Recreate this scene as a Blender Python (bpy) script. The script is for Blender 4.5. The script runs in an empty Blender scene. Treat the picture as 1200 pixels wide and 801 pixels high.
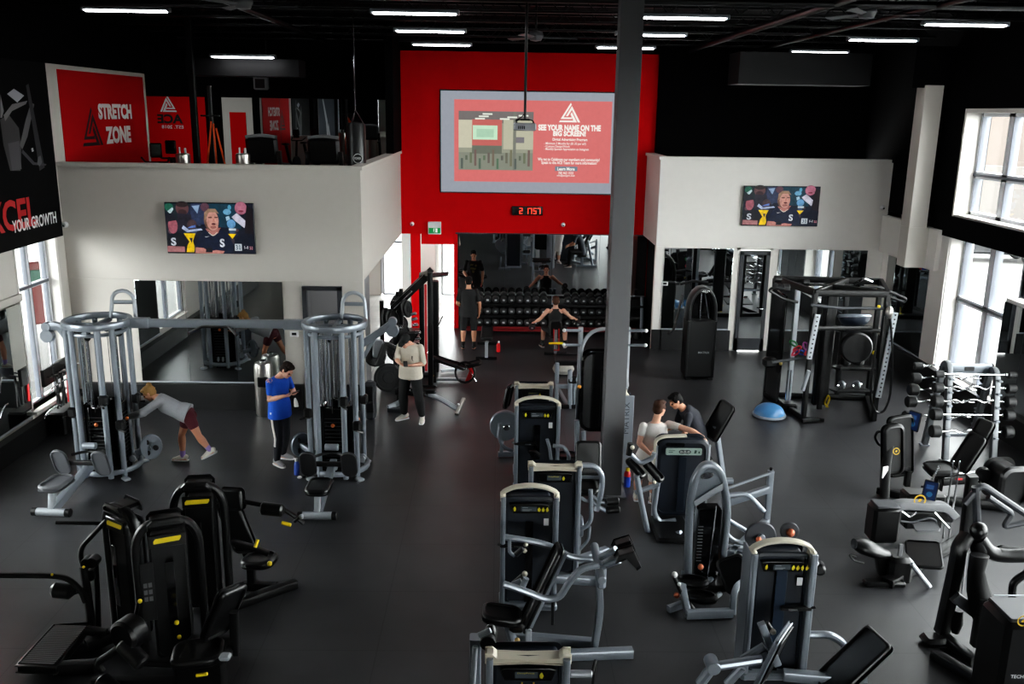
import bpy, math, random
from mathutils import Vector, Matrix, Euler
random.seed(7)
S = bpy.context.scene
COL = S.collection
PI = math.pi
R = math.radians
V = Vector

# ------------------------------------------------------------------ camera
F, PITCH, YAW, ROLL, CH = 1071.0, R(14.1), R(1.0), R(0.88), 5.5
FW = V((math.cos(PITCH)*math.sin(YAW), math.cos(PITCH)*math.cos(YAW), -math.sin(PITCH)))
R0 = V((math.cos(YAW), -math.sin(YAW), 0))
D0 = V((-math.sin(PITCH)*math.sin(YAW), -math.sin(PITCH)*math.cos(YAW), -math.cos(PITCH)))
CR = R0*math.cos(ROLL) - D0*math.sin(ROLL)
CD = R0*math.sin(ROLL) + D0*math.cos(ROLL)
EYE = V((0, 0, CH))
cd = bpy.data.cameras.new('camera'); cam = bpy.data.objects.new('camera', cd); COL.objects.link(cam)
cd.sensor_width = 36; cd.lens = F/1200*36; cd.clip_end = 400
rm = Matrix((CR, -CD, -FW)).transposed().to_4x4(); rm.translation = EYE
cam.matrix_world = rm
S.camera = cam

def ray(px, py): return FW + CR*((px-600)/F) + CD*((py-400.5)/F)
def at(px, py, z=0.0):      # survey: the point at height z seen at that pixel
    r = ray(px, py); return EYE + r*((z-CH)/r.z)
def aty(px, py, y):         # survey: the point at depth y
    r = ray(px, py); return EYE + r*(y/r.y)
def atx(px, py, x):
    r = ray(px, py); return EYE + r*(x/r.x)

# ------------------------------------------------------------------ materials
def lin(c):
    o = []
    for v in c:
        v = v/255.0
        o.append(v/12.92 if v <= .04045 else ((v+.055)/1.055)**2.4)
    return (*o, 1)
MATS = {}
def mat(name, c, rough=.5, metal=0., var=.0, scale=20, bump=0., spec=.5, coat=0., emit=0.):
    m = bpy.data.materials.new(name); m.use_nodes = True
    nt = m.node_tree; b = nt.nodes['Principled BSDF']
    col = lin(c)
    b.inputs['Base Color'].default_value = col
    b.inputs['Roughness'].default_value = rough
    b.inputs['Metallic'].default_value = metal
    b.inputs['Specular IOR Level'].default_value = spec
    b.inputs['Coat Weight'].default_value = coat
    if emit:
        b.inputs['Emission Color'].default_value = col
        b.inputs['Emission Strength'].default_value = emit
    if var or bump:
        tc = nt.nodes.new('ShaderNodeTexCoord')
        n = nt.nodes.new('ShaderNodeTexNoise'); n.inputs['Scale'].default_value = scale; n.inputs['Detail'].default_value = 5
        nt.links.new(tc.outputs['Object'], n.inputs['Vector'])
        if var:
            mx = nt.nodes.new('ShaderNodeMix'); mx.data_type = 'RGBA'
            mx.inputs['A'].default_value = tuple(v*(1-var) for v in col[:3])+(1,)
            mx.inputs['B'].default_value = tuple(min(1, v*(1+var)) for v in col[:3])+(1,)
            nt.links.new(n.outputs['Fac'], mx.inputs['Factor']); nt.links.new(mx.outputs['Result'], b.inputs['Base Color'])
        if bump:
            bp = nt.nodes.new('ShaderNodeBump'); bp.inputs['Strength'].default_value = bump; bp.inputs['Distance'].default_value = .01
            nt.links.new(n.outputs['Fac'], bp.inputs['Height']); nt.links.new(bp.outputs['Normal'], b.inputs['Normal'])
    MATS[name] = m
    return m
def K(c):                   # flat printed colour, cached
    n = 'ink_%d_%d_%d' % tuple(c)
    return MATS.get(n) or mat(n, c, .6)
MOTTLE = [.05]
def G(c, s=1.0):            # glowing colour of a screen, cached
    n = 'glow_%d_%d_%d' % tuple(c)
    if n in MATS: return MATS[n]
    m = mat(n, c, .5, spec=.2); b = m.node_tree.nodes['Principled BSDF']
    b.inputs['Base Color'].default_value = (.01, .01, .01, 1); b.inputs['Emission Color'].default_value = lin(c); b.inputs['Emission Strength'].default_value = s
    if s < 2:       # pictures: a soft photographic mottle
        nt = m.node_tree; tc = nt.nodes.new('ShaderNodeTexCoord'); n = nt.nodes.new('ShaderNodeTexNoise'); n.inputs['Scale'].default_value = 9; n.inputs['Detail'].default_value = 8; n.inputs['Roughness'].default_value = .75
        r = nt.nodes.new('ShaderNodeMapRange'); r.inputs['From Min'].default_value = .3; r.inputs['From Max'].default_value = .7; lo = 1-MOTTLE[0]; r.inputs['To Min'].default_value = s*lo; r.inputs['To Max'].default_value = s*(2-lo)
        nt.links.new(tc.outputs['Object'], n.inputs['Vector']); nt.links.new(n.outputs['Fac'], r.inputs['Value']); nt.links.new(r.outputs['Result'], b.inputs['Emission Strength'])
    return m

WHITE = mat('white_paint', (200, 195, 187), .75, var=.03, scale=6)
WHITE2 = mat('bright_white_paint', (232, 228, 222), .7, var=.03, scale=6)
BLACKW = mat('black_paint', (3, 3, 4), .9, var=.1, scale=5, spec=.08)
REDW = mat('red_paint', (200, 1, 10), .8, var=.05, scale=4, spec=.12)
GREYST = mat('grey_steel', (136, 143, 151), .3, .4, var=.06, scale=30)
LGREY = mat('light_grey_steel', (172, 178, 184), .35, .3, var=.05, scale=30)
DGREY = mat('dark_grey_steel', (60, 62, 66), .45, .3, var=.06, scale=20)
COLM = mat('column_paint', (100, 100, 102), .55, var=.05, scale=8)
NAVY = mat('navy_shroud', (19, 26, 36), .42, var=.15, scale=14)
BLKM = mat('black_metal', (7, 7, 8), .36, .2, var=.15, scale=25)
BLKP = mat('black_plastic', (7, 7, 8), .34, var=.15, scale=40)
GLOSSB = mat('gloss_black', (8, 8, 9), .12, coat=.5)
VINYL = mat('black_vinyl', (14, 14, 15), .34, var=.2, scale=60, bump=.05)
GVINYL = mat('grey_vinyl', (82, 84, 88), .5, var=.08, scale=60, bump=.05)
IRON = mat('cast_iron', (24, 24, 25), .55, .2, var=.2, scale=50, bump=.1)
CREAM = mat('cream_cap', (205, 198, 180), .42, var=.03, scale=20)
CHROME = mat('chrome', (205, 206, 208), .18, 1.)
STEEL = mat('brushed_steel', (186, 182, 176), .28, .95, var=.05, scale=40)
YEL = mat('yellow_plastic', (226, 196, 20), .4)
ORG = mat('orange_rubber', (228, 84, 20), .5)
COPPER = mat('copper_knob', (196, 104, 72), .35, .4)
REDP = mat('red_plastic', (190, 18, 24), .4)
BLUEP = mat('blue_plastic', (28, 66, 170), .35)
WHITEP = mat('white_plastic', (225, 225, 224), .4)
DRED = mat('dark_red_metal', (96, 6, 14), .45)
GREYP = mat('grey_plastic', (112, 113, 116), .5)
SKIN = mat('skin', (206, 152, 128), .5, var=.06, scale=12)
SKIN2 = mat('tanned_skin', (196, 138, 108), .5, var=.06, scale=12)
HAIRB = mat('dark_brown_hair', (34, 24, 19), .7, var=.35, scale=90, bump=.5, spec=.15)
HAIRK = mat('black_hair', (12, 10, 10), .7, var=.3, scale=90, bump=.5, spec=.15)
HAIRL = mat('blond_hair', (148, 112, 68), .7, var=.35, scale=90, bump=.5, spec=.15)
HAIRM = mat('brown_hair', (64, 42, 32), .7, var=.35, scale=90, bump=.5, spec=.15)
def cloth(n, c): return mat(n, c, .85, var=.1, scale=35, bump=.25)
C_GREY = cloth('grey_fleece', (150, 152, 156)); C_MAROON = cloth('maroon_cotton', (70, 14, 26)); C_BLUE = cloth('blue_cotton', (14, 82, 190))
C_NAVY = cloth('navy_track_cloth', (17, 18, 26)); C_CREAM = cloth('cream_cotton', (206, 198, 182)); C_BLACK = cloth('black_cotton', (13, 13, 15))
C_WHITE = cloth('white_cotton', (214, 208, 204)); C_CHAR = cloth('charcoal_cotton', (44, 46, 54)); C_LILAC = cloth('lilac_knit', (150, 128, 190))
C_SHOEW = cloth('offwhite_shoe', (214, 208, 196)); C_SHOEG = cloth('grey_shoe', (150, 150, 152)); C_TAN = cloth('tan_cotton', (150, 128, 92))
EYEM = mat('eye_dark', (24, 18, 16), .2); LIP = mat('lip', (150, 84, 76), .5)

def mirror_mat():
    m = mat('mirror', (196, 200, 200), .0, 1.)
    b = m.node_tree.nodes['Principled BSDF']; b.inputs['Base Color'].default_value = (.64, .67, .67, 1); b.inputs['Roughness'].default_value = .005
    return m
MIRROR = mirror_mat()
def glass_mat():
    m = bpy.data.materials.new('window_glass'); m.use_nodes = True; nt = m.node_tree
    for n in list(nt.nodes): nt.nodes.remove(n)
    o = nt.nodes.new('ShaderNodeOutputMaterial'); t = nt.nodes.new('ShaderNodeBsdfTransparent'); g = nt.nodes.new('ShaderNodeBsdfGlossy')
    t.inputs[0].default_value = (.95, .97, .97, 1); g.inputs['Roughness'].default_value = .02
    lw = nt.nodes.new('ShaderNodeLayerWeight'); pw = nt.nodes.new('ShaderNodeMath'); pw.operation = 'POWER'; pw.inputs[1].default_value = 5; nt.links.new(lw.outputs['Facing'], pw.inputs[0]); fr = nt.nodes.new('ShaderNodeMath'); fr.operation = 'MULTIPLY_ADD'; fr.inputs[1].default_value = .7; fr.inputs[2].default_value = .03; nt.links.new(pw.outputs[0], fr.inputs[0])
    mx = nt.nodes.new('ShaderNodeMixShader'); nt.links.new(fr.outputs[0], mx.inputs[0]); nt.links.new(t.outputs[0], mx.inputs[1]); nt.links.new(g.outputs[0], mx.inputs[2]); nt.links.new(mx.outputs[0], o.inputs[0])
    return m
GLASS = glass_mat()
def floor_mat(name, base, seam, size, rough, speck=0.):
    m = bpy.data.materials.new(name); m.use_nodes = True; nt = m.node_tree; b = nt.nodes['Principled BSDF']
    L = nt.links.new; tc = nt.nodes.new('ShaderNodeTexCoord')
    br = nt.nodes.new('ShaderNodeTexBrick'); br.offset = 0; br.inputs['Scale'].default_value = 1; br.inputs['Mortar Size'].default_value = .006
    br.inputs['Brick Width'].default_value = size; br.inputs['Row Height'].default_value = size
    c = lin(base)
    br.inputs['Color1'].default_value = c; br.inputs['Color2'].default_value = tuple(v*.93 for v in c[:3])+(1,); br.inputs['Mortar'].default_value = lin(seam)
    L(tc.outputs['Object'], br.inputs['Vector'])
    n = nt.nodes.new('ShaderNodeTexNoise'); n.inputs['Scale'].default_value = 1.3; n.inputs['Detail'].default_value = 6
    L(tc.outputs['Object'], n.inputs['Vector'])
    n2 = nt.nodes.new('ShaderNodeTexNoise'); n2.inputs['Scale'].default_value = 140; n2.inputs['Detail'].default_value = 2; L(tc.outputs['Object'], n2.inputs['Vector'])
    rp = nt.nodes.new('ShaderNodeMapRange'); rp.inputs['From Min'].default_value = .3; rp.inputs['From Max'].default_value = .7; rp.inputs['To Min'].default_value = .75; rp.inputs['To Max'].default_value = 1.2
    L(n.outputs['Fac'], rp.inputs['Value'])
    mx = nt.nodes.new('ShaderNodeMix'); mx.data_type = 'RGBA'; mx.blend_type = 'MULTIPLY'; mx.inputs['Factor'].default_value = 1
    L(br.outputs['Color'], mx.inputs['A']); L(rp.outputs['Result'], mx.inputs['B'])
    last = mx.outputs['Result']
    if speck:
        r2 = nt.nodes.new('ShaderNodeMapRange'); r2.inputs['From Min'].default_value = .62; r2.inputs['From Max'].default_value = .75; r2.inputs['To Max'].default_value = speck
        L(n2.outputs['Fac'], r2.inputs['Value'])
        m2 = nt.nodes.new('ShaderNodeMix'); m2.data_type = 'RGBA'; L(r2.outputs['Result'], m2.inputs['Factor']); L(last, m2.inputs['A']); m2.inputs['B'].default_value = lin((110, 112, 116)); last = m2.outputs['Result']
    L(last, b.inputs['Base Color'])
    b.inputs['Roughness'].default_value = rough; b.inputs['Specular IOR Level'].default_value = .45
    bp = nt.nodes.new('ShaderNodeBump'); bp.inputs['Strength'].default_value = .12; bp.inputs['Distance'].default_value = .004; L(n2.outputs['Fac'], bp.inputs['Height']); L(bp.outputs['Normal'], b.inputs['Normal'])
    return m
RUBBER = floor_mat('rubber_floor', (50, 50, 52), (33, 33, 35), 1.22, .38, .22)
BASEM = mat('black_baseboard', (13, 13, 14), .5, var=.2, scale=30)

# ------------------------------------------------------------------ mesh builder
def rrect(w, h, r, n=4):
    o = []
    r = min(r, w/2-1e-4, h/2-1e-4)
    for cx, cy, a in ((w/2-r, h/2-r, 0), (-w/2+r, h/2-r, 90), (-w/2+r, -h/2+r, 180), (w/2-r, -h/2+r, 270)):
        for k in range(n+1):
            t = R(a+90*k/n); o.append((cx+r*math.cos(t), cy+r*math.sin(t)))
    return o
def frame(d, up=(0, 0, 1)):
    d = V(d).normalized(); up = V(up)
    if abs(d.dot(up)) > .98: up = V((0, 1, 0)) if abs(d.y) < .9 else V((1, 0, 0))
    x = d.cross(up).normalized(); y = x.cross(d).normalized()
    return x, y
def fillet(pts, r, n=4):
    pts = [V(p) for p in pts]
    if r <= 0 or len(pts) < 3: return pts
    o = [pts[0]]
    for i in range(1, len(pts)-1):
        a, b, c = pts[i-1], pts[i], pts[i+1]
        d1, d2 = (a-b), (c-b); q = min(r, d1.length*.48, d2.length*.48)
        p1, p2 = b+d1.normalized()*q, b+d2.normalized()*q
        for k in range(n+1):
            t = k/n; o.append(p1*(1-t)**2 + b*2*t*(1-t) + p2*t*t)
    o.append(pts[-1]); return o

class M:
    def __init__(s): s.v, s.f, s.mi, s.cur, s.mx = [], [], [], 0, Matrix()
    def m(s, i): s.cur = i; return s
    def add(s, vs, fs):
        o = len(s.v); s.v += [s.mx @ V(v) for v in vs]; s.f += [tuple(i+o for i in f) for f in fs]; s.mi += [s.cur]*len(fs)
        return s
    def rings(s, rs, closed=False, caps=True):
        n = len(rs[0]); vs = [p for r in rs for p in r]; fs = []
        k = len(rs)
        for i in range(k if closed else k-1):
            a, b = i*n, ((i+1) % k)*n
            for j in range(n):
                j2 = (j+1) % n; fs.append((a+j, a+j2, b+j2, b+j))
        if caps and not closed: fs += [tuple(range(n))[::-1], tuple(range((k-1)*n, k*n))]
        return s.add(vs, fs)
    def box(s, c, sz, b=.008, rot=None):
        x, y, z = (q/2 for q in sz); b = min(b, x*.9, y*.9, z*.9); c = V(c)
        E = Euler(rot).to_matrix() if rot else Matrix.Identity(3)
        rs = []
        for zz, i in ((-z, b), (-z+b, 0), (z-b, 0), (z, b)):
            xx, yy = x-i, y-i; q = b if i == 0 else b*.4
            pts = [(xx, -yy+q), (xx, yy-q), (xx-q, yy), (-xx+q, yy), (-xx, yy-q), (-xx, -yy+q), (-xx+q, -yy), (xx-q, -yy)]
            rs.append([c + E @ V((p[0], p[1], zz)) for p in pts])
        return s.rings(rs)
    def slab(s, out, t, o, ux, uy, e=.01, n=2):   # thick plate of a 2-D outline, rounded rim; o = centre
        o, ux, uy = V(o), V(ux).normalized(), V(uy).normalized(); w = ux.cross(uy).normalized()
        cx = sum(p[0] for p in out)/len(out); cy = sum(p[1] for p in out)/len(out)
        mxr = max(max(abs(p[0]-cx) for p in out), 1e-3); myr = max(max(abs(p[1]-cy) for p in out), 1e-3)
        e = min(e, t/2*.95); lv = []
        for k in range(n+1):
            a = PI/2*k/n; lv.append((-t/2+e*(1-math.sin(a)), e*(1-math.cos(a))))
        lv = lv + [(-z, i) for z, i in lv[::-1]]
        rs = []
        for z, i in lv:
            fx, fy = max(.02, 1-i/mxr), max(.02, 1-i/myr)
            rs.append([o+ux*(cx+(p[0]-cx)*fx)+uy*(cy+(p[1]-cy)*fy)+w*z for p in out])
        return s.rings(rs)
    def pad(s, c, w, h, t, ux, uy, r=.06, e=.03):
        uy = V(uy).normalized(); ux = V(ux); ux = (ux-uy*ux.dot(uy)).normalized()
        return s.slab(rrect(w, h, r, 5), t, c, ux, uy, e, 3)
    def sweep(s, pts, sec, fil=0., closed=False, up=(0, 0, 1), caps=True, scl=None):
        P = fillet(pts, fil) if fil else [V(p) for p in pts]; n = len(P); rs = []; px_ = None
        for i in range(n):
            if closed: d = P[(i+1) % n]-P[i-1]
            else: d = P[min(i+1, n-1)]-P[max(i-1, 0)]
            if d.length < 1e-9: d = V((0, 0, 1))
            d.normalize()
            if px_ is None: x, y = frame(d, up)
            else:
                x = px_-d*px_.dot(d)
                x = x.normalized() if x.length > 1e-6 else frame(d, up)[0]; y = x.cross(d).normalized()
            px_ = x; k = scl[i] if scl else 1
            rs.append([P[i]+x*q[0]*k+y*q[1]*k for q in sec])
        return s.rings(rs, closed, caps)
    def tube(s, pts, r, n=10, fil=.0, closed=False, up=(0, 0, 1)):
        return s.sweep(pts, [(r*math.cos(2*PI*k/n), r*math.sin(2*PI*k/n)) for k in range(n)], fil, closed, up)
    def rbar(s, pts, w, h, fil=0., r=.01, up=(0, 0, 1)): return s.sweep(pts, rrect(w, h, r, 2), fil, False, up)
    def cyl(s, p, q, r, n=18, b=.006):
        p, q = V(p), V(q); d = (q-p); L = d.length; d.normalize(); x, y = frame(d); b = min(b, L*.4, r*.5); rs = []
        for t, i in ((0, b), (b, 0), (L-b, 0), (L, b)):
            rs.append([p+d*t+x*(r-i)*math.cos(2*PI*k/n)+y*(r-i)*math.sin(2*PI*k/n) for k in range(n)])
        return s.rings(rs)
    def lathe(s, prof, o, ax=(0, 0, 1), n=20):
        o, d = V(o), V(ax).normalized(); x, y = frame(d)
        return s.rings([[o+d*h+x*max(r, 1e-4)*math.cos(2*PI*k/n)+y*max(r, 1e-4)*math.sin(2*PI*k/n) for k in range(n)] for r, h in prof])
    def ball(s, c, r, n=14, rot=None):
        c = V(c); r = (r, r, r) if not hasattr(r, '__len__') else r
        E = Euler(rot).to_matrix() if rot else Matrix.Identity(3)
        rs = []
        for i in range(1, n//2+4):
            a = PI*i/(n//2+4)
            rs.append([c+E @ V((r[0]*math.sin(a)*math.cos(2*PI*k/n), r[1]*math.sin(a)*math.sin(2*PI*k/n), -r[2]*math.cos(a))) for k in range(n)])
        return s.rings(rs)
    def arc(s, c, ux, uy, r, a0, a1, n=10):
        c, ux, uy = V(c), V(ux), V(uy)
        rx, ry = (r if hasattr(r, '__len__') else (r, r))
        return [c+ux*rx*math.cos(R(a0+(a1-a0)*k/n))+uy*ry*math.sin(R(a0+(a1-a0)*k/n)) for k in range(n+1)]
    def put(s, name, mats, parent=None, label=None, smooth=35, mods=None):
        if not isinstance(mats, (list, tuple)): mats = [mats]
        me = bpy.data.meshes.new(name); off = V((0, 0, 0))
        vs = s.v
        r = parent
        while r is not None and r.parent is not None: r = r.parent
        if r is not None and r.get('_world'):
            off = r.location; vs = [v-off for v in vs]
        me.from_pydata([tuple(v) for v in vs], [], s.f)
        for m_ in mats: me.materials.append(m_)
        if len(mats) > 1: me.polygons.foreach_set('material_index', s.mi)
        if smooth:
            me.polygons.foreach_set('use_smooth', [True]*len(me.polygons)); me.set_sharp_from_angle(angle=R(smooth))
        me.update()
        o = bpy.data.objects.new(name, me); COL.objects.link(o); o.parent = parent
        if label: o['label'] = label
        return o

def thing(name, label, cat, loc=(0, 0, 0), rz=0., group=None, world=False):
    o = bpy.data.objects.new(name, None); COL.objects.link(o); o.empty_display_size = .1
    o.location = loc; o.rotation_euler = (0, 0, rz); o['label'] = label; o['category'] = cat
    if group: o['group'] = group
    if world: o['_world'] = 1
    return o
def tag(o, label, cat, group=None):
    o['label'] = label; o['category'] = cat
    if group: o['group'] = group
    return o
def struct(m, name, mats, smooth=35):
    o = m.put(name, mats, None, smooth=smooth); o['kind'] = 'structure'; return o
def dup(root, loc, rz=None, label=None, group=None):
    r = root.copy(); COL.objects.link(r); r.location = loc
    if rz is not None: r.rotation_euler = (0, 0, rz)
    if label: r['label'] = label
    if group: r['group'] = group
    for ch in list(root.children):
        c = ch.copy(); COL.objects.link(c); c.parent = r
        for g in list(ch.children):
            d = g.copy(); COL.objects.link(d); d.parent = c
    return r

# flat pictures and lettering: one mesh, many inks, each layer a hair in front of the last
def text_shape(s, bold=0.):
    cu = bpy.data.curves.new('t', 'FONT'); cu.body = s; cu.offset = bold; cu.resolution_u = 3
    o = bpy.data.objects.new('t', cu); COL.objects.link(o)
    dg = bpy.context.evaluated_depsgraph_get(); me = bpy.data.meshes.new_from_object(o.evaluated_get(dg))
    vs = [(v.co.x, v.co.y) for v in me.vertices]; fs = [tuple(p.vertices) for p in me.polygons]
    bpy.data.objects.remove(o); bpy.data.curves.remove(cu); bpy.data.meshes.remove(me)
    return vs, fs
class Pic:
    def __init__(s, o, ux, uy, glow=None, step=.0008):
        s.o, s.ux, s.uy = V(o), V(ux).normalized(), V(uy).normalized(); s.n = s.ux.cross(s.uy); s.M = M(); s.k = 1; s.mats = []; s.glow = glow; s.step = step
    def _c(s, c):
        m = c if isinstance(c, bpy.types.Material) else (G(c, s.glow) if s.glow else K(c))
        if m not in s.mats: s.mats.append(m)
        s.M.m(s.mats.index(m))
    def P(s, x, y): return s.o+s.ux*x+s.uy*y+s.n*(s.step*s.k)
    def poly(s, pts, c):
        s._c(c); s.M.add([s.P(*p) for p in pts], [tuple(range(len(pts)))]); s.k += 1; return s
    def many(s, polys, c):
        s._c(c)
        for pts in polys: s.M.add([s.P(*p) for p in pts], [tuple(range(len(pts)))])
        s.k += 1; return s
    def rect(s, x0, y0, x1, y1, c): return s.poly([(x0, y0), (x1, y0), (x1, y1), (x0, y1)], c)
    def ell(s, x, y, rx, ry, c, n=20, rot=0):
        a = R(rot)
        return s.poly([(x+rx*math.cos(2*PI*k/n)*math.cos(a)-ry*math.sin(2*PI*k/n)*math.sin(a), y+rx*math.cos(2*PI*k/n)*math.sin(a)+ry*math.sin(2*PI*k/n)*math.cos(a)) for k in range(n)], c)
    def text(s, t, x, y, w, h, c, bold=.02, anchor='l'):
        vs, fs = text_shape(t, bold); x0 = min(v[0] for v in vs); x1 = max(v[0] for v in vs); y0 = min(v[1] for v in vs); y1 = max(v[1] for v in vs)
        kx, ky = w/(x1-x0), h/(y1-y0); ox = x-(w/2 if anchor == 'c' else w if anchor == 'r' else 0)
        s._c(c); s.M.add([s.P(ox+(v[0]-x0)*kx, y+(v[1]-y0)*ky) for v in vs], fs); s.k += 1; return s
    def logo(s, x, y, w, h, c):     # the triangular mark: three interlocking bars
        def q(pts): return [(x+(p[0]-300)/505*w, y+(665-p[1])/460*h) for p in pts]
        s.many([q(p) for p in ([(340, 585), (410, 548), (592, 250), (572, 205)][::-1], [(340, 585), (605, 585), (605, 548), (410, 548)], [(460, 520), (510, 520), (600, 372), (600, 280)], [(600, 280), (600, 372), (750, 662), (805, 660)][::1],
                [(300, 662), (728, 662), (640, 622), (328, 622)], [(728, 662), (600, 420), (570, 480), (640, 622)])], c); return s
    def put(s, name, parent=None, label=None): return s.M.put(name, s.mats, parent, label, smooth=0)
# ------------------------------------------------------------------ the setting
XL, XR, YB, YL, YR = -7.8, 9.1, 23.3, 16.5, 21.3      # left/right walls, red wall, fronts of left and right blocks
def wbox(name, x0, x1, y0, y1, z0, z1, m, b=.004):
    return struct(M().box(((x0+x1)/2, (y0+y1)/2, (z0+z1)/2), (x1-x0, y1-y0, z1-z0), b), name, m)
def walls(name, bl, m):
    q = M()
    for x0, x1, y0, y1, z0, z1 in bl: q.box(((x0+x1)/2, (y0+y1)/2, (z0+z1)/2), (x1-x0, y1-y0, z1-z0), .004)
    return struct(q, name, m)
f = M(); f.add([(-8.1, -9, 0), (9.5, -9, 0), (9.5, 23.5, 0), (-8.1, 23.5, 0)], [(0, 1, 2, 3)]); struct(f, 'floor', RUBBER, 0)
LOBF = floor_mat('lobby_tile', (168, 166, 163), (140, 138, 135), .6, .3)
wbox('floor_lobby', -7, 1, 23.52, 28, -.02, .004, LOBF)
wbox('ceiling', -14.2, 9.6, -9, 28, 7.5, 7.6, BLACKW)
# ceiling joists and pipes in the dark
jo = M()
for y in [2+1.75*k for k in range(13)]:
    jo.box((.6, y, 7.42), (16.6, .07, .05), .01); jo.box((.6, y, 7.12), (16.6, .07, .04), .01)
    for k in range(27): jo.tube([(-7.4+.6*k, y, 7.12), (-7.1+.6*k, y, 7.42), (-6.8+.6*k, y, 7.12)], .012, 4)
struct(jo, 'trim_ceiling_joists', BLKM)
pp = M()
for x, z, r in ((-4.1, 7.05, .05), (4.6, 7.02, .06), (6.0, 7.0, .04)): pp.cyl((x, 0, z), (x, 23.2, z), r, 10)
pp.cyl((-7.4, 13.2, 7.0), (8.8, 13.2, 7.0), .05, 10)
struct(pp, 'trim_ceiling_pipes', BLKM)

# left wall: mirror bay, window bay, black banner height
walls('wall_left', [(XL-.3, XL, -9, 10.2, 2.42, 3.7), (XL-.3, XL, 12.3, 14.75, 2.42, 3.7), (XL-.3, XL, -9, 10.2, 0, .36), (XL-.3, XL, 12.3, 14.75, 0, .36), (XL-.3, XL, 10.2, 12.3, 0, .5), (XL-.3, XL, 10.2, 12.3, 3.55, 3.7),
                    (XL-.3, XL, 14.75, 16.12, 0, .5), (XL-.3, XL, 16.12, 16.6, 0, 3.7), (XL-.3, XL, 14.75, 16.12, 3.55, 3.7), (XL-.3, XL-.06, -9, 10.2, .36, 2.42), (XL-.3, XL-.06, 12.3, 14.75, .36, 2.42)], WHITE)
walls('wall_left_upper', [(XL-.3, XL, -9, 5, 3.7, 7.5), (XL-.3, XL, 6.2, 12.3, 3.7, 7.5), (XL-.3, XL, 13.1, 20.86, 3.7, 7.5), (XL-.3, XL, 5, 13.1, 3.7, 4.0), (XL-.3, XL, 5, 13.1, 6.2, 7.5)], BLACKW)
wbox('trim_1', XL, XL+.06, 12.3, 14.75, 2.40, 2.52, WHITE)
wbox('baseboard_left', XL, XL+.16, 4, 16.5, 0, .36, BASEM)
def mirror(name, p, ux, w, h, label, n):
    p, ux = V(p), V(ux); uz = V((0, 0, 1)); nrm = ux.cross(uz)
    q = M(); c = p+ux*w/2+uz*h/2
    q.slab([(-w/2, -h/2), (w/2, -h/2), (w/2, h/2), (-w/2, h/2)], .008, c+nrm*.012, ux, uz, .003)
    o = q.put(name, MIRROR); tag(o, label, 'mirror')
    if n > 1:
        for k in range(1, n): s = M(); s.box(tuple(p+ux*w*k/n+uz*h/2+nrm*.0165), (.006 if abs(ux.x) > .5 else .002, .002 if abs(ux.x) > .5 else .006, h), .0005); s.put('seam', DGREY, o)
    t = M(); t.rbar([p+nrm*.014, p+ux*w+nrm*.014], .022, .03, 0, .004); t.put('channel', LGREY, o)
    return o
mirror('wall_mirror', (XL, 12.3, .42), (0, 1, 0), 2.42, 1.94, 'wall mirror on the left wall beside the slim window', 2)
mirror('wall_mirror', (XR-.01, 15.9, .42), (0, -1, 0), 2.2, 1.94, 'wall mirror on the right wall behind the rack of bars', 3)
mirror('wall_mirror', (-6.6, YL-.01, .52), (1, 0, 0), 2.68, 1.92, 'wall mirror under the left television, behind the two grey cable towers', 3)
mirror('wall_mirror', (-1.02, YB-.02, .92), (1, 0, 0), 4.85, 1.57, 'wide wall mirror on the red wall above the dumbbell rack', 4)
mirror('wall_mirror', (3.93, YR-.01, .52), (1, 0, 0), 1.62, 1.95, 'wall mirror right of the thermostat pillar, behind the arched black cabinet', 1)
mirror('wall_mirror', (6.62, YR-.01, .52), (1, 0, 0), 2.1, 1.95, 'wall mirror between the grey glazed door and the corner, behind the black cage rack', 2)
mirror('wall_mirror', (XR-.02, 20.9, .52), (0, -1, 0), 2.05, 1.9, 'wall mirror on the right wall beside the white window pier', 1)

# left block (mezzanine over the change rooms)
walls('wall_block_left', [(XL, -2.45, YL, YL+.15, 2.46, 4.46), (XL, -6.62, YL, YL+.15, 0, 2.46), (-6.62, -3.9, YL, YL+.15, 0, 2.46),
                          (-3.9, -3.55, YL, YL+.15, 0, 2.46), (-2.85, -2.45, YL, YL+.15, 0, 2.46), (-3.55, -2.85, YL, YL+.15, 2.36, 2.46),
                          (-2.6, -2.45, YL+.15, YB, 2.46, 4.46)], WHITE)
wbox('trim_2', XL, -2.41, YL-.05, YL+.2, 4.46, 4.53, WHITE)
wbox('trim_3', -2.64, -2.41, YL+.2, YB, 4.46, 4.53, WHITE)
wbox('floor_mezzanine_left', -14, -2.6, YL+.15, 26, 3.1, 3.3, BLACKW)
wbox('baseboard_block_left', XL+.16, -3.62, YL-.1, YL, 0, .5, BASEM)
wbox('baseboard_block_left_end', -2.8, -2.42, YL-.03, YL, 0, .5, BASEM)
walls('wall_mezzanine_left_back', [(-14, -2.4, 26, 26.15, 3.1, 7.5), (-2.6, -2.42, 21.6, 26, 4.53, 7.5), (-2.6, -2.46, YB, 26, 3.1, 4.53), (-14.2, -14, 16.5, 26, 3.1, 7.5)], BLACKW)
walls('wall_alcove', [(-10.9, XL-.3, 16.5, 16.65, 3.3, 7.5)], WHITE)
walls('wall_alcove_red', [(-14, -10.9, 16.5, 16.65, 3.3, 7.5), (-10.05, -9.45, 16.65, 16.68, 3.3, 5.35)], REDW)
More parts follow.
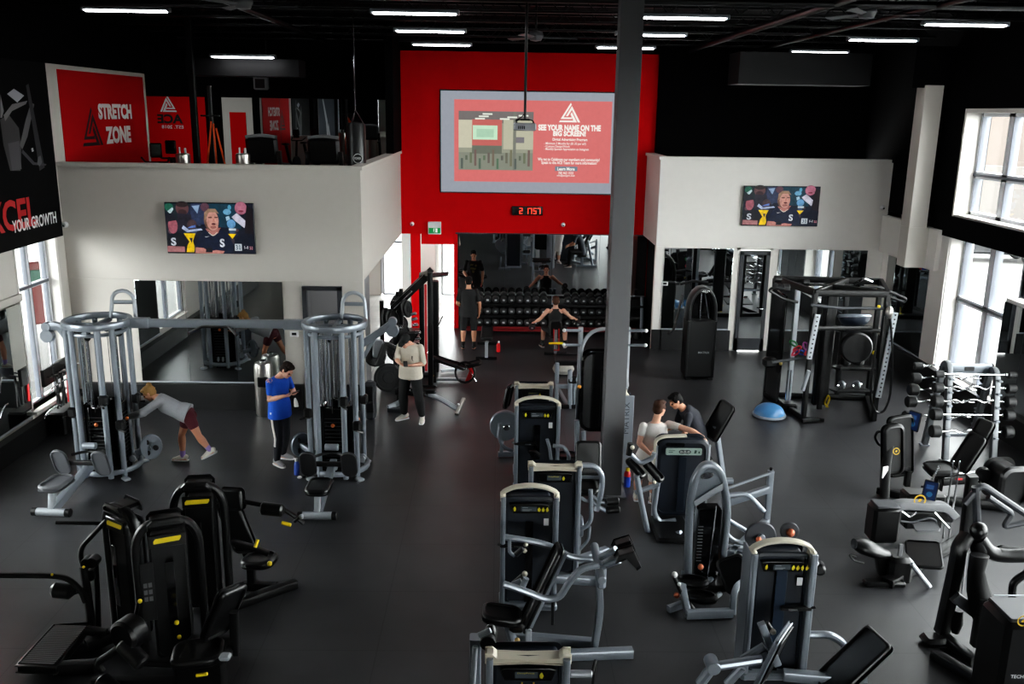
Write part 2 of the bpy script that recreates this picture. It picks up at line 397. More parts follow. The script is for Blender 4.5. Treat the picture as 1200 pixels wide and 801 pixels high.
# change-room door, standing open on a grey corridor
d = M(); d.box((-3.52, YL-.005, 1.18), (.09, .1, 2.36), .006); d.box((-2.88, YL-.005, 1.18), (.09, .1, 2.36), .006); d.box((-3.2, YL-.005, 2.33), (.73, .1, .08), .006)
d1 = struct(d, 'door_1', DGREY)
CORR = mat('corridor_grey', (140, 141, 142), .7)
walls('wall_corridor', [(-4.4, -2.62, 18.4, 18.5, 0, 2.4), (-3.9, -3.8, YL+.15, 18.4, 0, 2.4), (-2.72, -2.62, YL+.15, 18.4, 0, 2.4)], CORR)
wbox('ceiling_corridor', -3.9, -2.62, YL+.15, 18.5, 2.4, 2.46, WHITE)
# red wall with the passage to the lobby
walls('wall_back', [(-2.45, -1.95, YB, YB+.16, 2.46, 6.92), (-2.22, -1.98, YB, YB+.16, 0, 2.46), (-1.95, -1.12, YB, YB+.16, 2.2, 6.92), (-1.12, -1.0, YB, YB+.16, 0, 6.92), (-1.0, 3.95, YB, YB+.16, 0, 6.92)], REDW)
walls('wall_back_upper', [(-7.8, 9.1, YB, YB+.16, 6.92, 7.5)], BLACKW)
wbox('trim_4', -1.08, 3.85, YB-.02, YB, 2.47, 2.51, DGREY)
wbox('baseboard_back', -1.0, 3.9, YB-.05, YB, 0, .9, BASEM)
# lobby beyond
walls('wall_lobby', [(-6.5, -3.55, 27.6, 27.75, 0, 3), (-2.75, -2.3, 27.6, 27.75, 0, 3), (-2.3, -1.72, 25.2, 27.75, 0, 3), (-1.05, 1, 27.6, 27.75, 0, 3), (-1.0, -.9, YB+.2, 27.6, 0, 3), (-6.5, -6.4, 21.2, 27.6, 0, 3),
                     (-3.55, -1.05, 27.6, 27.75, 2.35, 3)], WHITE2)
walls('wall_lobby_post', [(-2.45, -2.23, YB, YB+.16, 0, 2.46)], WHITE2)
wbox('ceiling_lobby', -6.5, 1, YB+.16, 27.75, 3.0, 3.06, WHITE2)
wbox('floor_lobby_side', -6.4, -2.7, 18.6, 23.5, 0, .006, LOBF)
def glazed(name, p, ux, w, h, nx, zs, fw, fmat, dpt=.08):
    """window: frame and mullions as one structure, pane as a child"""
    p, ux = V(p), V(ux); uz = V((0, 0, 1)); q = M()
    def bar(a, b, wd):
        q.rbar([p+ux*a[0]+uz*a[1], p+ux*b[0]+uz*b[1]], wd, dpt, 0, .006, up=ux.cross(uz))
    for k in range(nx+1): bar((w*k/nx, 0), (w*k/nx, h), fw)
    for z in [0, h]+list(zs): bar((0, z), (w, z), fw*.8)
    o = struct(q, name, fmat)
    nrm = ux.cross(uz); e = M()
    for k in range(nx+1):
        for sg in (-1, 1): e.rbar([p+ux*(w*k/nx+sg*fw*.5)+nrm*.002*sg, p+ux*(w*k/nx+sg*fw*.5)+nrm*.002*sg+uz*h], .018, dpt*1.06, 0, .004, up=nrm)
    for z in zs: e.rbar([p+uz*z, p+ux*w+uz*z], .05, dpt*1.2, 0, .006, up=nrm)
    e.put('gasket', ALUD, o)
    g = M(); g.slab([(0, 0), (w, 0), (w, h), (0, h)], .012, p, ux, uz, .002); g.put('pane', GLASS, o)
    return o

ALU = mat('window_aluminium', (240, 243, 250), .4, .1); ALUD = mat('window_gasket', (92, 96, 104), .5, .2)
glazed('door_2', (-3.5, 27.62, .05), (1, 0, 0), .8, 2.28, 1, (1.6,), .09, ALU)
glazed('door_3', (-1.7, 27.62, .05), (1, 0, 0), .62, 2.28, 1, (1.6,), .09, ALU)
glazed('window_1', (XL-.2, 14.8, .5), (0, 1, 0), 1.3, 3.05, 2, (2.0,), .09, ALU)
glazed('window_4', (XL-.2, 10.22, .5), (0, 1, 0), 2.06, 3.05, 2, (2.0,), .12, ALU)
glazed('window_5', (XL-.2, 5.02, 4.0), (0, 1, 0), 1.16, 2.2, 1, (), .12, ALU)
glazed('window_8', (XL-.2, 12.32, 4.0), (0, 1, 0), .76, 2.2, 1, (), .08, ALU)
walls('trim_5', [(XL-.3, XL+.02, 14.72, 14.76, .45, 3.55), (XL-.3, XL+.02, 16.12, 16.2, .45, 3.55), (XL-.3, XL+.1, 14.7, 16.2, .44, .5)], WHITE2)
# right block
walls('wall_block_right', [(3.72, XR, YR, YR+.15, 2.5, 4.5), (3.72, 3.93, YR, YR+.15, 0, 2.5), (3.93, 5.62, YR, YR+.15, 0, 2.5), (6.5, XR, YR, YR+.15, 0, 2.5), (3.72, 3.86, YR+.15, YB, 2.5, 4.5),
                           (5.62, 5.72, YR, YR+.15, 0, 2.5), (6.42, 6.5, YR, YR+.15, 0, 2.5), (5.62, 6.5, YR, YR+.15, 2.44, 2.5)], WHITE2)
wbox('trim_6', 3.68, XR-.06, YR-.05, YR+.2, 4.5, 4.57, WHITE2)
wbox('trim_7', 3.68, 3.9, YR+.2, YB, 4.5, 4.57, WHITE2)
SPECK = floor_mat('speckled_baseboard', (26, 26, 27), (26, 26, 27), 5, .5, .8)
wbox('baseboard_block_right', 3.95, 5.6, YR-.06, YR, 0, .5, SPECK)
wbox('baseboard_block_right_corner', 6.6, XR-.02, YR-.06, YR, 0, .5, BASEM)
wbox('baseboard_pillar', 3.71, 3.95, YR-.03, YR, 0, .5, BASEM)
walls('wall_block_right_return', [(3.86, 3.93, YR+.15, YB, 0, 2.5)], BLACKW)
walls('wall_mezzanine_right_back', [(3.9, XR, 23.1, 23.4, 4.0, 7.5)], BLACKW)
wbox('floor_mezzanine_right', 3.86, XR, YR+.15, 23.1, 3.0, 3.3, BLACKW)
# grey glazed door
d = M()
for x in (5.76, 6.38): d.box((x, YR-.02, 1.2), (.09, .06, 2.4), .006)
for z, h in ((2.38, .1), (.17, .3)): d.box((6.07, YR-.02, z), (.71, .06, h), .006)
d4 = struct(d, 'door_4', DGREY)
g = M(); g.slab([(5.8, .3), (6.34, .3), (6.34, 2.34), (5.8, 2.34)], .012, (0, YR-.02, 0), (1, 0, 0), (0, 0, 1), .002); g.put('pane', MIRROR, d4)
h = M(); h.tube([(6.35, YR-.05, 1.05), (6.35, YR-.1, 1.05), (6.22, YR-.1, 1.05)], .014, 8, .02); h.put('handle', CHROME, d4)

# right wall, windows in two rows
WY0, WY1 = 4.0, 18.2
walls('wall_right', [(XR, XR+.5, WY1, 20.95, 0, .5), (XR-.02, XR+.5, WY1, 18.9, .5, 3.2), (XR, XR+.5, 18.9, 21.5, 0, 3.4), (XR, XR+.5, -9, WY0, 0, 3.2), (XR, XR+.5, WY0, WY1, 0, .36),
                     (XR, XR+.5, 13.65, 15.9, .36, 2.42), (XR-.12, XR+.5, 18.5, 21.3, 2.46, 3.3)], WHITE2)
walls('wall_right_upper', [(XR, XR+.5, -9, WY0, 3.2, 7.5), (XR, XR+.5, WY1, 23.3, 3.3, 7.5), (XR, XR+.5, WY0, WY1, 5.66, 7.5), (XR-.04, XR+.5, -9, 18.9, 3.2, 3.62)], BLACKW)
walls('trim_8', [(XR+.01, XR+.46, WY1-.02, WY1+.06, .36, 3.2), (XR-.02, XR+.46, WY1-.02, WY1+.04, 3.62, 5.7), (XR+.0, XR+.46, WY0, WY1, 3.58, 3.66), (XR-.01, XR+.46, WY0, WY1, 5.62, 5.7), (XR+.0, XR+.46, WY0, WY1, .32, .4)], WHITE2)
walls('column_wall', [(8.55, 8.92, 18.9, 19.3, 3.3, 6.15), (8.55, 9.1, 18.9, 19.3, 2.46, 3.3)], WHITE)
wbox('baseboard_right', XR-.14, XR, 3, 21.2, 0, .5, BASEM)
wbox('trim_9', 8.3, XR, 18.95, 19.0, 6.1, 6.9, BLACKW)
glazed('window_2', (XR+.36, WY1, 3.66), (0, -1, 0), 13.56, 1.96, 12, (.78,), .17, ALU, .15)
glazed('window_3', (XR+.36, WY1, .4), (0, -1, 0), 2.26, 2.8, 2, (1.55,), .17, ALU, .15)
glazed('window_9', (XR+.36, 15.9, 2.44), (0, -1, 0), 2.24, .76, 2, (), .17, ALU, .15)
glazed('window_added_right', (XR+.36, 13.65, .4), (0, -1, 0), 9.4, 2.8, 8, (1.55,), .17, ALU, .15)  # unseen bay added to keep daylight on the right side of the floor

# the steel column in the middle of the floor
c = M(); c.box((1.72, 12.55, 3.75), (.30, .02, 7.5), .003); c.box((1.72, 12.85, 3.75), (.30, .02, 7.5), .003); c.box((1.60, 12.7, 3.75), (.06, .3, 7.5), .003); c.box((1.84, 12.7, 3.75), (.06, .3, 7.5), .003); c.box((1.72, 12.7, .015), (.44, .44, .03), .004)
struct(c, 'column', COLM)
# duct run and dark bulkheads over the mezzanines
wbox('trim_10', -6.55, -4.2, 20.0, 20.7, 6.15, 6.5, mat('dark_duct', (20, 20, 22), .5, .4))
wbox('column_mezzanine', -6.33, -6.21, 19.4, 19.52, 3.3, 7.5, BLKM)
wbox('trim_11', 5.4, 8.4, 21.4, 22.4, 6.2, 6.9, mat('dark_bulkhead', (16, 16, 18), .6))

# behind the camera: the balcony it stands on, its parapet and the wall across from the mezzanine mirrors
walls('wall_balcony', [(XL, XR, -.45, -.3, 3.0, 4.35)], WHITE)
wbox('floor_balcony', XL, XR, -9, -.45, 3.0, 3.3, RUBBER)
walls('wall_front', [(XL, -6.2, -9.2, -9, 3.3, 7.5), (-3.2, XR, -9.2, -9, 3.3, 7.5)], WHITE2)
walls('wall_front_red', [(-6.2, -3.2, -9.2, -9, 3.3, 7.5)], REDW)
walls('wall_front_lower', [(XL, XR, -9.2, -9, 0, .3), (XL, 3, -9.2, -9, .3, 3.3), (3, XR, -9.2, -9, 2.95, 3.3)], WHITE)
glazed('window_added_front', (3, -9.1, .3), (1, 0, 0), 6.1, 2.65, 4, (2.0,), .1, ALU)  # unseen window added for fill light and floor sheen in the mirrors

# outdoors
SNOW = mat('pale_concrete', (80, 79, 77), .9, var=.06, scale=3)
g = M(); g.add([(9.7, -30, -.25), (120, -30, -.25), (120, 90, -.25), (9.7, 90, -.25)], [(0, 1, 2, 3)]); g.add([(-120, -30, -.25), (-8.3, -30, -.25), (-8.3, 90, -.25), (-120, 90, -.25)], [(0, 1, 2, 3)]); g.add([(-8.3, 27.9, -.25), (9.7, 27.9, -.25), (9.7, 90, -.25), (-8.3, 90, -.25)], [(0, 1, 2, 3)])
struct(g, 'ground_outside', SNOW, 0)
BEIGE = mat('beige_stucco', (71, 63, 58), .85, var=.03, scale=1); TEALG = mat('teal_glass', (28, 50, 45), .15, .0, var=.25, scale=.7); GREENB = mat('green_band', (47, 74, 33), .6); BRICK = mat('pale_brick', (74, 70, 67), .85)
# ------------------------------------------------------------------ outdoors things
b = thing('building', 'beige and teal glazed building across the lot, outside the right windows', 'building', (33, 56, -.25), R(-50))
q = M(); q.box((-6, 0, 5), (14, 6, 10), .05); q.put('facade', BEIGE, b)
q = M(); q.box((-6, -.2, 1.5), (14.1, 6, 3.2), .05); q.put('brick_base', BRICK, b)
q = M(); q.box((4.0, 0, 5.5), (6, 6.6, 11), .05); q.put('glass_front', TEALG, b)
q = M(); q.box((4.0, -3.5, 4.3), (6.2, .6, .9), .02); q.put('green_band', GREENB, b)
for x in (2.0, 4.2, 6.4):
    w = M(); w.box((x, -3.5, 2.0), (1.5, .2, 2.8), .02); wo = w.put('window', SNOW, b)
    p = M(); p.box((x-.36, -3.62, 2.0), (.6, .06, 2.4), .01); p.box((x+.36, -3.62, 2.0), (.6, .06, 2.4), .01); p.put('pane', TEALG, wo)
q = M(); q.box((-4.2, -3.1, 8.2), (4.6, .3, 1.6), .05); q.put('window', TEALG, b)
q = M(); q.rbar([(-7.5, -3.3, 7.2), (-5, -3.3, 7.8), (-3, -3.3, 9.2), (-1.2, -3.3, 9.6)], .5, .4, .6); q.put('curved_canopy', BRICK, b)
q = M(); q.box((-6, 0, 10.2), (14.4, 6.4, .5), .05); q.put('roof', BRICK, b)
CARP = mat('dark_car_paint', (12, 14, 18), .3, .3, coat=.3)
car = thing('car', 'dark suv parked outside the right windows', 'car', (20.6, 38.0, -.25), R(-12))
out = [(-2.3, .35), (2.25, .35), (2.35, .75), (2.2, 1.02), (1.25, 1.12), (.75, 1.62), (-1.9, 1.68), (-2.3, 1.1)]
q = M(); q.slab(out, 1.8, (0, 0, 0), (1, 0, 0), (0, 0, 1), .12); q.put('body', CARP, car)
q = M()
for s in (-1, 1): q.slab([(-1.7, 1.1), (1.0, 1.1), (.65, 1.52), (-1.7, 1.56)], .02, (0, s*.9, 0), (1, 0, 0), (0, 0, 1), .005)
q.put('window', GLOSSB, car)
for x in (-1.45, 1.45):
    for s in (-1, 1):
        q = M(); q.cyl((x, s*.72, .36), (x, s*.93, .36), .36, 20, .05); w = q.put('wheel', BLKP, car); q = M(); q.cyl((x, s*.925, .36), (x, s*.945, .36), .22, 14, .01); q.put('rim', STEEL, w)
q = M(); q.box((2.33, 0, .8), (.06, 1.5, .12), .02); q.put('headlight', WHITEP, car)
sg = thing('street_sign', 'red and teal sign panel outside the slim left window', 'sign', (-11.4, 23, -.25), R(40))
q = M(); q.box((0, 0, 1.15), (1.0, .12, 1.6), .04); q.put('panel', mat('faded_red', (87, 26, 24), .6), sg)
q = M(); q.box((0, -.07, 1.6), (.9, .05, .3), .02); q.put('teal_stripe', mat('teal_print', (30, 72, 58), .6), sg)
q = M(); q.cyl((-.5, 0, 0), (-.5, 0, .6), .05); q.cyl((.5, 0, 0), (.5, 0, .6), .05); q.put('post', DGREY, sg)

# ------------------------------------------------------------------ ceiling
LEDW = G((250, 252, 255), 14)
def strip(name_label, x, y, z, L=1.34, e=1.0):
    t = thing('strip_light', name_label, 'ceiling light', (x, y, z), 0, 'ceiling strip lights')
    q = M(); q.box((0, 0, .045), (L, .13, .05), .01)
    for s in (-1, 1): q.box((s*(L/2-.02), 0, .03), (.04, .14, .06), .008)
    q.put('housing', LGREY, t)
    q = M(); q.box((0, 0, .008), (L-.1, .1, .03), .01); q.put('diffuser', LEDW, t)
    for s in (-1, 1): q = M(); q.tube([(s*L*.35, 0, .07), (s*L*.35, 0, 7.5-z)], .006, 5); q.put('hanger', BLKM, t)
    l = bpy.data.lights.new('strip_lamp', 'AREA'); l.shape = 'RECTANGLE'; l.size = L-.12; l.size_y = .1; l.energy = 8*e; l.color = (1, .985, .96)
    lo = bpy.data.objects.new('strip_lamp', l); COL.objects.link(lo); lo.location = (x, y, z-.02)
    return t
wh = {14.5: 'front', 17.65: 'middle', 21.15: 'back'}
for cx, nm in ((-1.28, 'left of the projector pole'), (2.78, 'crossing the grey steel column'), (7.2, 'above the right block')):
    for y in (14.5, 17.65, 21.15):
        yy = y+(.32 if cx > 7 else 0)
        strip('bright %s strip light of the three hung %s' % ({14.5: 'first', 17.65: 'second', 21.15: 'third and farthest'}[y], nm), cx, yy, 6.9, 1.34, .3 if y > 21 else .8 if y > 16 else 1.0)
strip('bright strip light hung over the black banner', -5.7, 14.82, 6.9)
p = aty(291, 69, 20); strip('strip light below the dark duct over the left mezzanine', p.x, 19.6, p.z-.0, 1.34, .6)
def ceiling_fan(p, label, rz):
    t = thing('ceiling_fan', label, 'fan', p, rz, 'ceiling fans')
    q = M(); q.cyl((0, 0, 0), (0, 0, 7.5-p[2]), .02, 8); q.put('rod', BLKM, t)
    q = M(); q.lathe([(0, -.1), (.1, -.08), (.14, 0), (.12, .07), (0, .1)], (0, 0, 0)); q.put('motor', GREYP, t)
    for k in range(3):
        a = 2*PI*k/3; d = V((math.cos(a), math.sin(a), 0)); e = V((-d.y, d.x, .25))
        q = M(); q.slab([(.1, -.04), (.75, -.07), (.78, .0), (.75, .07), (.1, .04)], .012, (0, 0, -.03), d, e, .004); q.put('blade', GREYP, t)
ceiling_fan(at(628, 42, 6.85), 'ceiling fan above the projector screen', R(8))
ceiling_fan(at(1016, 14, 6.95), 'ceiling fan beside the right rows of strip lights', R(-6))
ceiling_fan(at(285, 3, 6.95), 'ceiling fan above the left mezzanine edge', R(4))
# projector on its pole
p = aty(615, 147, 15.0)
t = thing('projector', 'white ceiling projector hung on a long black pole before the red wall', 'projector', p, 0)
q = M(); q.box((0, 0, -.02), (.36, .3, .12), .02); q.put('case', mat('projector_case', (168, 170, 176), .45), t)
q = M(); q.cyl((0, 0, .1), (0, 0, 7.5-p.z), .022, 10); q.put('pole', BLKM, t)
q = M(); q.box((0, 0, .09), (.16, .14, .03), .006)
for sx in (-1, 1):
    for sy in (-1, 1): q.tube([(sx*.05, sy*.05, .1), (sx*.13, sy*.1, .075), (sx*.14, sy*.11, .03)], .01, 6, .02)
q.tube([(0, 0, .2), (-.06, -.05, .12), (-.16, -.1, .08), (-.12, -.12, .04)], .008, 6, .05); q.put('bracket', BLKM, t)
q = M(); q.cyl((.07, .14, -.02), (.07, .17, -.02), .045, 16); q.put('lens', GLOSSB, t)
q = M()
for k in range(4): q.box((-.1+.03*k, -.151, -.03), (.018, .004, .05), .001)
q.put('port', BLKP, t)

# ------------------------------------------------------------------ red wall: screen, clock, signs
Y0 = YB-.05
def UV(px, py, y=Y0): p_ = aty(px, py, y); return p_.x, p_.z
sx0, sz1 = UV(515, 104.5); sx1, sz0 = 2.93, UV(612, 227)[1]
t = thing('projection_screen', 'wide pale projection screen showing a coral advert on the red wall', 'screen', ((sx0+sx1)/2, YB-.03, sz0), 0, world=True)
q = M(); q.box(((sx0+sx1)/2, YB-.025, (sz0+sz1)/2), (sx1-sx0, .045, sz1-sz0), .006); q.put('border', BLKP, t)
pc = Pic((0, YB-.0485, 0), (1, 0, 0), (0, 0, 1), .85)
pc.rect(sx0+.03, sz0+.03, sx1-.03, sz1-.03, (150, 155, 165))
def zr(x, y): return UV(450+x/3.636, 40+y/3.636)      # advert layout
ax0, az1 = zr(299, 277); ax1 = 2.79; az0 = zr(600, 630)[1]
pc.rect(ax0, az0, ax1, az1, (216, 112, 110))
fx0, fz1 = zr(318, 326); fx1, fz0 = zr(633, 581)
def fr(a, b): return fx0+(fx1-fx0)*a, fz0+(fz1-fz0)*b
def frect(a, b, c, d, col): pc.rect(*fr(a, b), *fr(c, d), col)
frect(0, 0, 1, 1, (150, 152, 134)); frect(0, .8, 1, 1, (118, 112, 110)); frect(0, .38, .18, .85, (200, 196, 172)); frect(.18, .4, .58, .86, (196, 104, 98)); frect(.6, .36, 1, .86, (186, 184, 160))
frect(.19, .52, .52, .76, (196, 232, 200)); frect(.24, .56, .47, .7, (170, 208, 178)); frect(.76, .47, .88, .57, (120, 116, 120))
frect(0, 0, 1, .3, (132, 136, 122)); frect(.18, .28, .58, .42, (108, 112, 100)); frect(.73, 0, .77, 1, (120, 122, 112))
for k in range(16): frect(.03+.06*k, .02+.05*((k*7) % 4), .06+.06*k, .2+.05*((k*5) % 4), (88+9*(k % 4), 96+8*(k % 3), 90))
for a, b in ((.32, .94), (.27, .9), (.22, .86), (.55, .86), (.65, .89), (.8, .92)): frect(a, b, a+.13, b+.025, (236, 240, 226))
cx, _ = zr(789, 500); W_ = (252, 246, 238)
a, b_ = zr(745, 375); c_, d_ = zr(838, 293); pc.logo(a, b_, c_-a, d_-b_, W_)
def adtext(s, x0, x1, y0, y1, bold=.03, col=W_):
    a, b = zr(x0, y1); c, d = zr(x1, y0); pc.text(s, a, b, c-a, d-b, col, bold)
adtext('SEE YOUR NAME ON THE', 657, 924, 388, 410, .05); adtext('BIG SCREEN!', 720, 860, 413, 434, .05)
adtext('Digital Advertising Program', 718, 866, 444, 457, .02)
adtext('- Minimum 3 Months for ($1.33 per ad!)', 682, 860, 462, 472, .01); adtext('- Custom Design/Work', 682, 792, 474, 484, .01); adtext('- Monthly Sponsor Appreciation on Instagram', 682, 872, 486, 496, .01)
adtext('We get to Celebrate our members and community!', 655, 918, 529, 542, .02); adtext('Speak to the ACE Team for more information!', 670, 906, 543, 556, .02)
a, b_ = zr(728, 582); c_, d_ = zr(824, 564); pc.rect(a, b_, c_, d_, (112, 130, 142)); adtext('Learn More', 738, 812, 567, 580, .03)
adtext('780 462 1533', 742, 806, 586, 596, .01); adtext('info@acegym.club', 736, 812, 598, 607, .01)
pc.put('picture', t)
# race clock
a, z1 = UV(600, 241.3); c_, z0 = UV(636, 252.5)
t = thing('digital_clock', 'black digital wall clock with red digits under the projection screen', 'clock', ((a+c_)/2, YB-.04, z0), 0, world=True)
q = M(); q.box(((a+c_)/2, YB-.04, (z0+z1)/2), (c_-a, .07, z1-z0), .01); q.put('case', GLOSSB, t)
pc = Pic((0, YB-.077, 0), (1, 0, 0), (0, 0, 1), 2.2)
SEG = {'2': 'abged', '1': 'bc', '7': 'abc', '5': 'afgcd'}
def digit(ch, x, z, w, h):
    s = .008; L = {'a': (0, h, w, h), 'd': (0, 0, w, 0), 'g': (0, h/2, w, h/2), 'f': (0, h/2, 0, h), 'b': (w, h/2, w, h), 'e': (0, 0, 0, h/2), 'c': (w, 0, w, h/2)}
    pc.many([[(x+x0-s, z+y0-s), (x+x1+s, z+y0-s), (x+x1+s, z+y1+s), (x+x0-s, z+y1+s)] for x0, y0, x1, y1 in (L[k] for k in SEG[ch])], (255, 66, 44))
cw = c_-a
for ch, u in zip('21757', (.25, .44, .555, .7, .83)): digit(ch, a+cw*u, z0+.05, cw*.08, z1-z0-.1)
pc.put('digits', t)
# running-man exit sign
a, z1 = UV(501.5, 259.5); c_, z0 = UV(517, 274.5)
t = thing('exit_sign', 'white exit sign with green running figure above the passage in the red wall', 'sign', ((a+c_)/2, YB-.04, z0), 0, world=True)
q = M(); q.box(((a+c_)/2, YB-.04, (z0+z1)/2), (c_-a, .07, z1-z0), .012); q.put('case', WHITEP, t)
pc = Pic((0, YB-.077, 0), (1, 0, 0), (0, 0, 1), .9)
w, h = c_-a, z1-z0
pc.rect(a+.02, z0+.03, c_-.02, z0+h*.52, (16, 128, 62)); pc.rect(a+w*.42, z0+.05, a+w*.72, z0+h*.48, (226, 240, 230)); pc.ell(a+w*.53, z0+h*.42, .018, .018, (16, 128, 62), 10)
pc.poly([(a+w*.48, z0+h*.36), (a+w*.58, z0+h*.36), (a+w*.56, z0+h*.2), (a+w*.66, z0+h*.1), (a+w*.6, z0+h*.08), (a+w*.5, z0+h*.2), (a+w*.4, z0+h*.1), (a+w*.38, z0+h*.14), (a+w*.47, z0+h*.24)], (16, 128, 62))
pc.put('pictogram', t)
def wall_camera(p, n, label):
    t = thing('security_camera', label, 'camera', p, 0)
    n = V(n); q = M(); q.cyl((0, 0, 0), tuple(n*.03), .055, 14); q.put('mount', WHITEP, t)
    q = M(); q.ball(tuple(n*.05), .05, 12); q.put('dome', WHITEP, t)
    q = M(); q.ball(tuple(n*.085+V((0, 0, -.012))), .022, 10); q.put('lens', GLOSSB, t)
p = aty(483, 262, YB); wall_camera(p, (0, -1, 0), 'small white dome camera at the left edge of the red wall')
p = aty(660, 263, YB); wall_camera(p, (0, -1, 0), 'small dome camera on the red wall just above the wide mirror')
p = aty(77, 263, YL); wall_camera(p, (0, -1, 0), 'small white camera on the left block beside the black banner')
p = aty(1034, 243, YR); wall_camera(p, (0, -1, 0), 'small white camera at the right end of the right block')
def thermostat(p, label):
    t = thing('thermostat', label, 'thermostat', p, 0); q = M(); q.box((0, -.012, 0), (.16, .024, .1), .006); q.put('case', WHITEP, t)
    q = M(); q.box((0, -.026, .005), (.085, .004, .05), .001); q.put('display', BLKP, t)
thermostat(aty(345, 391, YL), 'white thermostat on the left block beside the change-room door')
thermostat(aty(779, 332, YR), 'white thermostat on the narrow white pillar right of the red wall')

# ------------------------------------------------------------------ televisions
MOTTLE[0] = .5
def television(x0, x1, z0, z1, y, label):
    t = thing('television', label, 'television', ((x0+x1)/2, y, z0), 0, world=True)
    q = M(); q.box(((x0+x1)/2, y-.06, (z0+z1)/2), (x1-x0, .05, z1-z0), .006); q.put('bezel', GLOSSB, t)
    q = M(); q.box(((x0+x1)/2, y-.017, (z0+z1)/2), (.5, .034, .4), .004); q.put('wall_bracket', BLKM, t)
    w, h = x1-x0-.03, z1-z0-.03; pc = Pic((x0+.015, y-.0855, z0+.015), (1, 0, 0), (0, 0, 1), .72, .0004)
    rt = random.Random(5)
    def E(x, y_, rx, ry, c, rot=0): pc.ell(w*x, h*y_, w*rx, h*ry, c, 18, rot)
    def Pl(pts, c): pc.poly([(w*min(1, max(0, a)), h*min(1, max(0, b))) for a, b in pts], c)
    pc.rect(0, 0, w, h, (26, 30, 44))
    for k in range(70):
        c = rt.choice(((40, 46, 66), (52, 44, 52), (30, 54, 66), (66, 58, 66), (24, 28, 40), (84, 66, 72), (58, 76, 100), (34, 40, 60)))
        E(rt.uniform(.04, .96), rt.uniform(.1, .92), rt.uniform(.015, .045), rt.uniform(.03, .08), c, rt.uniform(0, 180))
    Pl([(.5, .55), (.86, .5), (.86, 1), (.5, 1)], (22, 58, 74)); Pl([(0, .6), (.2, .6), (.3, 1), (0, 1)], (24, 38, 44)); Pl([(.28, .55), (.5, .6), (.46, 1), (.3, 1)], (48, 58, 86))
    E(.05, .92, .05, .08, (30, 96, 76)); Pl([(.03, .84), (.09, .92), (.1, .88), (.06, .78)], (190, 216, 220)); E(.2, .9, .075, .14, (96, 66, 68)); E(.2, .98, .07, .06, (44, 34, 36)); E(.2, .82, .05, .06, (60, 40, 44))
    Pl([(.12, .45), (.3, .45), (.3, .78), (.14, .8)], (40, 38, 50)); Pl([(.31, .95), (.4, .97), (.37, .8)], (140, 166, 200)); E(.46, .93, .05, .09, (92, 62, 74))
    E(.08, .55, .055, .16, (162, 92, 104)); Pl([(.0, .62), (.12, .66), (.1, .8), (.0, .8)], (30, 32, 42)); E(.3, .58, .055, .1, (74, 58, 62))
    Pl([(.18, .5), (.24, .42), (.42, .47), (.4, .5), (.26, .47), (.2, .56)], (176, 190, 222)); Pl([(.24, .5), (.34, .52), (.34, .57), (.28, .54)], (92, 124, 200))
    E(.71, .84, .045, .06, (110, 170, 206)); E(.74, .93, .02, .05, (90, 160, 190)); E(.75, .6, .05, .09, (104, 158, 206)); Pl([(.7, .66), (.74, .7), (.73, .76), (.69, .74)], (170, 206, 226)); Pl([(.72, .47), (.8, .47), (.8, .51), (.72, .51)], (206, 222, 232))
    E(.87, .92, .07, .13, (178, 108, 128)); Pl([(.76, .74), (.82, .82), (.92, .66), (.9, .52), (.8, .66)], (206, 204, 220)); E(.87, .86, .03, .02, (120, 50, 66)); Pl([(.94, .98), (1, .9), (1, .3), (.9, .4), (.92, .8)], (30, 22, 28))
    Pl([(.04, 0), (.0, .3), (.12, .42), (.3, .36), (.32, 0)], (20, 22, 32)); Pl([(0, .02), (.0, .14), (.2, .13), (.2, .02)], (168, 112, 114))
    Y_ = (250, 206, 14)
    Pl([(.2, .4), (.335, .4), (.3, .25), (.315, .1), (.31, .02), (.22, .02), (.235, .16), (.26, .23)], Y_); Pl([(.26, .31), (.3, .31), (.285, .2)], (38, 40, 60)); Pl([(.71, .4), (.8, .4), (.755, .3)], Y_)
    # the player in the middle
    Pl([(.3, 0), (.34, .22), (.42, .42), (.5, .5), (.6, .5), (.7, .42), (.76, .2), (.76, 0)], (18, 28, 52)); Pl([(.45, .5), (.5, .38), (.58, .38), (.63, .52)], (168, 110, 104)); E(.54, .39, .075, .09, (22, 30, 52)); Pl([(.47, .55), (.6, .55), (.6, .42), (.54, .36), (.49, .42)], (176, 114, 106))
    E(.525, .68, .085, .22, (112, 84, 70)); E(.54, .66, .07, .2, (204, 146, 132)); Pl([(.45, .82), (.5, .9), (.58, .9), (.62, .8), (.57, .83), (.5, .83), (.47, .7), (.45, .66)], (150, 122, 100))
    Pl([(.49, .735), (.535, .74), (.535, .715), (.495, .71)], (96, 64, 58)); Pl([(.565, .745), (.605, .74), (.6, .715), (.565, .715)], (96, 64, 58)); Pl([(.545, .71), (.56, .71), (.57, .64), (.54, .64)], (180, 118, 106)); E(.55, .595, .024, .022, (96, 38, 46)); E(.545, .53, .035, .03, (150, 96, 88))
    for k in range(9): E(.49+.0115*k, .42-.055*math.sin(PI*k/8), .006, .009, (226, 222, 206))
    pc.text('S', w*.61, h*.13, w*.055, h*.17, (224, 230, 240), .03); pc.text('S', w*.05, h*.15, w*.06, h*.16, (206, 212, 224), .03)
    Pl([(.44, .345), (.455, .325), (.5, .35), (.455, .34)], (230, 232, 236)); Pl([(.32, .0), (.33, .12), (.42, .11), (.48, .04), (.56, .07), (.66, .05), (.64, 0)], (190, 126, 116)); Pl([(.44, .02), (.45, .11), (.52, .11), (.52, .02)], (20, 20, 30))
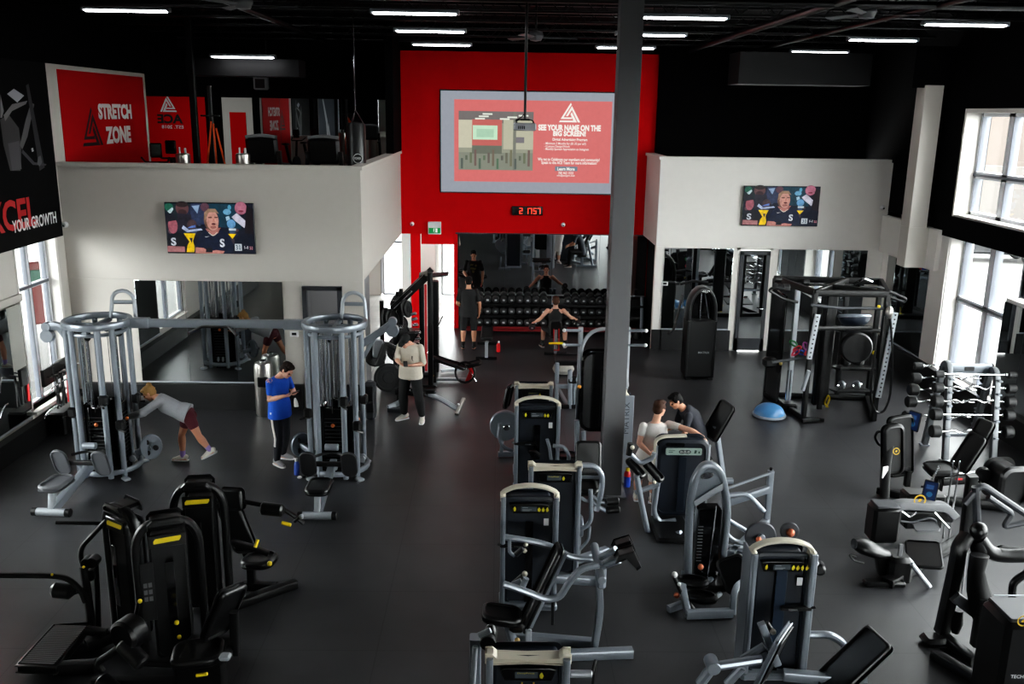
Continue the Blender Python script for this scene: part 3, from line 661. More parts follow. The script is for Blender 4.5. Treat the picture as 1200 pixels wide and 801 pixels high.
    Pl([(.78, 0), (.8, .28), (.9, .42), (1, .4), (1, 0)], (16, 22, 40)); Pl([(.78, .06), (.86, .06), (.86, .2), (.78, .2)], (200, 210, 216))
    pc.text('3', w*.79, h*.08, w*.025, h*.1, (30, 60, 80)); pc.text('0', w*.825, h*.08, w*.022, h*.1, (30, 60, 80)); pc.text('1-1', w*.89, h*.1, w*.04, h*.06, (230, 230, 234)); pc.text('2-2', w*.95, h*.09, w*.035, h*.06, (226, 150, 160))
    pc.put('picture', t)
a = aty(190, 236, YL); c_ = aty(298, 297, YL); television(-5.93, -4.35, c_.z, a.z, YL, 'large wall television on the left block, above the left mirror')
a = aty(872, 217, YR); c_ = aty(957, 265, YR); television(5.66, 7.44, c_.z, a.z, YR, 'large wall television on the right block, above the grey glazed door')

# ------------------------------------------------------------------ banners and graphics on the left wall
def YZ(px, py): p_ = atx(px, py, XL+.03); return p_.y, p_.z
t = thing('wall_banner', 'black hanging banner with red lettering and a grey athlete on the left wall', 'banner', (XL, 14, 3.25), 0, world=True)
q = M(); q.box((XL+.015, 14.87, 4.72), (.028, 3.12, 2.96), .005); q.put('panel', mat('banner_black', (6, 6, 7), .7, spec=.1), t)
pc = Pic((XL+.0305, 0, 0), (0, 1, 0), (0, 0, 1))
def bp(pts, c): pc.poly([YZ(*p_) for p_ in pts], c)
bp([(0, 140), (10, 134), (22, 150), (25, 175), (24, 200), (12, 200), (4, 170)], (52, 51, 52)); bp([(4, 135), (14, 122), (32, 118), (30, 122), (14, 130), (6, 142)], (104, 102, 102)); bp([(36, 120), (40, 122), (32, 160), (26, 175), (23, 170), (30, 140)], (86, 85, 86))
bp([(8, 110), (16, 104), (28, 112), (20, 120)], (150, 152, 158)); bp([(9, 168), (22, 165), (25, 198), (14, 200)], (76, 74, 78)); bp([(0, 110), (4, 130), (2, 138), (0, 138)], (110, 110, 112)); bp([(30, 100), (33, 98), (52, 196), (46, 200)], (34, 34, 37)); bp([(26, 175), (40, 190), (54, 192), (53, 194), (38, 193), (25, 179)], (58, 58, 62))
bp([(44, 184), (47, 182), (49, 190), (46, 195), (43, 192)], (92, 92, 94)); bp([(36, 174), (38, 173), (39, 177), (37, 178)], (190, 190, 190))
y0, z0 = YZ(43.5, 262); ye = y0-.17; z1 = YZ(37, 228)[1]
yL0 = YZ(15, 274)[0]; yL1, zl0 = YZ(66, 262); zt = YZ(62, 254)[1]
pc.text('EXCEL', YZ(-28, 262)[0], z0-.02, y0-YZ(-28, 262)[0], z1-z0, (178, 26, 30), .03)
pc.text('YOUR GROWTH', yL0, zl0+.02, yL1-yL0, .2, (232, 232, 232), .02)
pc.put('print', t)
walls('wall_mezzanine_left', [(XL-.02, XL+.005, 16.47, 21, 3.3, 6.2)], WHITE)
t = thing('wall_graphic', 'red stretch zone wall graphic with black triangle mark on the mezzanine', 'sign', (XL, 18.8, 3.35), 0, world=True)
q = M(); q.box((XL+.0125, 18.85, 4.7), (.011, 3.98, 2.84), .002); q.put('panel', mat('red_print', (178, 6, 14), .75, spec=.15), t)
pc = Pic((XL+.0182, 0, 0), (0, 1, 0), (0, 0, 1))
a, z0 = YZ(98, 172); c_, _ = YZ(122, 171); z1 = YZ(106, 125)[1]; pc.logo(a, z0, c_-a, z1-z0, (26, 8, 10))
def sz(s, x0, x1, y0, y1):
    a, b = YZ(x0, y1); c, d = YZ(x1, y0); pc.text(s, a, b, c-a, d-b, (232, 226, 224), .055)
sz('STRETCH', 116.5, 154, 122, 140); sz('ZONE', 125.5, 153, 147, 169)
pc.put('print', t)
t = thing('wall_banner', 'grey-blue banner on the left wall, mirrored behind the mezzanine machines', 'banner', (XL, 10, 3.25), 0, world=True)
q = M(); q.box((XL+.015, 9.7, 4.72), (.028, 4.7, 2.96), .005); q.put('panel', mat('banner_grey', (70, 74, 82), .7, spec=.15), t)
pc = Pic((XL+.0305, 0, 0), (0, 1, 0), (0, 0, 1)); pc.many([[(8.9, 3.6), (9.3, 3.6), (9.6, 4.9), (9.2, 5.0)], [(9.2, 5.0), (9.6, 4.9), (10.3, 5.9), (10.1, 6.0)], [(8.2, 3.7), (8.5, 3.7), (9.2, 4.7), (9.0, 4.9)]], (190, 192, 196)); pc.put('print', t)
# sign on the red alcove wall, seen in the mezzanine mirror
t = thing('wall_sign', 'white triangle mark with black lettering on the red wall, mirrored on the mezzanine', 'sign', (-12.2, 16.66, 4.8), 0, world=True)
pc = Pic((-11.7, 16.655, 4.6), (-1, 0, 0), (0, 0, 1)); pc.logo(.3, .72, .62, .62, (232, 230, 230)); pc.text('ACE', .1, .3, .95, .34, (16, 12, 12), .04); pc.text('EST. 2018', .1, .12, .8, .12, (226, 222, 222), .01); pc.put('print', t)

# ------------------------------------------------------------------ left mezzanine contents
mirror('mezzanine_mirror', (-9.9, 25.98, 3.7), (1, 0, 0), 1.85, 2.08, 'narrow mezzanine mirror between the red graphic and the black pole', 1)
mirror('mezzanine_mirror', (-7.6, 25.98, 3.7), (1, 0, 0), 4.75, 2.08, 'wide mezzanine mirror behind the cardio machines', 3)
def treadmill(px, y, label):
    p = aty(px, 158, y); x = p.x; zf = 3.3
    t = thing('treadmill', label, 'treadmill', (x, y, zf), 0, 'mezzanine treadmills')
    q = M(); q.box((0, .1, 1.42), (.62, .16, .52), .06, (R(12), 0, 0)); q.put('console', BLKP, t)
    q = M(); q.rbar([(-.3, .06, 1.66), (0, .06, 1.7), (.3, .06, 1.66)], .1, .06, .1); q.put('console_trim', GREYP, t)
    q = M(); q.box((0, .8, .12), (.82, 1.7, .2), .04); q.put('deck', BLKP, t)
    for s in (-1, 1):
        q = M(); q.rbar([(s*.37, .2, .1), (s*.35, .12, .8), (s*.32, .1, 1.4)], .08, .12, .1); q.put('upright', BLKM, t)
        q = M(); q.tube([(s*.36, .15, 1.15), (s*.37, .75, 1.1)], .03, 8); q.put('handrail', DGREY, t)
treadmill(305, 18.2, 'black treadmill on the left mezzanine beside the orange bands')
treadmill(378, 18.2, 'black treadmill on the left mezzanine beside the punching bag')
def wipes(px, label):
    p = aty(px, 193, 17.2); t = thing('wipes_dispenser', label, 'dispenser', (p.x, 17.2, 3.3), 0, 'mezzanine wipe dispensers')
    zt = aty(px, 181, 17.2).z-3.3
    q = M(); q.lathe([(.13, 0), (.13, zt), (.11, zt+.02), (.02, zt+.02)], (0, 0, 0)); q.put('bin', STEEL, t)
    q = M(); q.box((-.05, 0, zt+.07), (.03, .02, .12), .008); q.put('wipe', WHITEP, t); q = M(); q.box((.05, 0, zt+.07), (.04, .02, .1), .008); q.put('wipe', WHITEP, t)
wipes(215, 'round steel wipes dispenser on the mezzanine left of the orange bands'); wipes(285, 'round steel wipes dispenser on the mezzanine right of the orange bands')
t = thing('band_rack', 'black upright rack holding bands on the mezzanine', 'rack', (aty(249, 160, 18).x, 18, 3.3), 0)
q = M(); q.box((0, 0, 1.3), (.07, .07, 2.6), .01); q.box((0, 0, .02), (.5, .5, .04), .01); q.put('post', BLKM, t)
q = M(); q.box((0, -.06, 2.05), (.36, .03, .03), .006); q.put('crossbar', BLKM, t)
for k, (a, b) in enumerate((((247.5, 142), (243, 194)), ((250, 145), (254, 194)), ((253, 150), (264, 194)))):
    p1 = aty(*a, 17.9); p2 = aty(*b, 17.86); t = thing('resistance_band', 'orange resistance band on the mezzanine, %s of three' % ('left', 'middle', 'right')[k], 'band', p2, 0, 'orange bands', world=True)
    q = M(); d = (p1-p2).cross(V((0, 1, 0))).normalized()*.03; q.rbar([p2+V((0, 0, -.5)), p2, p1], .035, .012); q.put('strap', ORG, t)
p = aty(417, 150, 17.6)
t = thing('punching_bag', 'black punching bag with white ring emblem hung over the mezzanine', 'punching bag', (p.x, 17.6, 4.2), 0)
q = M(); q.lathe([(.02, 0), (.17, .02), (.18, .1), (.18, 1.0), (.16, 1.06), (.02, 1.08)], (0, 0, 0)); q.put('bag', VINYL, t)
q = M()
for k in range(3): a = 2*PI*k/3; q.tube([(.15*math.cos(a), .15*math.sin(a), 1.05), (0, 0, 1.3)], .008, 5)
q.tube([(0, 0, 1.3), (0, 0, 3.3)], .012, 6); q.put('chain', CHROME, t)
pc = Pic((.05, -.187, .42), (1, 0, 0), (0, 0, 1)); pc.ell(0, 0, .09, .09, (220, 220, 220)); pc.ell(0, 0, .078, .078, (20, 20, 20)); pc.text('POWER', -.06, -.02, .12, .045, (230, 230, 230), .02); pc.put('emblem', t)
def bike(px, y, label):
    x = aty(px, 190, y).x; t = thing('exercise_bike', label, 'bike', (x, y, 3.3), R(15), 'mezzanine bikes')
    q = M(); q.rbar([(0, -.5, .05), (0, .5, .05)], .08, .06); q.box((0, -.5, .03), (.5, .08, .06), .01); q.box((0, .5, .03), (.5, .08, .06), .01); q.rbar([(0, -.3, .1), (0, .15, .5), (0, .35, 1.0)], .08, .08, .05); q.put('frame', BLKM, t)
    q = M(); q.cyl((-.04, -.35, .38), (.04, -.35, .38), .25, 22); q.put('flywheel', DGREY, t)
    q = M(); q.pad((0, .38, 1.05), .2, .28, .07, (1, 0, 0), (0, 1, 0)); q.put('saddle', VINYL, t)
    q = M(); q.rbar([(0, -.3, .3), (0, -.42, 1.15)], .06, .06); q.tube([(-.25, -.6, 1.25), (-.2, -.4, 1.15), (.2, -.4, 1.15), (.25, -.6, 1.25)], .02, 8, .06); q.put('handlebar', BLKM, t)
    q = M(); q.box((0, -.4, 1.38), (.22, .05, .28), .02); q.put('console', GLOSSB, t)
bike(186, 18.6, 'black exercise bike on the mezzanine nearest the red graphic'); bike(203, 20.2, 'black exercise bike on the mezzanine beside the black pole')

sp_ = aty(306, 97, 24)
t = thing('speaker', 'small pale speaker under the ceiling over the left mezzanine', 'speaker', sp_, 0)
q = M(); q.box((0, 0, 0), (.34, .25, .34), .03); q.put('case', GREYP, t); q = M(); q.cyl((0, 0, .15), (0, 0, 7.5-sp_.z), .015, 8); q.put('hanger', BLKM, t); q = M(); q.box((0, -.13, -.02), (.24, .01, .22), .003); q.put('grille', BLKP, t)

# drinking fountain / steel wipe bin by the left mirror
p = at(312, 484)
t = thing('waste_bin', 'round brushed steel bin with open front beside the left mirror', 'bin', (p.x, YL-.3, 0), 0)
q = M(); q.lathe([(.16, 0), (.17, .02), (.17, .93), (.15, .99), (.06, 1.01), (.01, 1.01)], (0, 0, 0), n=28); q.put('body', STEEL, t)
q = M(); q.box((.02, -.155, .66), (.2, .05, .2), .02); q.put('opening', BLKP, t)
q = M(); q.lathe([(.06, 1.0), (.06, 1.04), (.02, 1.05), (.01, 1.05)], (0, 0, 0)); q.put('lid_dispenser', CHROME, t)
# ------------------------------------------------------------------ people
def bake(m, name, material, parent, vox, it=3, disp=0):
    """close all the volumes of one figure into a single continuous skin"""
    o = m.put('tmp', material, parent)
    md = o.modifiers.new('r', 'REMESH'); md.mode = 'VOXEL'; md.voxel_size = vox
    sm = o.modifiers.new('s', 'SMOOTH'); sm.factor = .5; sm.iterations = it
    dg = bpy.context.evaluated_depsgraph_get(); me = bpy.data.meshes.new_from_object(o.evaluated_get(dg))
    me.name = name; me.polygons.foreach_set('use_smooth', [True]*len(me.polygons))
    old = o.data; o.modifiers.clear(); o.data = me; bpy.data.meshes.remove(old); o.name = name
    if not me.materials: me.materials.append(material)
    return o
def loft(m, pts, rads, side, n=14):
    pts = [V(p) for p in pts]; side = V(side); rs = []
    k = len(pts)
    for i in range(k):
        d = (pts[min(i+1, k-1)]-pts[max(i-1, 0)]).normalized()
        x = side-d*side.dot(d); x = x.normalized() if x.length > 1e-4 else frame(d)[0]; y = d.cross(x)
        r = rads[i]; rx, ry = r if hasattr(r, '__len__') else (r, r)
        rs.append([pts[i]+x*rx*math.cos(2*PI*j/n)+y*ry*math.sin(2*PI*j/n) for j in range(n)])
    m.rings(rs)
def taper(m, a, b, ra, rb, bulge=0., at_=.35):
    a, b = V(a), V(b); x = frame((b-a))[0]
    loft(m, [a+(b-a)*t for t in (0, at_*.5, at_, .7, 1)], [ra, ra+(rb-ra)*at_*.5+bulge*.7, ra+(rb-ra)*at_+bulge, ra+(rb-ra)*.7+bulge*.3, rb], x, 12)
    m.ball(a, ra, 12); m.ball(b, rb, 12)
def stand(base, fwd, h=1.76, lean=0., stance=.11, stride=0., bow=0.):
    """joints of an upright figure; every entry may be overridden by the pose"""
    k = h/1.76; b = V(base); f = V((fwd[0], fwd[1], 0)).normalized(); s = f.cross(V((0, 0, 1))); z = V((0, 0, 1))
    P = lambda ss, ff, zz: b+s*ss*k+f*ff*k+z*zz*k
    J = dict(f=f, s=s, k=k, pel=P(0, 0, .95), mid=P(0, lean*.4, 1.14), chest=P(0, lean*.8, 1.34), neck=P(0, lean+.01, 1.49), head=P(0, lean+.04+bow*.09, 1.645-bow*.04), hf=(f-z*bow).normalized())
    for sg, n in ((-1, 'L'), (1, 'R')):
        J['s'+n] = P(sg*.19, lean, 1.43); J['e'+n] = P(sg*.245, lean-.03, 1.13); J['w'+n] = P(sg*.25, lean+.05, .88); J['h'+n] = (z*-1+f*.15).normalized(); J['hip'+n] = P(sg*.095, 0, .9)
        st = stride*sg; J['k'+n] = P(sg*stance, st*.5+.03, .5); J['a'+n] = P(sg*stance, st, .09); J['t'+n] = (f+s*sg*.2).normalized()
    return J
def hand(m, w, d, pn, k=1., curl=.5):
    """palm, four unequal bent fingers and a side thumb; d along the hand, pn out of the palm"""
    w, d, pn = V(w), V(d).normalized(), V(pn); pn = (pn-d*pn.dot(d)).normalized(); s = d.cross(pn)
    loft(m, [w, w+d*.03*k, w+d*.085*k], [(.026*k, .019*k), (.038*k, .017*k), (.04*k, .014*k)], s, 10)
    for i, (o, L) in enumerate(((-.03, .068), (-.0105, .08), (.0105, .074), (.029, .058))):
        p = w+d*.08*k+s*o*k; dd = d.copy(); pts = [p]
        for q in (.42, .33, .25):
            dd = (dd*math.cos(curl)+pn*math.sin(curl)).normalized(); pn2 = pn; p = p+dd*L*q*k; pts.append(p)
        for a, b in zip(pts, pts[1:]): taper(m, a, b, .0095*k, .0085*k)
    t0 = w+d*.025*k-s*.03*k; t1 = t0+(d*.6-s*.75+pn*.25).normalized()*.04*k; t2 = t1+(d*.9-s*.2+pn*.5*curl).normalized()*.035*k
    taper(m, t0, t1, .013*k, .011*k); taper(m, t1, t2, .011*k, .009*k)
def headframe(J):
    f = J['hf']; up = J.get('hu', V((0, 0, 1))); up = (up-f*up.dot(f)).normalized(); return f, up, f.cross(up)
def person(label, J, root, skin=SKIN, hair=None, hairstyle='short', cap=None, shirt=None, sleeve=.55, hem=-.13, legs=None, leg_to=.5, socks=None, sock_h=.1, shoes=C_SHOEW, sole=WHITEP, handset=None, loose=1.0, sl_tank=False, curl=.6):
    k = J['k']; s = J['s']; f = J['f']
    t = thing('person', label, 'person', root, 0, world=True)
    b = M()
    # torso
    sp = [J['pel']-V((0, 0, .07*k)) if 'sit' not in J else J['pel'], J['pel']+(J['mid']-J['pel'])*.3, J['mid'], J['chest'], J['neck']-(J['neck']-J['chest'])*.28, J['neck']]
    sh = (J['sR']-J['sL']).normalized()
    tr = [(.15, .105), (.158, .112), (.138, .1), (.165, .115), (.15, .092), (.07, .062)]
    loft(b, sp, [(x*k, y*k) for x, y in tr], sh, 18); b.ball(sp[0], (.13*k, .11*k, .09*k))
    hf, hu, hs = headframe(J); H = J['head']
    taper(b, J['neck']-(J['neck']-J['chest'])*.12, H-hu*.06*k-hf*.02*k, .062*k, .055*k)
    hm = Matrix((hs, hf, hu)).transposed().to_euler()
    def hp(x, y, z): return H+hs*x*k+hf*y*k+hu*z*k
    b.ball(hp(0, -.012, .035), (.076*k, .096*k, .088*k), 18, hm); b.ball(hp(0, .025, -.035), (.06*k, .068*k, .075*k), 16, hm); b.ball(hp(0, .055, -.085), (.034*k, .03*k, .026*k), 12, hm)
    b.ball(hp(0, .09, .03), (.05*k, .014*k, .012*k), 12, hm); loft(b, [hp(0, .085, .02), hp(0, .105, -.012), hp(0, .088, -.03)], [.008*k, .016*k, .012*k], hs, 8)
    for q in (-1, 1): b.ball(hp(q*.076, -.008, .0), (.012*k, .02*k, .033*k), 10, hm); b.ball(hp(q*.036, .062, -.012), (.026*k, .022*k, .02*k), 10, hm)
    for n, q in (('L', -1), ('R', 1)):
        S_, E_, W_ = J['s'+n], J['e'+n], J['w'+n]
        b.ball(S_, .058*k); taper(b, S_, E_, .052*k, .04*k, .004); taper(b, E_, W_, .042*k, .027*k, .006*k)
        d = V(J['h'+n]); hand(b, W_, d, J.get('p'+n, -s*q), k, J.get('c'+n, curl))
        hp_, K_, A_ = J['hip'+n], J['k'+n], J['a'+n]
        b.ball(hp_, .09*k); taper(b, hp_, K_, .086*k, .055*k, .008); taper(b, K_, A_, .056*k, .037*k, .014*k, .3)
        T = V(J['t'+n]); b.ball(A_, .04*k); loft(b, [A_-T*.06*k-V((0, 0, .04*k)), A_+T*.05*k-V((0, 0, .05*k)), A_+T*.15*k-V((0, 0, .065*k))], [(.033*k, .04*k), (.04*k, .035*k), (.035*k, .02*k)], V((-T.y, T.x, 0)))
    body = bake(b, 'body', skin, t, .0075, 2)
    # face
    e = M()
    for q in (-1, 1): e.ball(hp(q*.032, .082, .008), .011*k, 8)
    e.put('eyes', EYEM, body)
    e = M(); e.ball(hp(0, .087, -.052), (.024*k, .01*k, .007*k), 10, hm); e.put('mouth', LIP, body)
    if hair:
        h = M()
        h.ball(hp(0, -.022, .052), (.083*k, .098*k, .086*k), 18, hm); h.ball(hp(0, -.045, .0), (.078*k, .076*k, .08*k), 16, hm)
        h.ball(hp(0, .045, .105), (.06*k, .05*k, .03*k), 12, hm)
        for q in (-1, 1): h.ball(hp(q*.068, .01, .04), (.018*k, .04*k, .045*k), 10, hm)
        rr = random.Random(3)
        for i in range(26):
            a = rr.uniform(0, 2*PI); r_ = rr.uniform(.2, 1); h.ball(hp(.075*r_*math.cos(a), -.01+.085*r_*math.sin(a), .1+.035*(1-r_*r_)), (.016*k, .022*k, .012*k), 8, hm)
        if hairstyle == 'bun': h.ball(hp(0, -.09, .12), (.045*k, .045*k, .045*k), 12, hm); taper(h, hp(0, -.1, .09), hp(0, -.13, .02), .022*k, .012*k)
        bake(h, 'hair', hair, t, .008, 1)
    if cap:
        h = M(); h.ball(hp(0, -.012, .055), (.086*k, .106*k, .085*k), 18, hm)
        loft(h, [hp(0, .06, .055), hp(0, .13, .04), hp(0, .17, .025)], [(.075*k, .016*k), (.07*k, .01*k), (.045*k, .008*k)], hs); bake(h, 'cap', cap, t, .009, 1)
    if shirt:
        g = .016*loose; c = M()
        up_ = (J['mid']-J['pel']).normalized(); lo = J['pel']+up_*hem*k
        pts = [lo, J['pel']+up_*.1*k, J['mid'], J['chest'], J['neck']-(J['neck']-J['chest'])*.3, J['neck']-(J['neck']-J['chest'])*.05]
        rr_ = [(.198, .148), (.182, .136), (.155, .118), (.172, .124), (.15, .095), (.075, .068)]
        if sl_tank: rr_ = [(.15, .11), (.155, .115), (.14, .105), (.158, .118), (.105, .09), (.075, .062)]
        loft(c, pts, [((x+g)*k, (y+g)*k) for x, y in rr_], sh, 20)
        if not sl_tank:
            for n in 'LR':
                S_, E_, W_ = J['s'+n], J['e'+n], J['w'+n]; c.ball(S_, (.054+g*.35)*k)
                if sleeve <= 1: taper(c, S_, S_+(E_-S_)*sleeve, (.054+g*.4)*k, (.045+g*.6)*k)
                else: taper(c, S_, E_, (.056+g*.6)*k, (.045+g)*k); taper(c, E_, E_+(W_-E_)*(sleeve-1), (.05+g)*k, (.038+g*.8)*k)
        bake(c, 'shirt' if not sl_tank else 'tank_top', shirt, t, .011, 2)
    if legs:
        g = .013*loose; c = M(); c.ball(J['pel']-V((0, 0, .04*k)), (.15*k, .125*k, .11*k))
        loft(c, [J['pel']-V((0, 0, .1*k)), J['pel'], J['pel']+(J['mid']-J['pel'])*.6], [((x+g*.7)*k, (y+g*.7)*k) for x, y in ((.15, .11), (.16, .115), (.145, .102))], sh, 18)
        for n in 'LR':
            h_, K_, A_ = J['hip'+n], J['k'+n], J['a'+n]; c.ball(h_, (.09+g)*k)
            if leg_to <= 1: taper(c, h_, h_+(K_-h_)*leg_to, (.09+g)*k, (.082+g-.02*leg_to)*k)
            else: taper(c, h_, K_, (.09+g)*k, (.062+g)*k); taper(c, K_, K_+(A_-K_)*(leg_to-1), (.062+g)*k, (.043+g)*k, .008)
        bake(c, 'trousers' if leg_to > 1 else 'shorts', legs, t, .011, 2)
    for n in 'LR':
        A_, K_ = J['a'+n], J['k'+n]; T = V(J['t'+n]).normalized(); u = V((0, 0, 1))
        if abs(T.z) > .2: u = (u-T*u.dot(T)).normalized()
        if socks:
            c = M(); taper(c, A_, A_+(K_-A_).normalized()*sock_h*k, .043*k, .047*k); c.ball(A_, .045*k); bake(c, 'sock', socks, t, .009, 1)
        c = M(); side = T.cross(u)
        loft(c, [A_-T*.085*k-u*.03*k, A_-T*.06*k-u*.02*k, A_+T*.0*k-u*.02*k, A_+T*.08*k-u*.04*k, A_+T*.15*k-u*.055*k, A_+T*.185*k-u*.06*k], [(.02*k, .03*k), (.037*k, .045*k), (.042*k, .055*k), (.046*k, .038*k), (.042*k, .026*k), (.022*k, .018*k)], side)
        so = bake(c, 'shoe', shoes, t, .009, 1)
        c = M(); c.slab([(-.09*k, -.03*k), (-.05*k, -.042*k), (.08*k, -.05*k), (.16*k, -.046*k), (.195*k, -.02*k), (.195*k, .02*k), (.16*k, .046*k), (.08*k, .05*k), (-.05*k, .042*k), (-.09*k, .03*k)], .026*k, A_-u*.076*k, T, side, .008); c.put('sole', sole, so)
    return t, J, hp

# man in black at the dumbbell rack, seen from behind
b0 = at(549, 409); J = stand((b0.x, b0.y, 0), (0.0, 1), 1.74, stance=.13, bow=.25)
J['eR'] = J['eR']+V((.02, -.03, 0)); J['hR'] = V((0, .1, -1)); J['eL'] += V((-.02, .02, 0)); J['wL'] += V((.1, .16, .12)); J['hL'] = V((.4, .8, .1))
person('standing person in black t-shirt and black shorts facing the dumbbell rack', J, (b0.x, b0.y, 0), SKIN2, HAIRK, shirt=C_BLACK, sleeve=.7, legs=C_BLACK, leg_to=.95, shoes=C_BLACK, sole=BLKP, socks=C_BLACK, loose=1.5)
tb = [o for o in COL.objects if o.type == 'EMPTY' and o.name == 'person'][0]
pc = Pic((b0.x+.13, b0.y+.158, 1.18), (-1, 0, 0), (0, 0, 1)); OL = (96, 88, 40)
pc.many([[(.02, .16), (.06, .2), (.1, .17), (.07, .12)], [(.12, .2), (.2, .21), (.24, .16), (.15, .16)], [(.05, .09), (.2, .11), (.22, .06), (.08, .04)], [(.09, .02), (.17, .03), (.16, -.04), (.11, -.05)]], OL); pc.put('chest_print', tb)

# lifter with two dumbbells, seated with back to us
b0 = at(651, 409); y0 = 21.0; J = stand((1.38, y0, 0), (0, 1), 1.74)
dz = V((0, 0, -.42)); hd = aty(651, 353, y0)
for n in ('pel', 'mid', 'chest', 'neck', 'head', 'sL', 'sR', 'hipL', 'hipR'): J[n] = J[n]+dz
J['sit'] = 1; J['pel'] = V((1.38, y0, .56)); J['hipL'] = V((1.28, y0, .53)); J['hipR'] = V((1.48, y0, .53))
J['kL'] = V((1.13, y0+.36, .5)); J['kR'] = V((1.63, y0+.36, .5)); J['aL'] = V((1.11, y0+.42, .09)); J['aR'] = V((1.66, y0+.42, .09)); J['tL'] = V((-.25, 1, 0)).normalized(); J['tR'] = V((.25, 1, 0)).normalized()
hl = aty(624, 379, y0+.1); hr = aty(676, 375, y0+.1)
J['wL'] = hl+V((.06, -.03, .05)); J['wR'] = hr+V((-.06, -.03, .05)); J['eL'] = (J['sL']+J['wL'])/2+V((-.04, -.05, -.06)); J['eR'] = (J['sR']+J['wR'])/2+V((.04, -.05, -.06))
J['hL'] = V((-.8, .1, -.35)); J['hR'] = V((.8, .1, -.35)); J['pL'] = V((0, .3, -1)); J['pR'] = V((0, .3, -1)); J['cL'] = J['cR'] = 1.0
person('seated person in black tank top raising two dumbbells before the wide mirror', J, (1.38, y0, 0), SKIN, HAIRM, shirt=C_BLACK, sl_tank=True, legs=C_BLACK, leg_to=.98, shoes=C_BLACK, sole=WHITEP, socks=C_BLACK, loose=.9)
LIFT = [(J['wL']+V((-.075, .0, -.06)), 'left'), (J['wR']+V((.075, .0, -.06)), 'right')]

# man in cream shirt with a phone
b0 = at(482, 494); J = stand((b0.x, b0.y, 0), (-.28, -1), 1.74, stance=.14, bow=.75)
J['head'] = aty(475, 400, b0.y-.12); J['hf'] = V((-.5, -.75, -.55)).normalized(); J['hu'] = V((-.2, -.5, .8))
ph = aty(474, 429, b0.y-.36)
J['aL'] = at(495, 494)+V((0, 0, .09)); J['aR'] = at(474, 491)+V((0, 0, .09)); J['tL'] = V((-.05, -1, 0)).normalized(); J['tR'] = V((-.8, -.6, 0)).normalized()
J['kL'] = (J['hipL']+J['aL'])/2+V((0, -.05, 0)); J['kR'] = (J['hipR']+J['aR'])/2+V((-.03, -.05, 0))
J['eR'] = aty(465, 421, b0.y-.1); J['eL'] = aty(496, 426, b0.y-.08); J['wR'] = ph+V((-.08, .06, .03)); J['wL'] = ph+V((.13, .07, 0)); J['hR'] = V((.8, -.4, -.3)); J['hL'] = V((-.95, -.3, 0)); J['pR'] = V((.2, -.2, 1)); J['pL'] = V((0, -.2, 1)); J['cL'] = J['cR'] = .7
tc_, J, hp = person('standing person in cream t-shirt, black cap and black trousers looking at phone', J, (b0.x, b0.y, 0), SKIN, None, cap=C_BLACK, shirt=C_CREAM, sleeve=.9, hem=-.1, legs=C_BLACK, leg_to=1.82, socks=C_WHITE, sock_h=.14, shoes=C_SHOEW, loose=2.0)
def phone(p, ux, uy, label):
    t = thing('phone', label, 'phone', p, 0); q = M(); q.pad((0, 0, 0), .075, .15, .009, ux, uy, .012, .003); q.put('case', BLKP, t)
    n = V(ux).cross(V(uy)).normalized(); q = M(); q.pad(n*.005, .068, .14, .001, ux, uy, .008, .0004); q.put('display', GLOSSB, t)
phone(ph+V((.02, -.02, .05)), (1, .3, 0), (.1, -.6, -.3), 'black phone held by the person in the cream t-shirt')
pc = Pic((b0.x-.02, b0.y-.195, 1.2), (.96, -.28, 0), (0, 0, 1)); pc.poly([(.06, .1), (.085, .1), (.08, .03), (.1, .0), (.07, .02), (.06, .05)], (60, 50, 48)); pc.put('chest_print', tc_)

# man in blue shirt with a phone
b0 = at(331, 545); J = stand((b0.x, b0.y, 0), (.86, -.5), 1.76, stance=.12, bow=.9)
J['head'] = aty(336, 434, b0.y-.05); J['hf'] = V((.75, -.4, -.6)).normalized(); J['hu'] = V((.6, -.2, .8)); J['neck'] += V((.02, -.01, -.01))
ph = aty(343, 464, b0.y-.22)
J['aR'] = at(325, 545)+V((0, 0, .09)); J['aL'] = at(332, 537)+V((0, 0, .09)); J['tR'] = V((.75, -.65, 0)).normalized(); J['tL'] = V((.95, -.25, 0)).normalized()
J['kR'] = (J['hipR']+J['aR'])/2+V((.04, -.02, 0)); J['kL'] = (J['hipL']+J['aL'])/2+V((.04, -.02, 0))
J['eR'] = aty(316, 468, b0.y-.12); J['wR'] = ph+V((-.13, 0, 0)); J['wL'] = ph+V((-.05, .16, .0)); J['eL'] = J['sL']+V((.08, .1, -.3)); J['hR'] = V((.95, .1, .05)); J['hL'] = V((.6, -.8, .0)); J['pR'] = V((0, 0, 1)); J['pL'] = V((0, 0, 1)); J['cL'] = J['cR'] = .7
tb_, J, hp = person('standing person in blue t-shirt and navy track trousers looking at phone', J, (b0.x, b0.y, 0), SKIN, HAIRB, shirt=C_BLUE, sleeve=.62, legs=C_NAVY, leg_to=1.95, shoes=C_SHOEG, loose=.8)
q = M(); g = (J['hipR']-J['hipL']).normalized()
def st(a): return a+g*.0+V((-.03, -.05, 0))
loft(q, [J['hipR']+g*.1+V((0, 0, .04)), J['hipR']+(J['kR']-J['hipR'])*.5+g*.092, J['kR']+g*.075, J['kR']+(J['aR']-J['kR'])*.35+g*.072], [(.02, .012)]*4, V((.86, -.5, 0))); q.put('side_stripe', C_WHITE, tb_)
phone(ph+V((.02, .05, .05)), (-.3, .9, 0), (.7, .2, .2), 'black phone held by the person in the blue t-shirt')
tw = thing('towel', 'small white cloth hanging from the hand of the person in blue', 'towel', ph+V((.04, -.03, -.1)), 0)
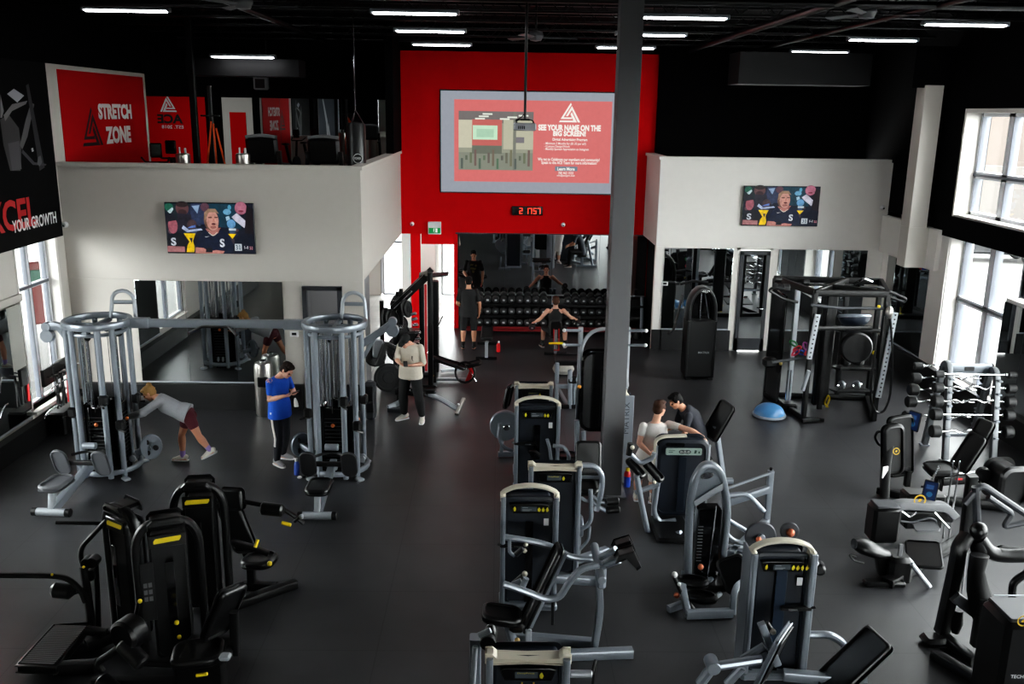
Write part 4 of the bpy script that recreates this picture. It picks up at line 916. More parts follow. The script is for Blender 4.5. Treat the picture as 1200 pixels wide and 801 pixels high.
q = M(); loft(q, [(0, 0, .08), (.01, 0, .02), (.015, .01, -.06)], [(.012, .01), (.03, .018), (.035, .014)], (1, 0, 0)); q.put('cloth', C_WHITE, tw)

# woman in grey hooded top leaning on the left cable tower
y0 = 13.75
def W(px, py, dy=0): return aty(px, py, y0+dy)
J = dict(f=V((-1, 0, 0)), s=V((0, 1, 0)), k=.95)
J['pel'] = W(220, 484); J['mid'] = W(208, 480); J['chest'] = W(195, 474); J['neck'] = W(183, 465); J['head'] = W(175, 461)
J['hf'] = V((-.8, -.1, -.6)).normalized(); J['hu'] = V((-.6, 0, .8))
J['sL'] = W(187, 470, -.17); J['sR'] = W(186, 466, .17); J['eL'] = W(168, 483, -.2); J['wL'] = W(153, 488, -.14); J['eR'] = W(176, 470, .22); J['wR'] = W(165, 467, .12)
J['hL'] = V((-1, .05, .25)); J['hR'] = V((-1, 0, .2)); J['pL'] = V((-.5, 0, -1)); J['pR'] = V((-.5, 0, -1)); J['cL'] = J['cR'] = .25
J['hipL'] = W(221, 488, -.09); J['hipR'] = W(220, 487, .09)
J['kR'] = W(213, 509, .08); J['aR'] = W(214, 529, .08); J['kL'] = W(233, 511, -.1); J['aL'] = W(246, 527, -.1)
J['tR'] = V((-1, 0, 0)); J['tL'] = V((-.9, -.15, -.42)).normalized(); J['aR'].z = .085
person('leaning person in grey hooded top and maroon shorts pushing on the left cable tower', J, (J['aR'].x, y0, 0), SKIN2, HAIRL, 'bun', shirt=C_GREY, sleeve=1.92, hem=-.02, legs=C_MAROON, leg_to=.42, socks=C_LILAC, sock_h=.1, shoes=C_SHOEW, sole=WHITEP, loose=1.5)

# two men at the machine right of the column
y0 = 12.42; b0 = at(755, 587); J = stand((b0.x, y0, 0), (.35, 1), 1.72, stance=.12)
J['head'] = aty(773, 479, y0-.0); J['neck'] = aty(768, 494, y0-.02); J['chest'] = aty(768, 507, y0-.03); J['mid'] = aty(763, 525, y0); J['pel'] = aty(759, 541, y0)
J['sL'] = aty(754, 499, y0-.05); J['sR'] = aty(784, 497, y0+.0); J['hf'] = V((.75, .65, -.12)).normalized()
J['eL'] = aty(749, 519, y0-.12); J['wL'] = aty(761, 531, y0-.2); J['hL'] = V((.9, .1, -.4)); J['eR'] = aty(809, 504, 12.14); J['wR'] = aty(824, 512, 12.03); J['hR'] = V((.55, -.25, -.8)); J['pR'] = V((-.4, .3, -.8)); J['cR'] = .3
J['hipL'] = J['pel']+V((-.09, .03, -.05)); J['hipR'] = J['pel']+V((.09, -.03, -.05)); J['kL'] = (J['hipL']+J['aL'])/2+V((0, .03, 0)); J['kR'] = (J['hipR']+J['aR'])/2+V((0, .03, 0))
person('standing person in white t-shirt with one arm draped over the machine top', J, (b0.x, y0, 0), SKIN, HAIRM, shirt=C_WHITE, sleeve=.46, legs=C_WHITE, leg_to=.8, shoes=C_SHOEW, socks=C_WHITE, loose=1.2)
y0 = 13.1
J = dict(f=V((-.9, -.3, 0)).normalized(), s=V((-.3, .95, 0)).normalized(), k=.97, sit=1)
J['head'] = aty(792, 470, y0); J['hf'] = V((-.85, -.2, -.5)).normalized(); J['hu'] = V((-.5, -.1, .85)); J['neck'] = aty(800, 478, y0); J['chest'] = aty(810, 487, y0); J['mid'] = aty(817, 502, y0); J['pel'] = aty(820, 522, y0); J['pel'].z = .58
J['sL'] = J['neck']+V((.06, -.17, -.07)); J['sR'] = J['neck']+V((.03, .18, -.07)); J['eL'] = J['sL']+V((-.06, -.06, -.28)); J['eR'] = J['sR']+V((-.06, .06, -.28)); J['wL'] = J['eL']+V((-.2, .06, -.08)); J['wR'] = J['eR']+V((-.2, -.06, -.08))
J['hL'] = J['hR'] = V((-1, 0, -.3)); J['pL'] = J['pR'] = V((0, 0, -1))
for n, q in (('L', -1), ('R', 1)):
    J['hip'+n] = J['pel']+V((0, q*.1, -.03)); J['k'+n] = J['hip'+n]+V((-.42, q*.1, .0)); J['a'+n] = V((J['k'+n].x-.05, J['k'+n].y, .09)); J['t'+n] = V((-1, q*.15, 0)).normalized()
SEATED = J['pel'].copy()
person('seated person in charcoal t-shirt bending forward behind the machine', J, (J['pel'].x, y0, 0), SKIN2, HAIRK, shirt=C_CHAR, sleeve=.7, legs=C_BLACK, leg_to=1.9, shoes=C_BLACK, sole=WHITEP, loose=1.2)
# ------------------------------------------------------------------ weight machines in the middle of the floor
def ys(y, *pts): return [aty(a, b, y) for a, b in pts]
def mtower(t, x, y, h=1.5, w=.62, d=.3, style='arch', rz=0., icons=(0, 3), mark=None, sticker=True, latch=0, shroud=None, capm=None, slot=True, side=None):
    """weight-stack tower of a selector machine: posts, shroud, cap, display"""
    X = Matrix.Translation((x, y, 0)) @ Matrix.Rotation(rz, 4, 'Z')
    def N(): q = M(); q.mx = X; return q
    hs = h-(.12 if style == 'arch' else .04)
    for s in (-1, 1):
        q = N(); q.rbar([(s*(w/2-.025), -d/2+.03, .0), (s*(w/2-.025), -d/2+.03, hs)], .055, .075, 0, .02); q.put('post', GREYST, t)
        if side: q = N(); q.box((s*(w/2+.005), 0, hs/2), (.03, d, hs), .01); q.put('side_plate', GREYST, t)
    q = N(); q.slab(rrect(w-.1, hs-.05, .05), d-.06, (0, .02, hs/2+.02), (1, 0, 0), (0, 0, 1), .03); sh = q.put('shroud', shroud or NAVY, t)
    if slot: q = N(); q.box((0, -d/2+.048, hs*.42), (.085, .012, hs*.72), .003); q.put('weight_slot', GLOSSB, sh)
    q = N()
    if style == 'arch':
        q.rbar([(-w/2+.01, -d/2+.09, hs-.03), (-w/2+.015, -d/2+.09, hs+.03), (-w*.3, -d/2+.09, h-.03), (0, -d/2+.09, h-.0), (w*.3, -d/2+.09, h-.03), (w/2-.015, -d/2+.09, hs+.03), (w/2-.01, -d/2+.09, hs-.03)], .03, .1, .12, .012, up=(0, 1, 0))
        for s in (-1, 1): q.box((s*(w/2-.02), -d/2+.09, hs-.02), (.06, .15, .1), .02)
    else:
        out = [(-w/2-.01, -.03), (-w/2-.012, .055), (-w/2+.04, .06), (-w/2+.07, .025), (0, .012), (w/2-.07, .025), (w/2-.04, .06), (w/2+.012, .055), (w/2+.01, -.03), (w/2-.04, -.045), (0, -.03), (-w/2+.04, -.045)]
        q.slab(out, .12, (0, -d/2+.08, h-.06), (1, 0, 0), (0, 0, 1), .015)
    q.put('cap', capm or CREAM, t)
    fy = -d/2+.042; dz = hs-.14; dx = w*.34
    q = N(); q.slab([(-dx, .05), (-dx*.86, -.065), (dx*.86, -.065), (dx, .05), (dx*.8, .065), (-dx*.8, .065)], .03, (0, fy, dz), (1, 0, 0), (0, -.25, 1), .008); dp = q.put('display', BLKP, t)
    o = X @ V((0, fy-.019, dz)); ux = X.to_3x3() @ V((1, 0, 0)); uy = X.to_3x3() @ V((0, -.25, 1))
    pc = Pic(o, ux, uy); pc.rect(-dx*.45, -.035, dx*.35, .035, (66, 74, 80))
    YC = (206, 190, 40)
    for k in range(icons[0]): pc.many([[(-dx*.82+.05*k, -.03), (-dx*.74+.05*k, -.035), (-dx*.7+.05*k, .0), (-dx*.76+.05*k, .035), (-dx*.84+.05*k, .01)]], YC)
    for k in range(icons[1]): pc.many([[(dx*.42+.045*k, -.03), (dx*.5+.045*k, -.04), (dx*.56+.045*k, -.01), (dx*.48+.045*k, .03), (dx*.4+.045*k, .0)]], YC)
    if mark: pc.text(mark, -dx*.38, .008, dx*.6, .018, (196, 178, 60), .01)
    else: pc.many([[(-dx*.38, .018), (-dx*.1, .018), (-dx*.1, .024), (-dx*.38, .024)], [(-dx*.38, -.01), (dx*.1, -.01), (dx*.1, -.004), (-dx*.38, -.004)], [(-dx*.38, -.024), (0, -.024), (0, -.019), (-dx*.38, -.019)]], (160, 166, 170))
    pc.put('print', dp)
    if sticker: q = N(); q.box((w*.29, fy-.008, dz-.16), (.055, .004, .085), .001); q.put('sticker', WHITEP, t, 'small white sticker')
    if latch:
        q = N(); q.box((latch*w*.26, fy-.03, hs*.58), (w*.5, .05, .05), .012); q.tube([(latch*w*.45, fy-.03, hs*.58), (latch*w*.56, fy-.05, hs*.6)], .014, 8); la = q.put('latch', BLKP, t)
        q = N(); q.box((latch*w*.2, fy-.058, hs*.58), (.09, .006, .022), .001); q.put('badge', CHROME, la)
    q = N(); q.box((0, 0, .04), (w+.02, d+.04, .08), .02); q.put('base', GREYST, t)
    return X
def tubes(t, name, m, specs, **kw):
    for pts, r, fil in specs: q = M(); q.tube(pts, r, 10, fil); q.put(name, m, t)
def padp(t, name, c, w, h, th, ux, uy, r=.07, m=None, e=.03):
    q = M(); q.pad(c, w, h, th, ux, uy, r, e); return q.put(name, m or VINYL, t)
def roller(t, p, q_, r=.065, m=None): 
    q = M(); q.cyl(p, q_, r, 18, .02); return q.put('roller_pad', m or VINYL, t)
def knob(t, p, m=None, r=.025): q = M(); q.ball(p, r, 10); return q.put('knob', m or COPPER, t)
def rail(t, name, pts, w=.07, h=.09, m=None, fil=.06):
    q = M(); q.rbar(pts, w, h, fil, .012); return q.put(name, m or GREYST, t)

# A: farthest tower
t = thing('weight_machine', 'farthest low-capped weight tower in the centre row, with a grey cam disc beside it', 'weight machine', (.58, 13.5, 0), world=True)
mtower(t, .58, 13.5, 1.5, .58, style='flat', icons=(0, 1), mark='DeepPress', sticker=False)
c = ys(13.35, (592, 498))[0]; q = M(); q.cyl(c+V((0, -.04, 0)), c+V((0, .04, 0)), .24, 26, .015); cm = q.put('cam', GREYST, t)
q = M(); q.cyl(c+V((.02, -.07, -.02)), c+V((.02, -.02, -.02)), .05, 14); q.put('hub', CHROME, cm)
tubes(t, 'arm', GREYST, [(ys(13.2, (586, 496), (584, 512), (590, 524), (601, 528)), .03, .08)])
q = M(); p = at(585, 536); rail(t, 'foot', [p+V((-.02, 0, .06)), p+V((.4, .05, .06))]); rail(t, 'upright', [p+V((.03, 0, .05)), p+V((.06, .05, .5))], .06, .06)
c = ys(13.6, (597, 470))[0]; padp(t, 'back_pad', c+V((-.02, .1, .05)), .26, .4, .08, (.3, 1, 0), (.2, 0, 1))
# B: tower with arch cap
t = thing('weight_machine', 'arch-capped weight tower with a white sticker, second from the back of the centre row', 'weight machine', (.61, 12.85, 0), world=True)
mtower(t, .61, 12.75, 1.5, .66, icons=(1, 2), latch=-1)
tubes(t, 'arm', GREYST, [(ys(12.6, (648, 522), (661, 523), (667, 534), (665, 548)), .03, .06), (ys(12.5, (641, 514), (644, 524), (646, 540)), .025, .03)])
rail(t, 'rear_frame', [(.9, 12.9, .06), (1.12, 12.95, .06)]); rail(t, 'upright', [(1.08, 12.9, .06), (1.08, 12.9, .45)], .07, .07); q = M(); q.tube(ys(12.55, (620, 530), (626, 528), (633, 533)), .03, 8, .05); q.put('grip', BLKP, t)
padp(t, 'seat', (1.08, 12.9, .5), .3, .3, .08, (1, 0, 0), (0, 1, 0))
# C: leg curl with rollers
t = thing('weight_machine', 'low-capped weight tower with curved side arm and twin black rollers, centre row', 'weight machine', (.71, 10.2, 0), world=True)
mtower(t, .71, 10.2, 1.5, .62, style='flat', icons=(0, 1), mark='DeepPress', sticker=False)
y = 10.5
tubes(t, 'arm', GREYST, [(ys(y, (682, 545), (697, 545), (706, 556), (705, 575), (699, 598)), .035, .2), (ys(y, (681, 583), (689, 588), (694, 580), (703, 588), (712, 589)), .022, .04), (ys(y, (693, 586), (702, 594), (712, 599)), .026, .03),
    (ys(10.3, (692, 573), (693, 608), (688, 616), (680, 620)), .028, .08), (ys(10.3, (691, 616), (690, 632), (679, 644)), .02, .06)])
for a in ((717, 587), (718, 597)): c = aty(*a, y); roller(t, c+V((-.09, -.02, 0)), c+V((.09, .02, 0)), .05)
c = aty(690, 570, 10.75); padp(t, 'seat', c+V((-.05, .1, -.05)), .36, .4, .09, (1, 0, 0), (0, 1, 0)); padp(t, 'back_pad', c+V((.02, .35, .25)), .34, .45, .08, (1, 0, 0), (0, .3, 1))
rail(t, 'base_rail', [(.9, 10.35, .06), (1.45, 10.75, .06)], .09, .08); q = M(); q.cyl((1.02, 10.5, .5), (1.1, 10.5, .5), .13, 20); q.put('cam', GREYST, t); rail(t, 'upright', [(1.05, 10.55, .05), (1.05, 10.55, .62)], .08, .08)
# D + E: press machine with its own tower
t = thing('press_machine', 'grey chest-press machine with long curved arms, inclined bench and arch-capped tower', 'weight machine', (.7, 9.0, 0), world=True)
mtower(t, .39, 9.5, 1.5, .64, icons=(1, 3), latch=-1)
far = ys(9.0, (592, 629), (626, 634), (648, 640), (668, 653), (698, 655)); near = ys(8.3, (590, 684), (612, 691), (640, 702), (656, 700), (668, 680), (680, 666), (702, 661))
tubes(t, 'press_arm', GREYST, [(far, .034, .15), (near, .036, .15)])
tubes(t, 'handle', GREYST, [(ys(8.98, (597, 631), (597, 647), (603, 651)), .02, .04), (ys(8.4, (600, 685), (611, 680)), .03, 0), (ys(8.35, (612, 688), (617, 677)), .03, 0)])
for a, b in (((604, 650), (613, 642)), ((601, 684), (613, 674))):
    q = M(); q.cyl(aty(*a, 8.6), aty(*b, 8.6), .028, 12); q.put('grip', BLKP, t)
for a in ((616, 638), (615, 645)): knob(t, aty(*a, 8.95), CREAM, .025)
for a in ((615, 672), (612, 687)): knob(t, aty(*a, 8.45), CREAM, .03)
piv = aty(701, 660, 8.6); q = M(); q.cyl(piv+V((0, -.36, 0)), piv+V((0, .4, 0)), .045, 14); q.box(piv+V((.02, -.15, -.08)), (.1, .06, .26), .03); q.put('pivot', GREYST, t)
b0 = at(697, 765); rail(t, 'upright', [piv+V((0, -.05, -.05)), V((b0.x+.05, 8.58, .45)), V((b0.x-.0, 8.56, .06))], .07, .09, fil=.15)
p, q_ = at(668, 772), at(741, 769); rail(t, 'base_rail', [p+V((0, 0, .05)), q_+V((0, 0, .05))], .1, .1); rail(t, 'base_rail', [(.2, 8.75, .05), (1.1, 8.62, .05)], .09, .09); rail(t, 'cross_rail', ys(8.8, (640, 677), (702, 681)), .07, .09)
for a, b in (((703, 653), (722, 643)), ((705, 664), (726, 656))): q = M(); q.tube([aty(*a, 8.6), aty(*b, 8.5)], .035, 10); q.put('counter_lever', GREYST, t)
for a, yy in (((731, 636), 8.65), ((735, 648), 8.4)):
    c = aty(*a, yy); q = M(); q.slab([(-.13, -.06), (-.02, -.02), (.1, -.16), (.14, -.13), (.06, .06), (-.1, .02)], .17, c, (1, 0, .1), (0, 0, 1), .015); q.put('counterweight', BLKP, t)
c = aty(634, 688, 8.7); dv = (aty(655, 645, 8.75)-aty(616, 727, 8.65)).normalized(); padp(t, 'back_pad', c, .3, 1.0, .09, (0, 1, 0), dv, .06)
q = M(); q.rbar([c-dv*.45+V((.07, 0, -.02)), c+dv*.45+V((.07, 0, -.02))], .06, .05); q.put('bench_spine', GREYST, t)
c = aty(588, 720, 8.6); padp(t, 'seat', c, .42, .34, .1, (1, 0, -.15), (0, 1, 0), .1); rail(t, 'seat_post', [c+V((.05, 0, -.05)), V((c.x+.12, 8.65, .06))], .08, .08)
c = aty(606, 735, 8.5); q = M(); q.box(c, (.16, .1, .1), .03); q.put('adjuster', BLKP, t); knob(t, aty(606, 750, 8.35), mat('amber_knob', (190, 150, 90), .4), .03); q = M(); q.box(aty(619, 752, 8.5), (.07, .05, .3), .01); q.put('seat_slide', LGREY, t)
q = M(); q.tube([aty(648, 705, 8.9), (aty(648, 705, 8.9).x, 8.9, .1)], .02, 8); q.put('cable', BLKP, t)
# F: nearest tower
t = thing('weight_machine', 'nearest low-capped weight tower of the centre row, cut by the bottom edge', 'weight machine', (.27, 6.3, 0), world=True)
mtower(t, .27, 6.3, 1.5, .64, style='flat', icons=(0, 1), mark='DeepPress', sticker=False)
for s in (-1, 1): q = M(); q.box((.27+s*.045, 6.18, .95), (.012, .01, .6), .002); q.put('slot_edge', YEL, t)
x0 = aty(557, 760, 7.1); q = M(); q.rbar([(x0.x, 7.1, .05), (x0.x, 7.1, x0.z+.12)], .1, .12, 0, .02); q.put('lever_column', GREYST, t)
tubes(t, 'lever', LGREY, [(ys(7.0, (557, 757), (554, 801)), .025, 0), (ys(7.0, (561, 744), (575, 738)), .025, 0)])
c = aty(575, 742, 7.1); q = M(); q.ball(c, (.06, .06, .09), 12); q.put('grip', BLKP, t); c = aty(572, 752, 7.0); q = M(); q.cyl(c+V((0, -.03, 0)), c+V((0, .03, 0)), .07, 16); q.put('pulley', BLKP, t)
c = aty(668, 789, 6.2); q = M(); q.cyl(c, c+V((.17, 0, 0)), .03, 12); q.put('peg', LGREY, t); q = M(); q.tube([c+V((.17, 0, 0)), c+V((.2, .05, .1)), c+V((.18, .1, -.3))], .014, 8, .04); q.put('cable', BLKP, t)
rail(t, 'base_rail', [(-.2, 7.1, .05), (.27, 6.4, .05)])

# lat machine around the column
t = thing('lat_machine', 'tall black-panelled machine with light grey arch behind the steel column', 'weight machine', (1.6, 13.4, 0), world=True)
y = 13.6
pts = ys(y, (681, 452), (680, 418), (683, 402), (692, 389), (707, 384), (722, 388), (730, 402), (733, 430), (735, 452)); q = M(); q.rbar(pts, .05, .08, .1, .02, up=(0, 1, 0)); q.put('arch', LGREY, t)
for xx in (681, 737):
    pt, pb = aty(xx, 384, y+.05), aty(xx, 430, y+.05); q = M(); q.rbar([(pt.x, y+.1, .05), (pt.x, y+.1, pt.z)], .07, .07); q.put('post', LGREY, t)
    s = -1 if xx < 700 else 1
    for zz in (pt.z-.05, pt.z-.28): q = M(); q.tube([(pt.x, y+.08, zz), (pt.x+s*.25, y+.0, zz+.02)], .022, 8); h_ = q.put('horn', GREYST, t); q = M(); q.ball((pt.x+s*.26, y, zz+.02), .03, 10); q.put('tip', WHITEP, h_)
a, b = aty(681, 506, y-.15), aty(733, 412, y-.15); q = M(); q.slab(rrect(b.x-a.x+.06, b.z-a.z, .16, 6), .22, ((a.x+b.x)/2, y-.05, (a.z+b.z)/2), (1, 0, 0), (0, 0, 1), .04); sh = q.put('shroud', GLOSSB, t)
q = M(); q.box(((a.x+b.x)/2, y-.175, (a.z+b.z)/2-.1), (.1, .012, .9), .003); q.put('weight_slot', BLKM, sh)
knob(t, aty(679, 453, 13.3), mat('orange_knob', (214, 140, 50), .4), .03)
tubes(t, 'frame_tube', GREYST, [(ys(13.3, (676, 492), (676, 540), (672, 556)), .04, .05), (ys(13.2, (684, 505), (686, 535)), .03, 0), ([V((1.35, 13.3, .08)), V((1.35, 13.3, .75))], .035, 0)])
rail(t, 'base_rail', [(1.2, 13.2, .05), (2.1, 13.2, .05)])
mtower(t, 1.93, 13.4, 1.52, .6, .24, 'arch', R(-84), icons=(0, 0), sticker=False, side=True)
xm = Matrix.Translation((1.93, 13.4, 0)) @ Matrix.Rotation(R(-84), 4, 'Z')
pc = Pic(xm @ V((.322, .0, .95)), xm.to_3x3() @ V((0, 0, 1)), xm.to_3x3() @ V((0, -1, 0)) * 1, None)
pc = Pic(xm @ V((.3225, .03, .8)), (0, 0, 1), xm.to_3x3() @ V((0, -1, 0))); pc.n = xm.to_3x3() @ V((1, 0, 0)); pc.text('MATRIX', 0, -.02, .5, .085, (60, 66, 74), .0); pc.put('lettering', t)
knob(t, xm @ V((.36, -.1, .86)), BLKP, .045); knob(t, xm @ V((.34, -.12, 1.5)), BLKP, .05); q = M(); q.cyl(xm @ V((.2, -.08, 1.45)), xm @ V((.2, -.08, 1.75)), .04); q.put('pin_holder', BLKP, t)

# N: chest machine used by the two people
t = thing('weight_machine', 'round-shouldered black weight tower with pale display, arm draped on its top', 'weight machine', (2.58, 11.9, 0), world=True)
w, h = .76, 1.2
q = M(); q.slab(rrect(w-.04, h-.06, .12, 6), .3, (2.58, 11.9, h/2+.03), (1, 0, 0), (0, 0, 1), .05); sh = q.put('shroud', NAVY, t)
q = M(); q.box((2.58, 11.745, .55), (.1, .012, .8), .003); q.put('weight_slot', mat('slot_blue', (11, 20, 30), .3), sh)
q = M(); q.slab(rrect(.5, .1, .02), .02, (2.58, 11.742, h-.17), (1, 0, 0), (0, 0, 1), .006); dp = q.put('display', mat('pale_display', (150, 168, 160), .35), t)
pc = Pic((2.58, 11.731, h-.17), (1, 0, 0), (0, 0, 1)); pc.ell(-.02, 0, .05, .03, (50, 54, 56)); pc.ell(.05, 0, .05, .03, (50, 54, 56)); pc.text('0.0.0', -.05, -.015, .13, .03, (190, 196, 190), .01); pc.many([[(-.21, .015), (-.12, .015), (-.12, .022), (-.21, .022)], [(-.21, -.01), (-.15, -.01), (-.15, .0), (-.21, .0)], [(.14, -.02), (.17, -.02), (.18, .02), (.15, .03)], [(.2, -.02), (.22, -.02), (.22, .01), (.2, .01)]], (30, 60, 50)); pc.put('print', dp)
q = M(); q.slab(rrect(.26, .05, .02), .02, (2.46, 11.742, h-.07), (1, 0, 0), (0, 0, 1), .006); q.put('recess', GLOSSB, t)
q = M(); q.rbar([(2.2, 11.82, .75), (2.2, 11.82, h-.03), (2.3, 11.82, h+.02), (2.62, 11.82, h+.035)], .025, .1, .1, .01, up=(0, 1, 0)); q.put('cap', CREAM, t)
q = M(); q.rbar([(2.94, 11.83, .05), (2.94, 11.83, h-.1)], .05, .06); q.put('post', LGREY, t); q = M(); q.rbar([(2.22, 11.8, .05), (2.22, 11.8, h-.1)], .05, .06); q.put('post', LGREY, t)
q = M(); q.box((2.4, 11.4, .04), (.5, .75, .07), .03); q.put('foot_plate', BLKP, t)
tubes(t, 'leg_frame', GREYST, [(ys(11.4, (746, 557), (752, 590), (759, 624), (771, 632))+[V((2.5, 11.2, .08))], .04, .15), (ys(11.6, (771, 565), (766, 600), (773, 612))+[V((2.5, 11.6, .08))], .035, .1), (ys(11.55, (744, 577), (772, 567)), .035, 0)])
c = aty(745, 548, 11.5); padp(t, 'arm_pad', c, .14, .34, .07, (.7, .7, .1), (.55, -.4, -.55), .05); c = aty(766, 552, 11.65); padp(t, 'arm_pad', c, .14, .36, .08, (.7, .7, .1), (.6, -.3, -.6), .05)
tubes(t, 'handle', GREYST, [(ys(11.5, (738, 531), (750, 543), (765, 536), (767, 530)), .032, .06)])
q = M(); q.cyl(aty(737, 533, 11.5), aty(739, 519, 11.5), .045, 12); q.put('grip', BLKP, t); knob(t, aty(741, 524, 11.45), CREAM, .03); knob(t, aty(767, 565, 11.5), CREAM, .025)
pz = SEATED.z-.14; padp(t, 'seat', (SEATED.x, 13.1, pz-.03), .4, .36, .08, (1, 0, 0), (0, 1, 0), .08)
q = M(); q.rbar([(SEATED.x, 13.1, pz-.06), (SEATED.x, 13.1, .05)], .08, .1); q.rbar([(SEATED.x-.2, 13.1, .04), (SEATED.x+.55, 13.1, .04)], .1, .08); q.rbar([(SEATED.x, 13.1, .1), (2.7, 12.05, .06)], .1, .1); q.put('seat_post', GREYST, t)
c0, c1 = aty(826, 506, 13.0), aty(843, 476, 13.0); dv = (c1-c0).normalized(); padp(t, 'back_pad', (c0+c1)/2+V((.1, .0, -.02)), .32, .62, .09, (.55, -.83, 0), (dv.x, dv.y, dv.z), .06); q = M(); q.rbar([c0+V((.16, 0, .1)), V((SEATED.x+.4, 13.1, .06))], .06, .08, .1); q.put('back_post', GREYST, t)

# P: arched machine
t = thing('weight_machine', 'grey arched machine with oval badge, white-tipped lever and black thigh pads', 'weight machine', (2.4, 9.6, 0), world=True)
y = 9.9
top = ys(y, (806, 680), (807, 620), (809, 585), (814, 560), (824, 545), (834, 544), (844, 552), (850, 575), (852, 600), (848, 640), (844, 668)); q = M(); q.rbar(top, .085, .12, .12, .03, up=(0, 1, 0)); q.put('arch', GREYST, t)
cr = [(p.x, p.z) for p in ys(y, (812, 583), (815, 562), (825, 549), (834, 548), (843, 555), (848, 572))]; q = M(); q.slab(cr, .1, (0, y, 0), (1, 0, 0), (0, 0, 1), .01); cw_ = q.put('crown_plate', GREYST, t)
sl = [(p.x, p.z) for p in ys(y-.06, (813, 587), (848, 565), (848, 573), (815, 593))]; q = M(); q.slab(sl, .03, (0, y-.05, 0), (1, 0, 0), (0, 0, 1), .004); q.put('trim', LGREY, cw_)
c = aty(829, 557, y-.06); q = M(); q.slab([(.075*math.cos(a*PI/10), .04*math.sin(a*PI/10)) for a in range(20)], .03, c, (1, 0, .25), (0, 0, 1), .01); q.put('badge', CHROME, cw_)
a, b = aty(812, 672, y), aty(846, 590, y); q = M(); q.box(((a.x+b.x)/2, y+.05, (a.z+b.z)/2-.1), (b.x-a.x, .2, b.z-a.z+.1), .02); ws = q.put('weight_stack', GLOSSB, t)
q = M()
for k in range(12): q.box(((a.x+b.x)/2-.1, y-.055, a.z+.2+.04*k), (.06, .012, .008), .002)
q.put('weight_label', GREYP, ws)
tubes(t, 'guide_rod', CHROME, [([V(((a.x+b.x)/2+.02, y-.06, a.z)), V(((a.x+b.x)/2+.06, y-.06, b.z))], .008, 0)])
knob(t, aty(821, 664, y-.2), COPPER, .035); knob(t, aty(793, 697, 9.4), COPPER, .035)
p1, p2 = at(804, 726), at(858, 724); rail(t, 'base_rail', [p1+V((0, 0, .07)), p2+V((0, 0, .07))], .08, .1)
rail(t, 'side_rail', [p1+V((.02, 0, .05)), p1+V((.0, .25, .22)), V((2.28, 9.95, .15))], .07, .09, fil=.1); rail(t, 'side_rail', [p2+V((0, 0, .05)), p2+V((.02, .1, .3))]+ys(9.7, (880, 675)), .07, .09, fil=.12)
rail(t, 'foot', [at(783, 718)+V((0, 0, .05))]+[p1+V((.05, .25, .07))], .07, .08); tubes(t, 'lever', BLKM, [(ys(9.4, (790, 676), (797, 692), (815, 716)), .022, .05)]); knob(t, aty(790.5, 673, 9.4), WHITEP, .035); knob(t, aty(796, 684, 9.38), WHITEP, .022)
for a_, s in (((812, 681), -.1), ((822, 699), .1)):
    c = aty(*a_, 9.5+s*-1); q = M(); q.slab([(.19*math.cos(k*PI/10), .1*math.sin(k*PI/10)) for k in range(20)], .1, c, (1, -.3, .05), (.2, 1, .2), .04); q.put('thigh_pad', VINYL, t); q = M(); q.tube([c+V((.12, 0, -.03)), V((c.x+.28, c.y+.25, c.z-.1))], .03, 8); q.put('pad_arm', GREYST, t)
c = aty(861, 672, 9.7); padp(t, 'back_pad', c, .34, .42, .1, (.95, -.1, .25), (-.3, .55, .75), .07); q = M(); q.rbar([c+V((.1, .08, .05)), c+V((.22, .05, -.12))], .06, .34, 0, .02); q.put('pad_shell', GREYST, t)
c = aty(838, 690, 9.6); padp(t, 'seat', c+V((0, .25, -.05)), .4, .36, .09, (1, 0, 0), (0, 1, 0), .08); q = M(); q.rbar([c+V((0, .25, -.1)), V((c.x, c.y+.25, .05))], .09, .09); q.put('seat_post', GREYST, t)
# Q: plate-loaded frame
t = thing('plate_loaded_machine', 'grey plate-loaded frame with a bare upright post, behind the grey arched machine', 'weight machine', (3.5, 11.2, 0), world=True)
b0 = at(898, 613); y = b0.y; tp = aty(903, 551, y); q = M(); q.rbar([b0+V((0, 0, .03)), V((b0.x, y, tp.z))], .08, .08); po = q.put('post', GREYST, t); q = M(); q.cyl((b0.x, y, tp.z), (b0.x, y, tp.z+.05), .02); q.put('cap', BLKP, po)
tubes(t, 'frame_tube', GREYST, [(ys(y-.05, (903, 554), (852, 572)), .02, 0), (ys(y-.1, (853, 580), (876, 578), (895, 599)), .035, .1), (ys(y-.6, (850, 607), (872, 620), (884, 628)), .03, 0), (ys(y-.9, (848, 618), (856, 632), (872, 637), (890, 637)), .032, .1)])
rail(t, 'beam', ys(y-.06, (902, 572), (851, 589)), .09, .1, fil=0)
c = aty(891, 628, y-1.05); q = M(); q.cyl(c+V((0, -.02, 0)), c+V((0, .025, 0)), .2, 32, .012); q.ring = 0; pl = q.put('weight_plate', DGREY, t); q = M(); q.cyl(c+V((0, -.07, 0)), c+V((0, -.02, 0)), .05, 16); q.put('hub', GREYST, pl)
knob(t, c+V((-.05, -.1, 0)), COPPER, .04)
rail(t, 'base_rail', [b0+V((0, 0, .04)), V((b0.x-.75, y-1.0, .04))], .1, .08); rail(t, 'upright', [V((c.x, c.y+.1, .06)), V((c.x, c.y+.06, c.z))], .08, .08); rail(t, 'base_rail', [V((2.95, y-.75, .04)), V((3.6, y-1.3, .04))], .1, .08)
for a in ((874, 664), (880, 650)): tubes(t, 'strut', GREYST, [([aty(*a, y-1.2), aty(a[0]-16, a[1]+10, y-1.2)], .03, 0)])
